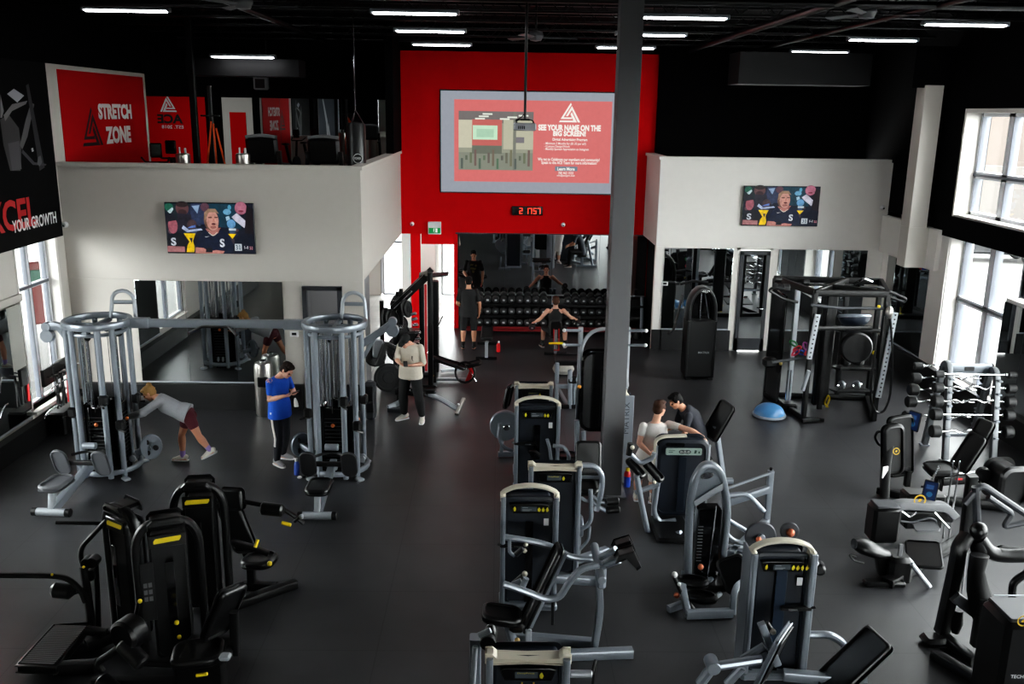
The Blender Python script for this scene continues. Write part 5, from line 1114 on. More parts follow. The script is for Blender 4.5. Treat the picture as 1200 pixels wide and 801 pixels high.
# R: leg press with tower
t = thing('leg_press', 'arch-capped weight tower with grey foot plate left and black back pad right, near right', 'weight machine', (2.8, 8.2, 0), world=True)
mtower(t, 2.82, 8.2, 1.5, .62, icons=(1, 4), latch=1, side=True)
q = M(); q.box((2.82, 8.09, .75), (.11, .014, 1.0), .004); q.put('weight_guard', mat('blue_guard', (19, 34, 50), .3), t)
c = aty(905, 768, 7.6); ux, uy = V((.55, .8, 0)).normalized(), V((.25, -.15, .95)); padp(t, 'foot_plate', c, .46, .62, .05, ux, uy, .05, GREYST, .012); n_ = ux.cross(uy.normalized())
padp(t, 'plate_tread', c-n_*.035 if n_.x < 0 else c+n_*.035, .42, .58, .02, ux, uy, .05, BLKP, .006)
q = M(); q.rbar(ys(7.55, (892, 730), (911, 778)), .07, .07); q.put('plate_rib', GREYST, t)
tubes(t, 'carriage_arm', GREYST, [(ys(7.5, (833, 781), (893, 772)), .045, 0), (ys(7.6, (870, 773), (896, 757)), .045, 0), (ys(7.5, (835, 781), (820, 801)), .05, 0), (ys(7.9, (870, 781), (852, 801)), .045, 0)])
q = M(); c = aty(835, 779, 7.5); q.cyl(c+V((0, -.07, 0)), c+V((0, .1, 0)), .065, 16); q.put('hinge', GREYST, t)
q = M(); q.cyl(aty(898, 729, 7.75), aty(905, 739, 7.75), .025, 10); q.put('grip', BLKP, t); knob(t, aty(906, 740, 7.7), CREAM, .03)
tubes(t, 'seat_arm', GREYST, [(ys(8.4, (947, 743), (972, 743), (985, 750), (994, 762)), .04, .12)])
c = aty(999, 777, 7.9); padp(t, 'back_pad', c, .38, .78, .1, (.35, -.93, 0), (.72, .15, .69), .05); rail(t, 'seat_rail', [(2.9, 8.0, .1), V((c.x+.05, c.y, .1))], .1, .1); rail(t, 'back_post', [V((c.x+.12, c.y, .1)), c+V((.1, 0, -.05))], .08, .08)
c = aty(961, 668, 8.5); roller(t, c+V((-.02, -.05, .03)), c+V((.06, .2, -.05)), .06); q = M(); q.tube(ys(8.5, (952, 652), (960, 665)), .025, 8); q.put('peg', LGREY, t)
c = aty(925, 622, 8.9); q = M(); q.cyl(c+V((0, -.02, 0)), c+V((0, .02, 0)), .1, 24); cc = q.put('range_dial', DGREY, t); knob(t, c+V((0, -.04, 0)), COPPER, .045); q = M(); q.rbar([c+V((0, .05, 0)), V((c.x, c.y+.05, .06))], .06, .06); q.put('dial_post', GREYST, t)
# ------------------------------------------------------------------ the two grey cable towers and the beam between them
t = thing('cable_station', 'grey steel cable station of two ringed towers joined by an overhead beam', 'cable machine', (-4.2, 13.5, 0), world=True)
C1, C2 = V((-5.97, 13.4, 0)), V((-2.44, 13.46, 0))
RT, ZT = .46, 2.38
def cable_tower(c, seat_end, arm_px, arm_y, flip):
    q = M(); ring = [c+V((RT*math.cos(2*PI*k/28), RT*math.sin(2*PI*k/28), ZT)) for k in range(28)]; q.sweep(ring, rrect(.07, .1, .02, 2), 0, True); q.put('top_ring', GREYST, t)
    q = M(); ring = [c+V(((RT-.06)*math.cos(2*PI*k/28), (RT-.06)*math.sin(2*PI*k/28), ZT-.13)) for k in range(28)]; q.tube(ring, .03, 8, 0, True); q.put('lower_ring', GREYST, t)
    q = M(); q.rbar([c+V((-RT, .0, ZT-.06)), c+V((RT, 0, ZT-.06))], .06, .07); q.put('spoke', GREYST, t); q = M(); q.rbar([c+V((0, -RT, ZT-.06)), c+V((0, RT, ZT-.06))], .06, .07); q.put('spoke', GREYST, t)
    for a in (38, 68, 118, 150, 205, 238, 292, 318):
        d = V((math.cos(R(a)), math.sin(R(a)), 0))*(RT-.02)
        q = M(); q.tube([c+d+V((0, 0, .04)), c+d+V((0, 0, ZT-.03))], .042, 12); po = q.put('post', GREYST, t)
        if a in (205, 292, 318, 38):
            zc = {205: 1.02, 292: 1.28, 318: .86, 38: 1.1}[a]
            q = M(); q.box(c+d*1.04+V((0, 0, zc)), (.13, .13, .17), .03); cb = q.put('carriage', BLKP, po)
            q = M(); q.tube([c+d*1.1+V((-.02, -.04, zc-.06)), c+d*1.35+V((.02, -.06, zc-.06))], .018, 8); q.put('grip', BLKP, po)
    for a in (90, 180, 265, 0):
        d = V((math.cos(R(a)), math.sin(R(a)), 0)); s = V((-d.y, d.x, 0))
        q = M(); q.slab([(-.13, 0), (.13, 0), (.13, 1.12), (-.13, 1.12)], .12, c+d*.22, s, (0, 0, 1), .015); ws = q.put('weight_stack', GLOSSB, t)
        q = M()
        for k in range(14): q.box(c+d*.285+V((0, 0, .18+.06*k)), (.26 if abs(s.x) > .5 else .012, .012 if abs(s.x) > .5 else .26, .006), .001)
        q.put('plate_gap', DGREY, ws)
        knob(t, c+d*.31+V((0, 0, .86)), mat('orange_pin', (224, 120, 60), .4) if 'orange_pin' not in MATS else MATS['orange_pin'], .03)
        for u in (-.08, .08): q = M(); q.cyl(c+d*.22+s*u+V((0, 0, 1.1)), c+d*.22+s*u+V((0, 0, ZT-.15)), .016, 8); q.put('guide_rod', CHROME, t)
        q = M(); q.tube([c+d*.3+V((0, 0, 1.05)), c+d*.3+V((0, 0, ZT-.2))], .006, 5); q.put('cable', BLKP, t)
        q = M(); q.cyl(c+d*.3+s*-.02+V((0, 0, ZT-.16)), c+d*.3+s*.02+V((0, 0, ZT-.16)), .07, 16); q.put('pulley', BLKP, t)
        for u in (-.05, .05): q = M(); q.cyl(c+d*.36+s*(u-.012)+V((0, 0, .22)), c+d*.36+s*(u+.012)+V((0, 0, .22)), .055, 16); q.put('pulley', LGREY, t)
    for a in (45, 135, 225, 315):
        d = V((math.cos(R(a)), math.sin(R(a)), 0)); q = M(); q.box(c+d*.52+V((0, 0, .02)), (.14, .1, .04), .012, (0, 0, R(a))); q.put('foot', LGREY, t)
    q = M(); ring = [c+V((RT*.97*math.cos(2*PI*k/24), RT*.97*math.sin(2*PI*k/24), .12)) for k in range(24)]; q.sweep(ring, rrect(.06, .08, .02, 2), 0, True); q.put('base_ring', GREYST, t)
    # spoked lever plate low on the outer side
    for sx in ((1, .05),) if not flip else ((-1, .15),):
        d = V((sx[0]*.62, sx[1], .38)); q = M(); q.slab([(.17*math.cos(k*PI/12), .2*math.sin(k*PI/12)) for k in range(24)], .06, c+d, (.8, .6, 0), (0, 0, 1), .012); wp = q.put('lever_plate', GREYST, t)
        for k in range(3): q = M(); e = c+d+V((.09*math.cos(2.1*k), 0, .1*math.sin(2.1*k))); q.cyl(e+V((0, -.05, 0)), e+V((0, -.025, 0)), .045, 14); q.put('hole_ring', BLKP, wp)
        q = M(); q.rbar([c+V((sx[0]*.4, 0, .3)), c+d], .08, .08); q.put('lever_arm', GREYST, t)
    # pull-up loop standing above the ring
    e = c+V((.22, .42, ZT)); q = M(); q.tube([e+V((-.19, 0, -.05))]+[e+V((-.17*math.cos(PI*k/8), .05, .22+.16*math.sin(PI*k/8))) for k in range(9)]+[e+V((.19, 0, -.05))], .03, 10); q.put('pull_up_loop', LGREY, t)
    q = M(); q.rbar([e+V((-.17, .05, .2)), e+V((.17, .05, .2))], .03, .06); q.put('loop_bar', GREYST, t)
    # outer pulley arm
    p = ys(arm_y, *arm_px); q = M(); q.rbar(p, .08, .11, .1); q.put('pulley_arm', GREYST, t)
    q = M(); q.rbar([V((p[0].x, p[0].y, p[0].z-.25)), (p[0]+p[-1])/2, p[-1]], .05, .06); q.put('arm_brace', GREYST, t)
    for dz, r in ((.02, .07), (-.12, .1)): q = M(); e = p[-1]+V((0, 0, dz)); q.cyl(e+V((0, -.05, 0)), e+V((0, .05, 0)), r, 18); q.put('pulley', GREYST, t)
    q = M(); q.tube([p[-1]+V((.02, 0, -.15)), V((p[-1].x+.02, p[-1].y, 1.2))], .006, 5); q.put('cable', BLKP, t)
    # low-row seat on its rail
    s0 = c+V((.0, -.42, 0)); s0 = c+(seat_end-c)*.26; u = (seat_end-c); u.z = 0; L = u.length; u.normalize(); w = V((-u.y, u.x, 0))
    q = M(); q.rbar([s0+V((0, 0, .33)), s0+u*.28+V((0, 0, .3)), seat_end+V((0, 0, .09))], .1, .12, .12); q.put('seat_rail', GREYST, t)
    q = M(); q.cyl(seat_end-w*.22+V((0, 0, .08)), seat_end+w*.22+V((0, 0, .08)), .055, 14); q.put('end_foot', LGREY, t)
    for k in (-1, 1): q = M(); q.cyl(seat_end+w*k*.2+V((0, 0, .08)), seat_end+w*k*.27+V((0, 0, .08)), .062, 14); q.put('rubber_foot', BLKP, t)
    q = M(); q.rbar([seat_end-u*.02+V((0, 0, .1)), seat_end-u*.08+V((0, 0, .38))], .08, .09); q.put('seat_post', LGREY, t)
    f_ = V((u.x, u.y, 0)); cc = seat_end-u*.2+V((0, 0, .42)); padp(t, 'seat', cc, .34, .5, .1, w, f_, .1, GVINYL if not flip else VINYL)
    pc_ = s0+u*.34+V((0, 0, .44)); q = M(); q.rbar([pc_-w*.2, pc_+w*.2], .06, .07); q.put('plate_bar', BLKP, t)
    for k in (-1, 1): padp(t, 'foot_plate', pc_+w*k*.3+u*.06+V((0, 0, .02)), .24, .46, .045, w, V((u.x*.35, u.y*.35, 1)), .115, GVINYL if not flip else mat('dark_tread', (38, 38, 40), .55), .015)
    q = M(); q.cyl(s0+u*.12-w*.1+V((0, 0, .62)), s0+u*.12+w*.1+V((0, 0, .62)), .05, 14); q.put('low_pulley', GREYST, t); q = M(); q.tube([s0+u*.2-w*.25+V((0, 0, .5)), s0+u*.1-w*.08+V((0, 0, .52)), s0+u*.1+w*.08+V((0, 0, .52)), s0+u*.2+w*.25+V((0, 0, .5))], .022, 8, .08); q.put('row_handle', BLKP, t)
cable_tower(C1, at(61, 606), ((82, 386), (62, 380), (55, 384)), 13.55, False)
cable_tower(C2, at(372, 610), ((424, 403), (452, 384), (460, 378)), 13.9, True)
q = M(); q.rbar([C1+V((RT, .02, ZT-.02)), C2+V((-RT, .0, ZT-.02))], .09, .12); q.put('cross_beam', GREYST, t)
for x in (-5.35, -3.05): q = M(); q.box((x, 13.43, ZT-.02), (.3, .11, .15), .01); q.put('beam_sleeve', GREYST, t)
q = M(); q.tube([(-4.55, 13.2, ZT-.12), (-4.4, 13.35, ZT-.05), (-4.0, 13.35, ZT-.05), (-3.85, 13.2, ZT-.14)], .022, 8, .05); q.put('chin_up_grip', BLKP, t)

# accessories on the wall rack left of the tower
t = thing('accessory_rack', 'black wall rack of cable handles and straps under the slim left window', 'rack', (XL+.1, 15.3, 0), 0, world=True)
q = M(); q.box((XL+.2, 15.3, 1.05), (.06, 1.0, .3), .01); q.put('board', BLKM, t)
for k in range(6):
    y = 14.9+.16*k; z = 1.05; q = M(); q.tube([(XL+.2, y, z), (XL+.42, y, z+.03)], .014, 6); q.put('hook', CHROME, t)
for k in range(4): q = M(); y = 14.95+.2*k; q.tube([(XL+.36, y-.05, .5), (XL+.36, y, 1.04), (XL+.36, y+.05, .5)], .02, 6, .03, True); q.put('strap_handle', BLKP if k != 2 else REDP, t)
q = M(); q.box((XL+.35, 15.3, .25), (.3, 1.0, .4), .03); q.put('lower_shelf', BLKM, t)
def bar_attach(p, d, label):
    t = thing('cable_bar', label, 'bar', p, 0); d = V(d).normalized(); q = M(); q.tube([-d*.25, -d*.1+V((0, 0, .05)), d*.1+V((0, 0, .05)), d*.25], .014, 8, .05); q.put('bar', CHROME, t)
bar_attach((XL+.42, 14.6, .55), (.2, 1, .2), 'chrome cable bar on the left wall rack'); bar_attach((XL+.5, 14.75, .95), (.4, 1, .3), 'chrome angled cable bar above the other on the left wall rack')

# bottle and keys by the person in blue
p = at(348, 556)
def bottle(p, label, body, lid, h=.24, r=.036, top=None):
    t = thing('water_bottle', label, 'bottle', p, 0); q = M(); q.lathe([(r*.85, 0), (r, .01), (r, h*.62), (r*.95, h*.7), (r*.5, h*.84)], (0, 0, 0), n=16); q.put('body', body, t)
    q = M(); q.lathe([(r*.5, h*.83), (r*.55, h*.86), (r*.52, h), (r*.1, h+.002)], (0, 0, 0), n=14); q.put('cap', lid, t)
    if top: q = M(); q.lathe([(r*1.02, h*.58), (r*1.03, h*.6), (r*1.03, h*.72), (r*.6, h*.86)], (0, 0, 0), n=16); q.put('collar', top, t)
bottle(p, 'clear bottle with blue label on the floor beside the person in blue', mat('blue_drink', (70, 96, 176), .25), WHITEP, .27, .042)
t = thing('key_fob', 'small black and white earbud case on the floor by the blue-labelled bottle', 'case', at(352, 559)+V((0, -.05, 0)), 0)
q = M(); q.box((0, 0, .02), (.07, .05, .04), .015); q.put('case', WHITEP, t); q = M(); q.box((.06, .03, .02), (.06, .05, .035), .012); q.put('pouch', BLKP, t)
bottle(at(745, 573)+V((-.12, .1, 0)), 'blue sports bottle with red and yellow top beside the lettered grey tower', BLUEP, YEL, .3, .05, REDP)
bottle(at(584, 412), 'red bottle with white cap standing on the floor beside the utility bench', REDP, WHITEP, .26, .045)

# ------------------------------------------------------------------ black machines, near left
def btower(t, x, y, h, rz, lean=0., w=.52, d=.3, logo=(226, 200, 20), slot=True, placard=False):
    X = Matrix.Translation((x, y, 0)) @ Matrix.Rotation(rz, 4, 'Z')
    def N(): q = M(); q.mx = X; return q
    q = N(); q.rbar([(-w/2, 0, .04), (-w/2, 0, h*.86), (-w/2+.1, 0, h-.03), (w/2-.1, 0, h-.03), (w/2, 0, h*.86), (w/2, 0, .04)], .085, .1, .16, .03, up=(0, 1, 0)); q.put('tower_frame', BLKM, t)
    q = N(); q.slab(rrect(w*.62, h*.9, .05), d*.8, (0, .06, h*.46), (1, 0, 0), (0, 0, 1), .03); sh = q.put('shroud', BLKP, t)
    q = N(); q.slab([(-w*.3, -.06), (w*.3, -.06), (w*.3, .0), (w*.22, .05), (-w*.22, .05), (-w*.3, .0)], d*.95, (0, .04, h-.01), (1, 0, 0), (0, 0, 1), .03); q.put('top_cover', BLKP, t)
    o = X @ V((0, -d*.42, h*.88)); ux = X.to_3x3() @ V((1, 0, 0)); q = N(); q.box((0, -d*.41+.06, h*.87), (w*.6, .02, .14), .008); pl = q.put('logo_plate', BLKP, t)
    pc = Pic(X @ V((0, -d*.41+.0485, h*.875)), ux, (0, 0, 1), None, .0015); pc.poly([(-.13, -.03), (.11, -.022), (.13, .01), (.13, .03), (-.11, .024), (-.13, 0)], logo); pc.put('yellow_mark', pl)
    if slot: q = N(); q.box((0, -d*.35, h*.5), (w*.14, .014, h*.46), .004); q.put('weight_slot', GLOSSB, sh)
    if placard:
        q = N(); q.box((-w*.36, -.06, h*.52), (.13, .01, h*.42), .004); pb = q.put('placard', BLKP, sh); pc = Pic(X @ V((-w*.36, -.066, h*.52)), ux, (0, 0, 1))
        pc.many([[(-.04+.045*i, -.1+.075*j), (-.005+.045*i, -.1+.075*j), (-.005+.045*i, -.05+.075*j), (-.04+.045*i, -.05+.075*j)] for i in range(2) for j in range(3)], (92, 92, 94)); pc.put('print', pb)
    return X
# T0: standing platform machine
t = thing('glute_machine', 'black standing machine with ribbed step platform and long handlebar, near left corner', 'weight machine', (-4.0, 8.75, 0), world=True)
btower(t, -3.88, 8.8, 1.5, R(-35))
pf = [at(17, 782, .12), at(62, 733, .12), at(108, 730, .12), at(66, 784, .12)]; zc = .1
cx = sum((p for p in pf), V((0, 0, 0)))/4; q = M(); q.slab([(p.x-cx.x, p.y-cx.y) for p in (pf[0], pf[3], pf[2], pf[1])], .1, (cx.x, cx.y, zc), (1, 0, 0), (0, 1, 0), .02); pfm = q.put('platform', BLKP, t)
q = M(); e1, e2 = pf[1]-pf[0], pf[3]-pf[0]
for k in range(22): a = pf[0]+e1*(.07+.042*k)+e2*.1; b = a+e2*.8; q.rbar([V((a.x, a.y, .152)), V((b.x, b.y, .152))], .014, .006, 0, .002)
q.put('tread_rib', GREYP, pfm)
rail(t, 'platform_beam', [V((cx.x+.3, cx.y+.05, .08)), V((-3.9, 8.75, .1))], .1, .12, BLKM); rail(t, 'platform_beam', [at(65, 790)+V((0, 0, .07)), at(112, 787)+V((0, 0, .07))], .1, .12, BLKM)
tubes(t, 'handlebar', BLKM, [(ys(8.7, (-14, 674), (58, 674), (80, 677), (94, 690), (100, 705)), .03, .15), (ys(9.0, (66, 612), (128, 613), (133, 618)), .022, .03), (ys(8.9, (131, 610), (126, 608), (96, 640), (94, 652), (98, 664)), .026, .06)])
c0, c1 = ys(8.75, (60, 690), (87, 693)); q = M(); q.cyl(c0, c1, .085, 20, .05); q.put('hip_pad', VINYL, t)
tubes(t, 'lever_arm', BLKM, [(ys(8.8, (88, 693), (98, 690), (104, 700)), .03, .04), (ys(8.85, (98, 663), (102, 690), (106, 720), (107, 745)), .045, .05), (ys(8.9, (112, 660), (114, 690), (116, 748)), .03, .05)])
for a in ((103, 658), (110, 657), (107, 672)): q = M(); c = aty(*a, 8.9); q.cyl(c+V((0, -.06, 0)), c+V((0, .06, 0)), .06, 16); q.put('pivot', BLKM, t)
for a in ((61, 673), (98, 664), (104, 734)): knob(t, aty(*a, 8.66), YEL, .014)
rail(t, 'step', ys(8.6, (102, 738), (125, 741)), .08, .08, BLKM)
# T1: tower with placard, seat and rollers
t = thing('leg_machine', 'black machine with yellow mark, instruction placard, low seat and foam rollers, near left', 'weight machine', (-3.4, 8.3, 0), world=True)
btower(t, -3.28, 8.45, 1.52, R(22), w=.6, placard=True)
c = aty(232, 765, 7.85); padp(t, 'seat', c, .48, .42, .1, (1, .2, .05), (-.2, 1, 0), .12)
c2 = aty(262, 716, 8.0); padp(t, 'back_pad', c2, .34, .62, .1, (.55, .83, 0), (.4, -.1, .9), .06)
q = M(); q.box((c.x+.05, 7.95, .22), (.5, .5, .4), .05); q.put('seat_base', BLKM, t); rail(t, 'back_post', [V((c2.x+.08, 8.0, .3)), c2+V((.1, 0, 0))], .08, .08, BLKM)
for a, b in (((143, 752), (168, 778)), ((118, 796), (136, 812))): p, q_ = aty(*a, 7.8), aty(*b, 7.7); roller(t, p, q_, .085)
c = aty(153, 741, 7.85); q = M(); q.cyl(c+V((-.05, -.1, 0)), c+V((.03, .1, 0)), .16, 26, .03); q.put('cam_disc', BLKP, t)
tubes(t, 'lever_arm', BLKM, [(ys(7.9, (150, 748), (132, 764), (114, 776), (120, 786)), .035, .05), (ys(7.95, (168, 776), (200, 778), (225, 774)), .035, .05)])
tubes(t, 'lever', BLKM, [(ys(8.2, (162, 706), (158, 726)), .02, 0)]); knob(t, aty(164, 704, 8.15), YEL, .022); knob(t, aty(207, 729, 8.1), YEL, .025); knob(t, aty(210, 746, 8.05), YEL, .022)
c = aty(236, 790, 7.6); q = M(); q.cyl(c+V((-.05, 0, -.01)), c+V((.06, 0, .01)), .018, 10); q.put('yellow_grip', YEL, t); q = M(); q.box(aty(264, 769, 7.7), (.1, .1, .05), .015); q.put('adjuster', LGREY, t)
rail(t, 'base_rail', [V((-3.9, 7.9, .05)), V((-2.7, 7.9, .05))], .1, .1, BLKM)
# T2: tower with head-rest seat and padded arm
t = thing('abdominal_machine', 'black seated machine with tall back rest, head pad and padded swing arm, near left', 'weight machine', (-2.9, 9.5, 0), world=True)
btower(t, -3.27, 9.4, 1.5, R(8), w=.54)
c = aty(277, 615, 9.8); ux, uy = V((.9, -.45, 0)).normalized(), V((.32, .05, 1)).normalized() * -1; padp(t, 'back_pad', c, .34, .72, .09, (.93, -.35, 0), (-.3, 0, .95), .08)
c = aty(272, 584, 9.75); padp(t, 'head_pad', c, .32, .26, .12, (.93, -.35, .05), (-.08, .1, 1), .05); rail(t, 'pad_spine', [aty(269, 586, 9.85), aty(283, 635, 9.9), aty(290, 655, 9.9)], .06, .06, BLKM)
c = aty(304, 656, 9.75); padp(t, 'seat', c, .4, .34, .1, (1, -.2, .1), (.2, 1, 0), .12); b0 = at(299, 692); rail(t, 'seat_post', [c+V((-.1, 0, -.05)), V((b0.x-.05, 9.8, .06))], .09, .1, BLKM)
rail(t, 'side_arm', ys(9.5, (272, 634), (300, 642), (315, 648)), .06, .06, BLKM); c = aty(300, 636, 9.5); q = M(); q.rbar([aty(299, 641, 9.45), aty(302, 632, 9.5)], .035, .035, 0, .012); q.put('yellow_grip', YEL, t); knob(t, aty(316, 660, 9.5), YEL, .03)
tubes(t, 'swing_arm', BLKM, [(ys(9.7, (285, 587), (305, 591), (330, 595), (345, 604), (356, 613)), .028, .06), (ys(9.65, (345, 611), (352, 605)), .02, 0)]); roller(t, aty(306, 595, 9.65), aty(332, 598, 9.62), .075); c = aty(335, 613, 9.6); q = M(); q.cyl(aty(330, 612, 9.6), aty(341, 615, 9.6), .022, 10); q.put('yellow_grip', YEL, t); knob(t, aty(353, 605, 9.65), LGREY, .03)
for a in ((238, 583), (253, 588)): c = aty(*a, 9.9); q = M(); q.cyl(c+V((0, -.08, 0)), c+V((0, .08, 0)), .09, 18, .03); q.put('shoulder_roller', VINYL, t)
rail(t, 'base_rail', [V((-3.0, 9.3, .05)), V((-2.35, 9.85, .05))], .12, .1, BLKM); rail(t, 'base_rail', [at(299, 692)+V((-.15, .05, .05)), at(299, 692)+V((.25, .0, .05))], .1, .1, BLKM); rail(t, 'footing', [V((-3.02, 9.35, .2)), V((-3.02, 9.33, .02))], .14, .16, BLKM)
# ------------------------------------------------------------------ dumbbell rack along the red wall
yf = 22.75
t = thing('dumbbell_rack', 'long three-tier dumbbell rack with red lower rail under the wide mirror', 'rack', (1.7, 22.9, 0), world=True)
x0, x1 = -.85, 3.72
for z, nm in ((.24, 'lowest'), (.53, 'middle'), (.82, 'upper')):
    q = M(); q.box(((x0+x1)/2, 22.86, z), (x1-x0, .36, .03), .006, (R(14), 0, 0)); sh = q.put('shelf', BLKM, t); q = M(); q.box(((x0+x1)/2, 22.67, z-.06), (x1-x0, .025, .06), .006); q.put('shelf_front', DRED if nm == 'lowest' else BLKM, sh)
for x in (-.8, 1.42, 1.52, 3.68): q = M(); q.rbar([(x, 22.6, .02), (x, 22.64, .55), (x, 22.76, 1.0)], .07, .05, .05); q.rbar([(x, 22.6, .03), (x, 23.15, .03)], .07, .05); q.put('upright', GREYST if x > 0 else BLKM, t)
q = M(); q.box(((x0+x1)/2, 22.7, .11), (x1-x0, .03, .06), .006); q.put('stretcher', DRED, t)
db = thing('dumbbell', 'x', 'dumbbell', (0, 0, 0), 0, 'dumbbells on the rack')
q = M(); q.cyl((0, -.09, 0), (0, .09, 0), .017, 10); q.put('handle', CHROME, db)
for s in (-1, 1): q = M(); q.cyl((0, s*.07, 0), (0, s*.19, 0), .09, 18, .016); hd_ = q.put('head', IRON, db); q = M(); q.cyl((0, s*.188, 0), (0, s*.193, 0), .045, 14, .002); q.put('end_cap', DGREY, hd_)
def rk(r, i, nn): return '%s tier, %s' % (r, 'leftmost' if i == 0 else 'rightmost' if i == nn-1 else 'number %d from the left end' % (i+1))
first = True
for z, nm in ((.935, 'upper'), (.645, 'middle'), (.355, 'lowest')):
    xs = [x0+.21+.203*k for k in range(21)]; xs = [x for x in xs if x < 3.42 and abs(x-1.47) > .15]
    for i, x in enumerate(xs):
        lb = 'round-headed black dumbbell on the %s tier of the wall rack' % nm
        if first: o = db; o.location = (x, 22.86, z); o['label'] = lb; first = False
        else: o = dup(db, (x, 22.86, z), None, lb)
        o['group'] = 'dumbbells on the %s tier' % nm; o.rotation_euler = (R(14), 0, 0)
        pc = Pic((0, -.1935, 0), (1, 0, 0), (0, 0, 1)); n_ = str({'upper': 5, 'middle': 50, 'lowest': 95}[nm]+5*i); pc.text(n_, 0, -.02, .06, .04, (215, 215, 215), .02, 'c'); no = pc.put('number_print', o)
for p, nm in LIFT:
    o = dup(db, p, R(90 if nm == 'left' else -90)+R(0), 'black dumbbell held out in the %s hand of the seated lifter' % nm); o['group'] = 'held dumbbells'; o.rotation_euler = (R(20), 0, R(0))
    o.scale = (.85, .85, .85)
def kettlebell(p, label):
    t = thing('kettlebell', label, 'kettlebell', p, 0); q = M(); q.lathe([(.05, 0), (.1, .03), (.115, .11), (.08, .19), (.03, .2)], (0, 0, 0)); q.put('bell', IRON, t); q = M(); q.tube([(-.05, 0, .17), (-.065, 0, .25), (0, 0, .28), (.065, 0, .25), (.05, 0, .17)], .016, 8, .03); q.put('handle', IRON, t)
kettlebell((3.55, 22.35, 0), 'black kettlebell on the floor at the right end of the dumbbell rack, in front'); kettlebell((3.3, 22.42, 0), 'black kettlebell on the floor left of the other by the rack end')

# utility bench seen end-on, behind it the lifter
t = thing('flat_bench', 'black flat bench with bright grey leg beside the red bottle', 'bench', (-.2, 20.9, 0), world=True)
b0 = at(570, 421); q = M(); q.pad((b0.x, 21.0, .44), .28, 1.25, .08, (1, 0, 0), (0, 1, 0), .05, .03); q.put('pad', VINYL, t)
for y in (b0.y, 21.6): q = M(); q.rbar([(b0.x, y, .05), (b0.x, y, .41)], .07, .07); q.put('leg', LGREY, t); q = M(); q.rbar([(b0.x-.24, y, .035), (b0.x+.24, y, .035)], .06, .07); q.put('foot', BLKM, t)
q = M(); q.rbar([(b0.x, b0.y, .25), (b0.x, 21.6, .25)], .06, .06); q.put('spine', LGREY, t)
t = thing('incline_bench', 'black upright bench under the seated lifter, back pad towards the camera', 'bench', (1.38, 20.8, 0), world=True)
padp(t, 'seat', (1.38, 21.0, .40), .3, .36, .07, (1, 0, 0), (0, 1, 0)); padp(t, 'back_pad', (1.38, 20.74, .62), .28, .42, .07, (1, 0, 0), (0, -.12, 1))
q = M(); q.rbar([(1.38, 20.72, .04), (1.38, 20.72, .6)], .07, .07); q.put('post', GREYST, t); q = M(); q.rbar([(1.12, 20.72, .035), (1.64, 20.72, .035)], .06, .07); q.rbar([(1.38, 20.72, .05), (1.38, 21.3, .05)], .06, .06); q.put('base', BLKM, t)
t = thing('stretch_strap', 'red looped strap with yellow bar hanging on the bench behind the seated lifter', 'strap', (1.35, 20.6, .3), world=True)
q = M(); q.rbar(ys(20.6, (649, 385), (649, 403)), .02, .01); q.rbar(ys(20.6, (655, 385), (655, 403)), .02, .01); q.rbar(ys(20.6, (649, 403), (655, 403), (655, 410), (649, 410)), .05, .02); q.put('loop', REDP, t)
q = M(); a, b = ys(20.58, (643, 402), (660, 402)); q.cyl(a, b, .025, 10); q.put('bar', YEL, t)
# back-extension stand before the lat machine
t = thing('roman_chair', 'grey back-extension frame with black hip pads behind the centre towers', 'weight machine', (1.2, 16.6, 0), world=True)
b0 = at(665, 478); y = b0.y; q = M(); q.rbar([at(650, 478)+V((0, 0, .04)), at(688, 478)+V((0, 0, .04))], .08, .08); q.put('base_rail', BLKM, t)
tubes(t, 'upright', GREYST, [(ys(y, (668, 478), (668, 433)), .045, 0), (ys(y+.2, (652, 470), (653, 425)), .04, 0), (ys(y, (672, 478), (673, 452), (678, 440)), .03, .05)]); rail(t, 'cross_rail', ys(y+.05, (652, 452), (680, 453)), .07, .08)
padp(t, 'hip_pad', aty(668, 421, y+.4), .62, .3, .12, (1, 0, 0), (0, .95, .3), .05); padp(t, 'knee_pad', aty(673, 445, y), .24, .14, .1, (1, 0, 0), (0, .4, 1), .04); rail(t, 'foot_rail', [V((b0.x, y, .05)), V((b0.x-.1, y+1.0, .05))], .07, .07)
t = thing('gym_bag', 'small pale crumpled bag on the floor behind the back-extension frame', 'bag', at(660, 437), 0)
q = M(); q.lathe([(.05, 0), (.2, .02), (.24, .1), (.2, .2), (.1, .26), (.02, .27)], (0, 0, 0)); q.put('sack', mat('pale_canvas', (150, 148, 140), .8, bump=.6, scale=18, var=.2), t); q = M(); q.tube([(-.1, -.05, .24), (0, -.1, .34), (.1, -.05, .24)], .012, 6, .06); q.put('strap', BLKP, t)

# ------------------------------------------------------------------ black free-weight corner left of centre
def plate(t, c, d, r=.225, th=.05, name='weight_plate'):
    c, d = V(c), V(d).normalized(); q = M(); q.lathe([(.03, -th/2), (r-.02, -th/2), (r, -th/2+.01), (r, th/2-.01), (r-.02, th/2), (r*.82, th/2), (r*.8, th*.2), (r*.4, th*.2), (r*.36, th/2), (.03, th/2)], c, d, 26); return q.put(name, IRON, t)
t = thing('hack_squat_machine', 'tall black plate-loaded frame with sloping rails and loaded plates, left of centre', 'weight machine', (-1.5, 17.6, 0), world=True)
yy = 17.34; q = M(); q.rbar([at(505, 465)+V((0, 0, .04)), V((at(505, 465).x, yy, 2.5))], .1, .1); q.put('post', BLKM, t)
p = at(495, 441); q = M(); q.rbar([p+V((0, 0, .04)), V((p.x, p.y, aty(495, 322, p.y).z))], .1, .1); q.put('post', BLKM, t)
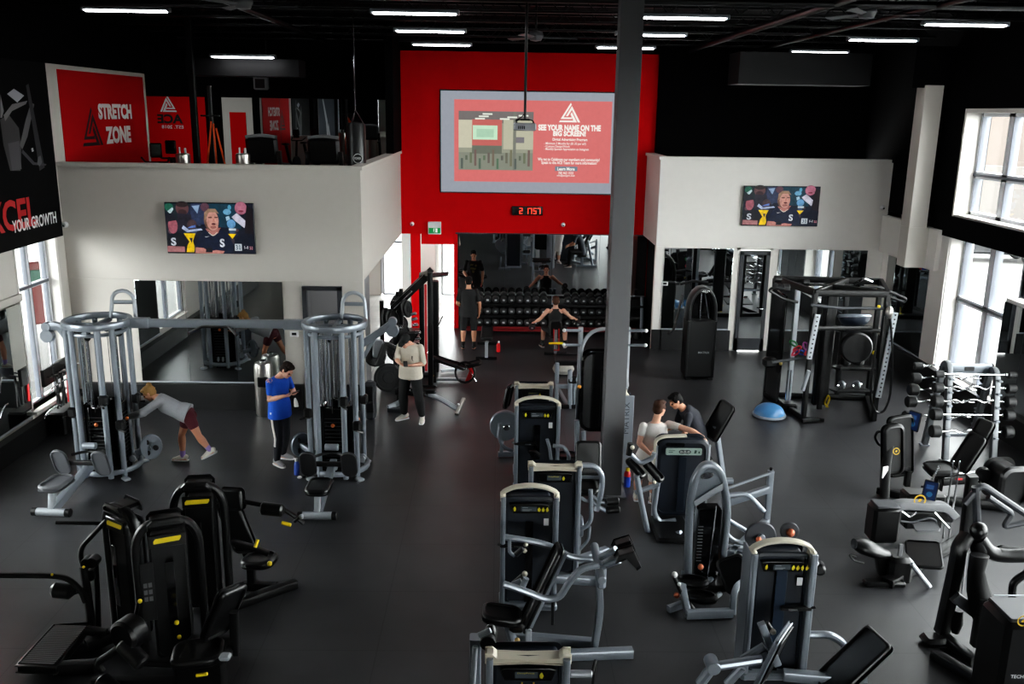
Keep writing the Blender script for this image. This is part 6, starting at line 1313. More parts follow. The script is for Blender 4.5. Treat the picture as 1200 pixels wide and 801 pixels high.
rail(t, 'top_beam', [V((at(505, 465).x, yy, 2.5)), V((p.x, p.y, aty(495, 322, p.y).z))], .09, .1, BLKM)
rl = ys(17.9, (504, 320), (482, 341), (460, 362)); q = M(); q.rbar(rl, .12, .14); q.put('sloping_rail', BLKM, t)
q = M(); q.rbar([v+V((0, .5, 0)) for v in rl], .1, .12); q.put('sloping_rail', BLKM, t); q = M(); q.rbar([v+V((.03, -.08, .02)) for v in rl[1:]], .03, .03); q.put('slide_bar', CHROME, t)
for a in (447, 462, 470): e = aty(a, 345, 18.0); q = M(); q.rbar([V((e.x, 18.0, .04)), V((e.x, 18.0, aty(a, 338 if a > 465 else 352, 18.0).z))], .08, .08); q.put('post', BLKM, t)
rail(t, 'base_rail', [V((-2.3, 17.9, .05)), V((-1.25, 17.5, .05))], .1, .1, BLKM); rail(t, 'base_rail', [V((-2.3, 18.5, .05)), V((-1.4, 18.8, .05))], .1, .1, BLKM)
for k, (a, b) in enumerate(((452, 372), (457, 373), (461, 375), (474, 360), (478, 362), (469, 395), (474, 396))): plate(t, aty(a, b, 17.6+.05*k), (.9, -.35, .1), .2 if k < 3 else .17 if k < 5 else .26)
for a in ((482, 368), (483, 374), (484, 381), (487, 390), (487, 397), (486, 404), (453, 380), (466, 384)): q = M(); c = aty(*a, 17.5); q.cyl(c, c+V((.1, -.06, .03)), .03, 12); q.put('plate_horn', CHROME, t)
c = aty(475, 402, 17.7); padp(t, 'back_pad', c, .4, .6, .09, (.6, .8, 0), (.5, -.2, .8), .06)
q = M(); q.slab(rrect(.5, .4, .03), .03, aty(511, 322, 18.2), (1, 0, .1), (0, 1, 0), .006); q.put('top_shelf', DGREY, t)
t = thing('storage_column', 'black upright storage column with red strip behind the sloping frame', 'rack', (-1.25, 19.2, 0), world=True)
e = aty(508, 350, 19.2); q = M(); q.box((e.x, 19.2, 1.0), (.22, .25, 2.0), .02); q.put('body', BLKM, t); e2 = aty(499, 350, 19.1); q = M(); q.box((e2.x, 19.05, 1.0), (.05, .05, 1.9), .01); q.put('red_strip', REDP, t)
t = thing('barbell', 'chrome bar leaning on the tall black frame', 'barbell', (-1.1, 17.6, 0), world=True)
a = at(500, 415); b = aty(516, 378, a.y+.3); q = M(); q.cyl(a+V((0, 0, .02)), b, .022, 10); q.put('bar', CHROME, t); q = M(); d = (b-a).normalized(); q.cyl(b, b+d*.18, .028, 12); q.put('sleeve', CHROME, t)
# wall of loaded plates behind the cream-shirted person
t = thing('plate_tree', 'black plate tree loaded with big round plates against the left block end', 'rack', (-2.15, 19.5, 0), world=True)
q = M(); q.rbar([(-2.15, 19.5, .04), (-2.15, 19.5, 1.7)], .09, .09); q.rbar([(-2.3, 19.5, .04), (-1.9, 19.5, .04)], .1, .08); q.put('post', BLKM, t)
for z, r in ((1.45, .16), (.95, .2), (.42, .26)):
    for s in (-1, 1): q = M(); q.cyl((-2.15, 19.5+s*.04, z), (-2.15, 19.5+s*.28, z+.03), .025, 10); q.put('horn', CHROME, t); plate(t, (-2.15, 19.5+s*.14, z), (0, s, 0), r); plate(t, (-2.15, 19.5+s*.2, z), (0, s, 0), r*.92)
t = thing('plate_loaded_machine', 'grey-footed black machine with big round plates just behind the person in cream', 'weight machine', (-1.75, 16.4, 0), world=True)
e1, e2 = at(455, 482), at(537, 484); mid = at(500, 462)
q = M(); q.tube([e2+V((0, 0, .08)), e2+V((-.35, .25, .2)), aty(494, 458, 16.6)], .05, 10, .1); q.put('front_tube', LGREY, t); q = M(); q.tube([e1+V((0, 0, .08)), e1+V((.15, .1, .12)), aty(470, 470, 16.4)], .05, 10, .05); q.put('rear_tube', LGREY, t)
q = M(); c = e2+V((0, 0, .12)); q.rbar([c+V((-.02, -.18, -.08)), c+V((.1, .16, .12))], .08, .05); q.put('foot_plate', STEEL, t); knob(t, aty(537, 474, e2.y), WHITEP, .03)
q = M(); q.rbar([e1+V((.0, 0, .04)), e1+V((.25, -.04, .04))], .1, .08); q.put('foot', DGREY, t)
padp(t, 'seat', aty(497, 456, 16.6), .5, .3, .09, (1, 0, 0), (0, 1, 0), .06); rail(t, 'main_rail', [V((-1.9, 16.7, .3)), aty(500, 461, 16.5)], .1, .1, BLKM); rail(t, 'upright', [V((-1.85, 16.75, .05)), V((-1.8, 16.75, 1.1))], .1, .1, BLKM); rail(t, 'swing_arm', [V((-1.8, 16.7, 1.1)), aty(452, 402, 16.6), aty(442, 428, 16.5)], .09, .1, BLKM)
plate(t, aty(455, 442, 16.4), (.25, -.9, .1), .27); plate(t, aty(440, 416, 16.7), (.5, -.8, .1), .22); c = aty(443, 408, 16.7); q = M(); q.slab(rrect(.2, .34, .05), .14, c, (1, 0, 0), (0, .2, 1), .03); q.put('arm_shell', LGREY, t)
t = thing('speaker_cabinet', 'dark grey rounded floor block at the foot of the left block end', 'box', (-2.15, 16.2, 0), world=True)
a, b = aty(430, 440, 16.0), aty(438, 484, 16.0); q = M(); q.box(((a.x+b.x)/2, 16.0, .36), (.2, .24, .72), .05); q.put('body', DGREY, t); q = M(); q.box(((a.x+b.x)/2, 15.875, .4), (.13, .01, .5), .004); q.put('grille', BLKP, t)
# decline bench
t = thing('decline_bench', 'black decline bench with red side leg and bright base bars', 'bench', (-.7, 18.1, 0), world=True)
y = 18.2; a, b = aty(503, 417, y), aty(546, 431, y); u = (b-a).normalized(); padp(t, 'long_pad', (a+b)/2, (b-a).length, .3, .08, u, (0, 1, 0), .06); a2, b2 = aty(547, 428, y), aty(563, 424, y); padp(t, 'seat_pad', (a2+b2)/2, .34, .3, .08, (b2-a2).normalized(), (0, 1, 0), .06)
e = at(551, 449); q = M(); q.rbar([e+V((-.06, 0, .03)), aty(553, 434, e.y), aty(549, 428, e.y+.1)], .05, .1); q.put('red_leg', REDP, t)
for k, (p1, p2) in enumerate((((509, 447), (546, 447)), ((517, 437), (546, 434)))): q = M(); q.rbar([at(*p1)+V((0, 0, .05)), at(*p2)+V((0, 0, .05))], .06, .06); q.put('base_bar', LGREY, t)
q = M(); q.rbar([V((a.x+.1, y, .05)), a+V((.1, 0, -.03))], .08, .08); q.put('rear_leg', BLKM, t); c = aty(545, 436, y); q = M(); q.tube([c+V((.2*math.cos(k*PI/8), 0, .22*math.sin(k*PI/8))) for k in range(16)], .025, 8, 0, True); q.put('hoop', BLKM, t); knob(t, aty(507, 440, y-.2), mat('amber_light', (220, 150, 60), .4), .025)
q = M(); q.tube(ys(e.y-.05, (552, 436), (558, 447)), .012, 6); q.put('pin_lever', CHROME, t)

# ------------------------------------------------------------------ arched black cabinet machine
t = thing('cable_cabinet', 'tall black cabinet machine with domed top and clear window before the right mirror', 'weight machine', (4.28, 18.95, 0), world=True)
a, b = aty(797, 443, 18.85), aty(836, 443, 18.85); xc, w = (a.x+b.x)/2+.02, .62; z1 = aty(815, 375, 18.85).z; zt = aty(815, 337, 18.85).z
q = M(); q.box((xc, 19.0, z1/2+.03), (w, .5, z1-.03), .03); cb = q.put('body', BLKP, t)
for s in (-1, 1): q = M(); q.rbar([(xc+s*(w/2-.02), 18.76, .05), (xc+s*(w/2-.02), 18.76, z1)], .05, .05); q.put('corner_rail', BLKM, cb); q = M(); q.box((xc+s*.24, 18.8, .025), (.12, .16, .05), .01); q.put('foot', BLKM, t)
q = M(); q.rbar([(xc-w*.44, 18.95, z1)]+[(xc-w*.44*math.cos(PI*k/10), 18.95, z1+.18+(zt-z1-.2)*math.sin(PI*k/10)) for k in range(11)]+[(xc+w*.44, 18.95, z1)], .09, .34, 0, .03, up=(0, 1, 0)); q.put('dome_frame', BLKP, t)
q = M(); q.slab([(xc-w*.38, z1), (xc+w*.38, z1), (xc+w*.36, z1+.3), (xc+.12, zt-.1), (xc-.12, zt-.1), (xc-w*.36, z1+.3)], .02, (0, 18.98, 0), (1, 0, 0), (0, 0, 1), .004); q.put('window', GLOSSB, t)
q = M(); q.rbar([(xc-.02, 18.93, z1), (xc-.02, 18.93, zt-.12)], .03, .02); q.put('guide_rod', CHROME, t); q = M(); q.tube([(xc+.06, 18.93, zt-.15), (xc+.17, 18.93, z1+.02)], .008, 6); q.put('cable', LGREY, t)
c = V((xc+.03, 18.775, zt-.06)); q = M(); q.slab([(.08*math.cos(k*PI/10), .035*math.sin(k*PI/10)) for k in range(20)], .012, c, (1, 0, 0), (0, 0, 1), .004); q.put('badge', CHROME, t)
pc = Pic((xc+.05, 18.7485, aty(823, 413, 18.75).z), (1, 0, 0), (0, 0, 1)); pc.text('MATRIX', -.1, -.02, .24, .045, (180, 182, 186), .01); pc.put('lettering', t)
tubes(t, 'handle', BLKM, [(ys(18.9, (800, 345), (795, 365), (790, 385), (783, 392)), .03, .06)]); q = M(); q.tube(ys(18.95, (797, 333), (812, 329), (830, 331)), .03, 8, .03); q.put('top_handle', BLKM, t)

# ------------------------------------------------------------------ cage rack, right rear
t = thing('cage_rack', 'large black multi-station cage with pale perforated uprights and storage shelves', 'rack', (6.4, 16.7, 0), world=True)
def up(x, y, z1, w=.09, m=BLKM, nm='upright', z0=.03): q = M(); q.rbar([(x, y, z0), (x, y, z1)], w, w); return q.put(nm, m, t)
FL, FR, BL, BR = (5.75, 16.15), (7.05, 16.1), (5.45, 17.6), (7.45, 17.4)
ZC = 2.42
for x, y in (FL, FR, BL, BR, (6.25, 16.75), (6.85, 17.5)): up(x, y, ZC)
def top(a, b, w=.08, h=.12, z=ZC, m=BLKM, nm='top_beam'): q = M(); q.rbar([(a[0], a[1], z), (b[0], b[1], z)], w, h); q.put(nm, m, t)
for a, b in ((FL, FR), (BL, BR), (FL, BL), (FR, BR), (FL, (6.25, 16.75)), ((6.25, 16.75), (6.85, 17.5)), ((6.25, 16.75), FR)): top(a, b)
for a, b in ((FL, BL), (FR, BR), (BL, BR)): top(a, b, .1, .1, .06, nm='base_beam')
top(FL, (FL[0]+.35, FL[1]-.12), .09, .06, .05, nm='foot_beam'); top((5.66, 15.95), (6.0, 16.05), .08, .06, .05, nm='foot_beam')
WPERF = mat('pale_perforated', (168, 174, 180), .4, .3)
for x, z0, z1, lean in ((5.68, .62, 1.0, .1), (5.74, 1.22, 2.05, .1), (7.12, .5, 2.1, .16)):
    q = M(); q.rbar([(x-lean*.4, 16.02, z0), (x+lean*.4, 16.02, z1)], .1, .05); pf_ = q.put('perforated_rail', WPERF, t); n = int((z1-z0)/.08)
    q = M()
    for k in range(n): f_ = (k+.5)/n; q.box((x-lean*.4+lean*.8*f_, 15.99, z0+(z1-z0)*f_), (.03, .012, .03), .003)
    q.put('hole', BLKP, pf_)
# back board and shelves
q = M(); q.box((5.42, 17.1, 1.2), (.04, .8, 2.1), .01); q.put('side_panel', GLOSSB, t); q = M(); q.box((6.32, 16.95, 1.15), (.3, .12, 2.2), .02); q.put('centre_panel', BLKM, t)
for z in (.35, .8, 1.55): q = M(); q.box((6.9, 16.95, z), (.75, .55, .04), .01, (R(-8), 0, 0)); q.put('shelf', BLKM, t); q = M(); q.rbar([(6.55, 16.66, z+.06), (7.25, 16.66, z+.06)], .03, .07); q.put('shelf_rail', BLKM, t)
for z in (.9, 1.75): rail(t, 'cross_bar', [V((FL[0], FL[1]+.05, z)), V((6.9, 16.3, z+.0))], .07, .08, BLKM, 0) if z > 1 else rail(t, 'cross_bar', ys(16.3, (905, 424), (947, 418)), .05, .05, DGREY, 0)
# pull-up loops on the corners
p = ys(16.2, (935, 354), (917, 350), (901, 340), (905, 337), (926, 340)); q = M(); q.tube(p, .026, 8, .08); q.put('pull_up_loop', BLKM, t)
p = ys(16.4, (1008, 336), (1030, 336), (1062, 350), (1060, 354), (1035, 345)); q = M(); q.tube(p, .026, 8, .08); q.put('pull_up_loop', BLKM, t); p = ys(16.1, (950, 357), (985, 361), (1045, 361)); q = M(); q.tube(p, .028, 8, .08); q.put('front_pull_up_bar', DGREY, t)
p = ys(17.2, (940, 333), (1000, 334)); q = M(); q.tube(p, .028, 8); q.put('rear_pull_up_bar', BLKM, t); q = M(); q.tube(ys(16.9, (1000, 334), (1012, 326), (1022, 330)), .028, 8, .05); q.put('rear_pull_up_bar', CHROME, t)
for a, y in (((911, 327), 16.6), ((944, 331), 17.0), ((921, 337), 16.3)): c = aty(*a, y); q = M(); q.cyl(c+V((-.06, 0, 0)), c+V((.06, 0, 0)), .07, 16); q.put('rubber_end', BLKP, t)
# cable column on the left
e = at(902, 462); x = e.x+.1; q = M(); q.rbar([(x, 16.9, .1), (x, 16.9, aty(905, 338, 16.9).z)], .09, .08); q.put('cable_column', LGREY, t)
for u in (-.1, -.04): q = M(); q.cyl((x+u, 16.75, .1), (x+u, 16.75, .8), .012, 8); q.put('guide_rod', CHROME, t)
c = aty(902, 424, 16.75); q = M(); q.box(c, (.26, .2, .2), .05); q.put('trolley', BLKM, t); knob(t, c+V((.18, -.1, .0)), mat('brass_knob', (150, 130, 70), .4, .5), .035); q = M(); q.box((x-.05, 16.75, .08), (.3, .3, .16), .03); q.put('column_base', BLKM, t)
# bumper disc holder, jammer knob
c = aty(1003, 407, 16.5); q = M(); q.cyl(c+V((0, -.08, 0)), c+V((0, .08, 0)), .3, 26, .03); q.put('disc_holder', BLKM, t)
knob(t, aty(1024, 413, 16.05), YEL, .035); knob(t, aty(1030, 359, 16.0), YEL, .03)
p = at(968, 478)
st_ = thing('suspension_strap', 'yellow strap end looped at the foot of the cage', 'strap', p, 0); q = M(); q.tube([(0, 0, .02), (.06, 0, .22), (.0, -.03, .28), (-.05, 0, .1), (.04, 0, .02)], .016, 6, .05); q.put('loop', YEL, st_)
for k, (a, c_) in enumerate((((930, 402), (38, 120, 60)), ((934, 408), (200, 30, 40)), ((938, 412), (36, 80, 190)), ((931, 412), (190, 30, 60)), ((945, 411), (200, 40, 40)), ((942, 404), (150, 60, 140)))):
    p = aty(*a, 16.35); nm = ('green', 'red', 'blue', 'crimson', 'scarlet', 'purple')[k]; bnd = thing('loop_band', '%s rubber loop band hung on the cage side panel' % nm, 'band', p, 0, 'coloured bands on the cage')
    ra = random.Random(k); a0 = ra.uniform(0, 3); q = M(); q.tube([(.075*math.cos(2*PI*i/14)*math.cos(a0)-.035*math.sin(2*PI*i/14)*math.sin(a0), -.02*k+.015*math.sin(4*PI*i/14), .075*math.cos(2*PI*i/14)*math.sin(a0)+.035*math.sin(2*PI*i/14)*math.cos(a0)) for i in range(14)], .018, 8, 0, True); q.put('loop', mat('band_'+nm, c_, .5), bnd)
# balance trainers
def bosu(p, label, tilt=0., dome=None):
    t = thing('balance_trainer', label, 'balance trainer', p, 0); t.rotation_euler = (tilt, 0, 0); q = M(); q.lathe([(.27, 0), (.305, .015), (.31, .05), (.29, .06)], (0, 0, 0), n=32); q.put('base_ring', mat('bosu_grey', (150, 160, 172), .45) if 'bosu_grey' not in MATS else MATS['bosu_grey'], t)
    q = M(); q.lathe([(.285, .055)]+[(.285*math.cos(PI/2*k/9), .055+.2*math.sin(PI/2*k/9)) for k in range(1, 9)]+[(.01, .255)], (0, 0, 0), n=32); q.put('dome', dome or MATS.get('bosu_blue') or mat('bosu_blue', (70, 126, 176), .28), t)
bosu(at(902, 485)+V((-.05, -.12, 0)), 'blue dome balance trainer on the floor left of the cage')
c = aty(1000, 377, 16.9); bosu((c.x, 16.9, 1.87), 'dark grey-blue balance trainer stored on the top shelf of the cage', R(166), mat('bosu_dark', (48, 56, 68), .3))
for x, z, m_ in ((6.75, .85, 'left'), (7.0, .85, 'right')): kettlebell((x, 16.95, z-.0), 'kettlebell on the middle cage shelf, %s of the pair' % m_)
for x, m_ in ((6.72, 'left'), (7.02, 'right')):
    bt = thing('ab_roller', 'chrome-handled roller on the lowest cage shelf, %s of the pair' % m_, 'roller', (x, 16.95, .46), R(30)); q = M(); q.cyl((-.03, 0, 0), (.03, 0, 0), .085, 18, .02); q.put('wheel', LGREY, bt); q = M(); q.cyl((-.14, 0, 0), (.14, 0, 0), .014, 8); q.put('axle', CHROME, bt)
bt = thing('battle_rope', 'black rope hanging in a long loop from the right corner of the cage', 'rope', (7.35, 16.0, 0), 0, world=True)
q = M(); q.tube(ys(15.95, (1042, 366), (1045, 390), (1046, 430), (1043, 465), (1036, 482), (1027, 484), (1020, 470), (1021, 440), (1026, 410)), .022, 8, .3); q.put('rope', BLKP, bt); q = M(); c = aty(1042, 366, 15.95); q.ball(c, (.07, .07, .12), 12); q.put('anchor', STEEL, bt)

# ------------------------------------------------------------------ rack of curl bars by the window
DGREY2 = mat('rack_grey_steel', (104, 107, 110), .4, .4)
t = thing('barbell_rack', 'grey A-frame rack of curl bars by the right windows', 'rack', (7.95, 14.4, 0), world=True)
for a, b, tp in (((1107, 540), (1090, 520), (1113, 424)), ((1163, 543), (1145, 522), (1166, 432))):
    f0 = at(*a); k0 = V((f0.x, f0.y+.75, 0)); zt = aty(*tp, f0.y+.35).z
    q = M(); q.rbar([f0+V((0, 0, .03)), V((f0.x, f0.y+.24, zt-.12)), V((f0.x, f0.y+.34, zt)), V((f0.x, f0.y+.46, zt-.08)), k0+V((0, 0, .03))], .09, .1, .12); q.put('side_frame', DGREY2, t)
    q = M(); q.box(f0+V((0, 0, .015)), (.16, .1, .03), .006); q.box(k0+V((0, 0, .015)), (.16, .1, .03), .006); q.put('foot_plate', LGREY, t)
    for z in (.5, .78, 1.0, 1.22, 1.44): 
        for yo, s in ((.04+.2*z/1.5, -1), (.72-.2*z/1.5, 1)): q = M(); q.box((f0.x, f0.y+yo+s*.08, z-.065), (.07, .1, .03), .006); q.put('saddle', GREYST, t)
fL, fR = at(1107, 540), at(1163, 543); yb = fL.y
q = M(); q.rbar([(fL.x, yb+.36, 1.5), (fR.x, yb+.36, 1.5)], .05, .16); q.put('header', GREYST, t); q = M(); q.box(((fL.x+fR.x)/2, yb+.33, 1.5), (.16, .012, .07), .002); q.put('header_plate', BLKP, t)
q = M(); q.rbar([(fL.x, yb+.6, .25), (fR.x, yb+.6, .25)], .05, .06); q.put('stretcher', GREYST, t)
def curl_bar(x, y, z, r, wavy, label, grp):
    t = thing('curl_bar', label, 'barbell', (x, y, z), 0, grp); L = .6
    P_ = [(-L, 0, 0), (-.42, 0, 0), (-.3, 0, .03), (-.18, 0, -.03), (-.06, 0, .03), (.06, 0, .03), (.18, 0, -.03), (.3, 0, .03), (.42, 0, 0), (L, 0, 0)] if wavy else [(-L, 0, 0), (L, 0, 0)]
    q = M(); q.tube(P_, .015, 8, .05); q.put('bar', CHROME, t)
    for s in (-1, 1): q = M(); q.cyl((s*.52, 0, 0), (s*.68, 0, 0), r, 18, .02); q.put('weight_head', IRON, t); q = M(); q.cyl((s*.49, 0, 0), (s*.52, 0, 0), .03, 12); q.put('collar', CHROME, t)
xm_ = (fL.x+fR.x)/2
for k, (z, r, w) in enumerate(((1.46, .06, False), (1.24, .085, True), (1.02, .1, True), (.80, .1, False), (.52, .105, True))):
    nm = ('top', 'second', 'third', 'fourth', 'lowest')[k]; curl_bar(xm_, yb-.07+.2*z/1.5, z, r, w, 'fixed-weight bar on the window rack, near side, %s tier' % nm, 'fixed bars on the near side'); curl_bar(xm_-.12, yb+.82-.2*z/1.5, z, r, True, 'fixed-weight bar on the window rack, far side, %s tier' % nm, 'fixed bars on the far side')

# ------------------------------------------------------------------ black machines, right
TABB = mat('tablet_blue', (16, 40, 84), .2)
def tablet(t, c, ux, uy, w=.2, h=.27):
    q = M(); q.pad(c, w, h, .03, ux, uy, .02, .008); tb = q.put('tablet', BLKP, t); n = V(ux).cross(V(uy)).normalized()
    if n.y > 0: n = -n
    pc = Pic(V(c)+n*.0155, V(ux) if V(ux).cross(V(uy)).y < 0 else -V(ux), uy, .3); pc.rect(-w*.42, -h*.44, w*.42, h*.44, (22, 52, 104)); pc.rect(-w*.3, h*.1, w*.2, h*.3, (70, 120, 190)); pc.ell(0, -h*.15, w*.2, w*.2, (60, 140, 200)); pc.put('display', tb)
def ring_mark(t, c, ux, uy, r, col=(200, 160, 30)):
    pc = Pic(c, ux, uy); n = 24; 
    pc.many([[(r*math.cos(2*PI*k/n), r*math.sin(2*PI*k/n)), (r*math.cos(2*PI*(k+1)/n), r*math.sin(2*PI*(k+1)/n)), (r*.78*math.cos(2*PI*(k+1)/n), r*.78*math.sin(2*PI*(k+1)/n)), (r*.78*math.cos(2*PI*k/n), r*.78*math.sin(2*PI*k/n))] for k in range(n)]+[[(-r*.35, -r*.2), (r*.1, -r*.3), (r*.35, r*.2), (-r*.1, r*.3)]], col); pc.put('ring_mark', t)
t = thing('strength_machine', 'black machine with twin rounded shrouds, yellow ring mark and small tablet, right side', 'weight machine', (5.95, 12.75, 0), world=True)
c = aty(1055, 522, 12.95); q = M(); q.pad(c, .42, .98, .1, (.98, .12, 0), (-.12, 0, 1), .08, .03); q.put('rear_shroud', BLKP, t)
c2 = aty(1046, 526, 12.75); q = M(); q.pad(c2, .34, .8, .14, (.98, .12, 0), (-.12, 0, 1), .1, .04); q.put('front_shroud', BLKP, t); ring_mark(t, c2+V((.02, -.085, .0)), (.98, .12, 0), (-.12, 0, 1), .055)
rail(t, 'column', [at(1036, 585)+V((0, 0, .03)), aty(1038, 545, 12.7), aty(1042, 520, 12.8)], .12, .14, BLKM, .1); q = M(); q.tube(ys(12.8, (1040, 506), (1028, 505), (1025, 512), (1029, 520), (1036, 524)), .02, 8, .04); q.put('handle', BLKM, t)
q = M(); q.tube(ys(13.0, (1053, 494), (1068, 488)), .025, 8); q.put('tablet_arm', BLKM, t); tablet(t, aty(1071, 493, 12.95), (.55, -.83, 0), (.1, 0, 1), .2, .3)
p1, p2 = at(1028, 577), at(1062, 588); rail(t, 'base_rail', [p1+V((0, 0, .05)), p2+V((.0, .1, .05))], .1, .1, BLKM); q = M(); q.box(aty(1037, 553, 12.6), (.1, .02, .18), .004, (0, 0, R(20))); q.put('instruction_plate', WHITEP, t); rail(t, 'side_rail', [V((5.95, 12.9, .3)), V((6.35, 13.0, .3))], .08, .1, BLKM); rail(t, 'side_rail', [V((6.3, 12.95, .05)), V((6.3, 12.95, .3))], .08, .1, BLKM)
# rail-mounted seat
t = thing('leg_press_sled', 'black seat with long tilted back rest on chrome rails ending in a rounded housing', 'weight machine', (7.2, 12.8, 0), world=True)
y = 12.8; c = aty(1102, 549, y); padp(t, 'seat', c, .42, .46, .11, (1, -.1, .08), (.1, 1, 0), .1)
a, b = aty(1122, 550, y+.05), aty(1148, 510, y+.1); d = (b-a).normalized(); padp(t, 'back_pad', (a+b)/2, .32, .62, .11, (.45, -.88, 0), d, .08); a, b = aty(1147, 513, y+.12), aty(1158, 492, y+.15); padp(t, 'head_pad', (a+b)/2, .28, .3, .11, (.45, -.88, 0), (b-a).normalized(), .06)
for k in (0, 1, 2): q = M(); q.cyl(aty(1122, 556+5*k, y-.1*k+.1), aty(1190, 548+6*k, y-.1*k+.2), .025, 10); q.put('guide_rail', CHROME, t)
e = at(1182, 602); q = M(); q.slab(rrect(.5, .62, .16, 6), .5, (e.x+.14, e.y+.42, .33), (1, .1, 0), (0, 0, 1), .06); q.put('end_housing', BLKP, t)
rail(t, 'base_rail', [V((6.5, 12.45, .06)), V((e.x, e.y+.1, .08))], .14, .12, BLKM, 0); rail(t, 'cross_foot', [V((6.55, 12.2, .04)), V((6.55, 12.9, .04))], .1, .08, BLKM, 0); q = M(); q.rbar(ys(12.5, (1105, 565), (1142, 560)), .06, .1); lv = q.put('carriage', BLKM, t); q = M(); q.box(aty(1124, 561, 12.44), (.1, .01, .03), .002); q.put('red_mark', REDP, lv)
c = aty(1098, 548, 12.4); q = M(); q.tube(ys(12.5, (1092, 562), (1098, 551), (1101, 546)), .02, 8); q.put('side_grip', CHROME, t); q = M(); c = aty(1152, 555, 12.6); q.cyl(c+V((0, -.05, 0)), c+V((0, .05, 0)), .11, 18, .02); q.put('pivot', BLKM, t); rail(t, 'seat_post', [V((aty(1102, 549, y).x, y, .05)), aty(1102, 553, y)], .1, .12, BLKM, 0)
# cable machine with saddle seat and tablet
t = thing('seated_cable_machine', 'black cable machine with grey top beam, saddle seat and upright blue tablet, right side', 'weight machine', (5.2, 10.7, 0), world=True)
y = 11.0; a, b = aty(1030, 620, y), aty(1046, 650, y); q = M(); q.box((aty(1032, 630, y).x, y, .36), (.36, .3, .5), .04); bx = q.put('stack_box', BLKP, t); q = M(); q.box((aty(1032, 630, y).x, y-.02, .62), (.3, .26, .03), .01); q.put('lid', DGREY, bx)
q = M(); q.rbar(ys(y, (1040, 596), (1055, 590), (1108, 593), (1118, 604)), .16, .1, .08); q.put('top_beam', GREYP, t); rail(t, 'top_housing', ys(y+.15, (1036, 601), (1112, 602)), .24, .14, BLKM, 0)
q = M(); q.tube(ys(y+.2, (1093, 590), (1092, 580)), .025, 8); q.put('tablet_stem', BLKM, t); tablet(t, aty(1090, 575, y+.1), (.85, -.5, 0), (.15, .1, 1), .18, .28); ring_mark(t, aty(1078, 586, y-.05), (1, 0, 0), (0, 0, 1), .08)
for k, P_ in enumerate((((1050, 604), (1056, 598), (1066, 606), (1074, 600)), ((1055, 610), (1068, 612), (1090, 606), (1098, 610), (1092, 618)), ((1095, 600), (1106, 612), (1112, 618)))): q = M(); q.tube(ys(y-.1, *P_), .016, 8, .04); q.put('cable_handle', CHROME if k != 1 else DGREY, t)
q = M(); q.slab(rrect(.3, .26, .04), .03, aty(1085, 617, y-.2), (1, -.2, .15), (.2, 1, 0), .006); q.put('tray', GREYP, t)
q = M(); q.box((aty(1074, 636, 11.3).x, 11.3, .42), (.52, .28, .5), .03); q.put('stack_shroud', BLKP, t)
for x in (5.95, 6.03): q = M(); q.cyl((x, 11.05, .1), (x, 11.05, 1.2), .012, 8); q.put('guide_rod', CHROME, t)
rail(t, 'rear_upright', [V((6.3, 11.15, .05)), V((6.25, 11.1, .98))], .12, .12, BLKM, 0)
c = aty(1019, 643, 10.2); q = M(); loft(q, [c+V((-.2, 0, .07)), c+V((-.12, 0, .05)), c+V((.02, 0, .0)), c+V((.16, 0, -.06)), c+V((.24, 0, -.07))], [(.09, .06), (.15, .09), (.15, .09), (.1, .07), (.07, .05)], (0, 1, 0), 18); q.put('saddle_seat', VINYL, t); rail(t, 'seat_post', [c+V((.14, 0, -.08)), V((c.x+.2, 10.2, .05))], .12, .12, BLKM, 0)
q = M(); q.tube(ys(10.15, (1003, 652), (995, 649), (1000, 656), (1012, 659)), .015, 8, .03); q.put('seat_lever', BLKM, t)
q = M(); q.box(aty(1050, 668, 10.2)+V((0, 0, -.02)), (.3, .34, .5), .05); q.put('knee_block', BLKP, t); q = M(); q.box(aty(1055, 644, 10.1), (.05, .03, .16), .006); q.put('white_label', GREYP, t)
e = at(1020, 688); q = M(); q.box((e.x+.18, e.y+.05, .035), (.5, .14, .07), .02); q.put('foot', BLKM, t); rail(t, 'floor_beam', [V((e.x+.2, e.y, .06)), V((6.2, 11.1, .06))], .14, .1, BLKM, 0)
c = aty(1085, 668, 10.3); q = M(); q.slab(rrect(.42, .5, .05), .05, (c.x+.0, 10.4, .2), (1, -.35, .1), (.3, .9, .25), .015); q.put('foot_plate', BLKM, t); q = M(); q.cyl(aty(1068, 660, 10.0), aty(1090, 688, 9.9), .03, 10); q.put('plate_edge_bar', LGREY, t)
c = aty(1082, 651, 10.6); q = M(); q.cyl(c+V((0, -.06, 0)), c+V((0, .06, 0)), .12, 18, .03); q.put('pulley', BLKM, t); c = aty(1098, 655, 10.5); q = M(); q.box(c, (.09, .09, .22), .03); q.put('cable_stop', BLKP, t)
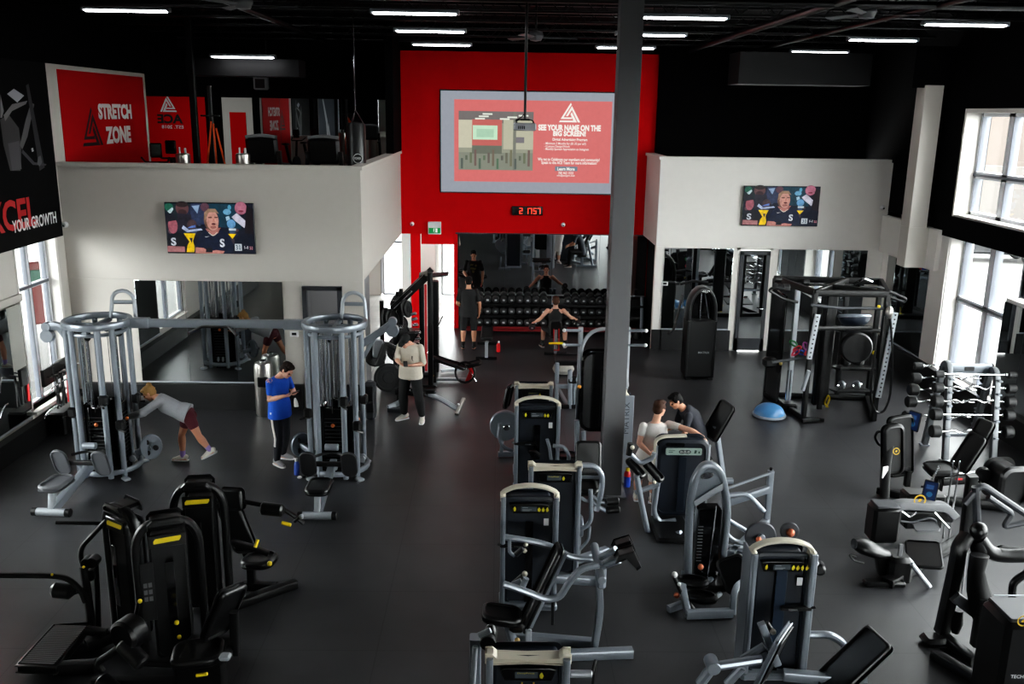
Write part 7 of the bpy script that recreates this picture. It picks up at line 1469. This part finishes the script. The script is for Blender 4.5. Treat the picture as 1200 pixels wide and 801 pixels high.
# standing arm machine with leaning column
t = thing('arm_machine', 'black machine with leaning column, long upright pad and thick side handle, right side', 'weight machine', (4.9, 8.9, 0), world=True)
f0 = at(1104, 752); y = f0.y+.05; q = M(); q.rbar([V((f0.x, y, .08)), aty(1104, 738, y), aty(1120, 665, y), aty(1124, 640, y), aty(1134, 627, y+.05)], .16, .13, .12, .04); q.put('leaning_column', BLKM, t)
q = M(); q.box(at(1091, 757)+V((.1, .05, .05)), (.36, .22, .1), .04); q.put('foot', BLKP, t); rail(t, 'floor_beam', [V((f0.x, y, .06)), aty(1143, 775, 8.3)*1], .1, .1, BLKM, 0); rail(t, 'diagonal_beam', ys(y-.1, (1118, 698), (1152, 724)), .09, .12, DGREY, 0)
q = M(); loft(q, ys(y-.15, (1148, 650), (1144, 668), (1146, 690), (1152, 712), (1153, 730)), [(.1, .07), (.09, .07), (.12, .08), (.14, .08), (.1, .06)], (1, 0, 0), 16); q.put('upright_pad', VINYL, t); q = M(); q.ball(aty(1147, 622, y), (.09, .09, .1), 14); q.put('arm_hub', BLKP, t); q = M(); loft(q, ys(y, (1146, 632), (1148, 642), (1150, 652)), [(.08, .07), (.1, .08), (.09, .07)], (1, 0, 0), 14); q.put('hub_neck', BLKM, t)
q = M(); q.tube(ys(y, (1147, 630), (1160, 648), (1178, 651), (1215, 650)), .075, 12, .15); q.put('thick_handle', BLKM, t)
for x in (1124, 1129): q = M(); q.cyl(aty(x+4, 642, y+.1), aty(x-6, 728, y+.1), .012, 8); q.put('guide_rod', CHROME, t)
c = aty(1121, 729, y-.05); q = M(); loft(q, [c+V((0, 0, .15)), c, c+V((0, 0, -.12))], [.05, .07, .04], (1, 0, 0), 12); q.put('cable_stop', BLKP, t); q = M(); q.rbar([V((5.15, 8.6, .06)), V((5.15, 8.6, .62))], .1, .1); q.put('pad_post', BLKM, t)
tubes(t, 'upper_arm', DGREY, [(ys(9.6, (1130, 590), (1150, 567), (1205, 604)), .04, .08), (ys(9.5, (1158, 582), (1186, 601), (1176, 617), (1205, 611)), .035, .05), (ys(9.6, (1143, 570), (1146, 630)), .045, 0)])
q = M(); q.tube(ys(9.2, (1168, 646), (1171, 640), (1205, 644)), .022, 8, .03); q.put('side_rail', BLKM, t)
# bottom right cabinet
t = thing('machine_cabinet', 'black weight cabinet with grey lid and yellow ring mark in the bottom right corner', 'weight machine', (5.35, 7.9, 0), world=True)
c = at(1185, 712, 1.0); q = M(); q.box((c.x+.12, c.y-.05, .5), (.62, .5, 1.0), .05); bd = q.put('body', BLKP, t); q = M(); q.box((c.x+.12, c.y-.05, 1.01), (.54, .42, .04), .015); q.put('lid', DGREY, bd); q = M(); q.rbar([(c.x-.08, c.y+.17, 1.035), (c.x+.36, c.y+.17, 1.035)], .02, .012); q.put('lid_edge', LGREY, bd)
yfr = c.y-.05-.25; ring_mark(t, V((aty(1199, 727, yfr).x, yfr-.002, aty(1199, 727, yfr).z)), (1, 0, 0), (0, 0, 1), .055)
g0 = aty(1184, 794, yfr); pc = Pic((g0.x, yfr-.0025, g0.z), (1, 0, 0), (0, 0, 1)); pc.text('TECHNOGYM', 0, 0, .3, .035, (190, 192, 194), .01); pc.put('lettering', t)
q = M(); q.tube(ys(8.4, (1186, 700), (1187, 682), (1205, 670)), .04, 10, .06); q.put('handle', BLKM, t); rail(t, 'link_beam', [V((c.x-.05, c.y+.2, .06)), V((c.x-.3, c.y+.7, .06))], .1, .1, BLKM, 0)
# ------------------------------------------------------------------ light and view
w = bpy.data.worlds.new('world'); S.world = w; w.use_nodes = True
nt = w.node_tree; bg = nt.nodes['Background']
sk = nt.nodes.new('ShaderNodeTexSky'); sk.sky_type = 'PREETHAM' if False else 'HOSEK_WILKIE'; sk.turbidity = 8; sk.sun_direction = (.3, -.3, .9)
mx = nt.nodes.new('ShaderNodeMix'); mx.data_type = 'RGBA'; mx.inputs['Factor'].default_value = .93
nt.links.new(sk.outputs[0], mx.inputs['A']); mx.inputs['B'].default_value = (.97, .98, .97, 1)
nt.links.new(mx.outputs['Result'], bg.inputs['Color']); bg.inputs['Strength'].default_value = 25.0
def portal(p, rot, sx, sy):
    l = bpy.data.lights.new('window_portal', 'AREA'); l.shape = 'RECTANGLE'; l.size = sx; l.size_y = sy; l.cycles.is_portal = True
    o = bpy.data.objects.new('window_portal', l); COL.objects.link(o); o.location = p; o.rotation_euler = rot
for p, e, sz in (((-3.2, 17.4, 2.38), 8, .5), ((-10.5, 21, 7.2), 220, 1.2), ((-2.2, 25, 2.95), 30, 1.4)):  # unseen lamps without fixtures; the alcove one added to light its mirror view
    l = bpy.data.lights.new('unseen_room_lamp', 'AREA'); l.size = sz; l.energy = e; o = bpy.data.objects.new('unseen_room_lamp', l); COL.objects.link(o); o.location = p
S.view_settings.view_transform = 'Standard'; S.view_settings.look = 'None'; S.view_settings.exposure = 0.12
S.view_settings.use_curve_mapping = True
cm = S.view_settings.curve_mapping; cv = cm.curves[3]
for x, y in ((.012, .0075), (.06, .055), (.3, .325)): cv.points.new(x, y)
cm.update()
S.cycles.use_denoising = True
S.cycles.max_bounces = 7; S.cycles.diffuse_bounces = 3; S.cycles.glossy_bounces = 5; S.cycles.transparent_max_bounces = 10
S.cycles.caustics_reflective = False; S.cycles.caustics_refractive = False
S.cycles.sample_clamp_indirect = 6
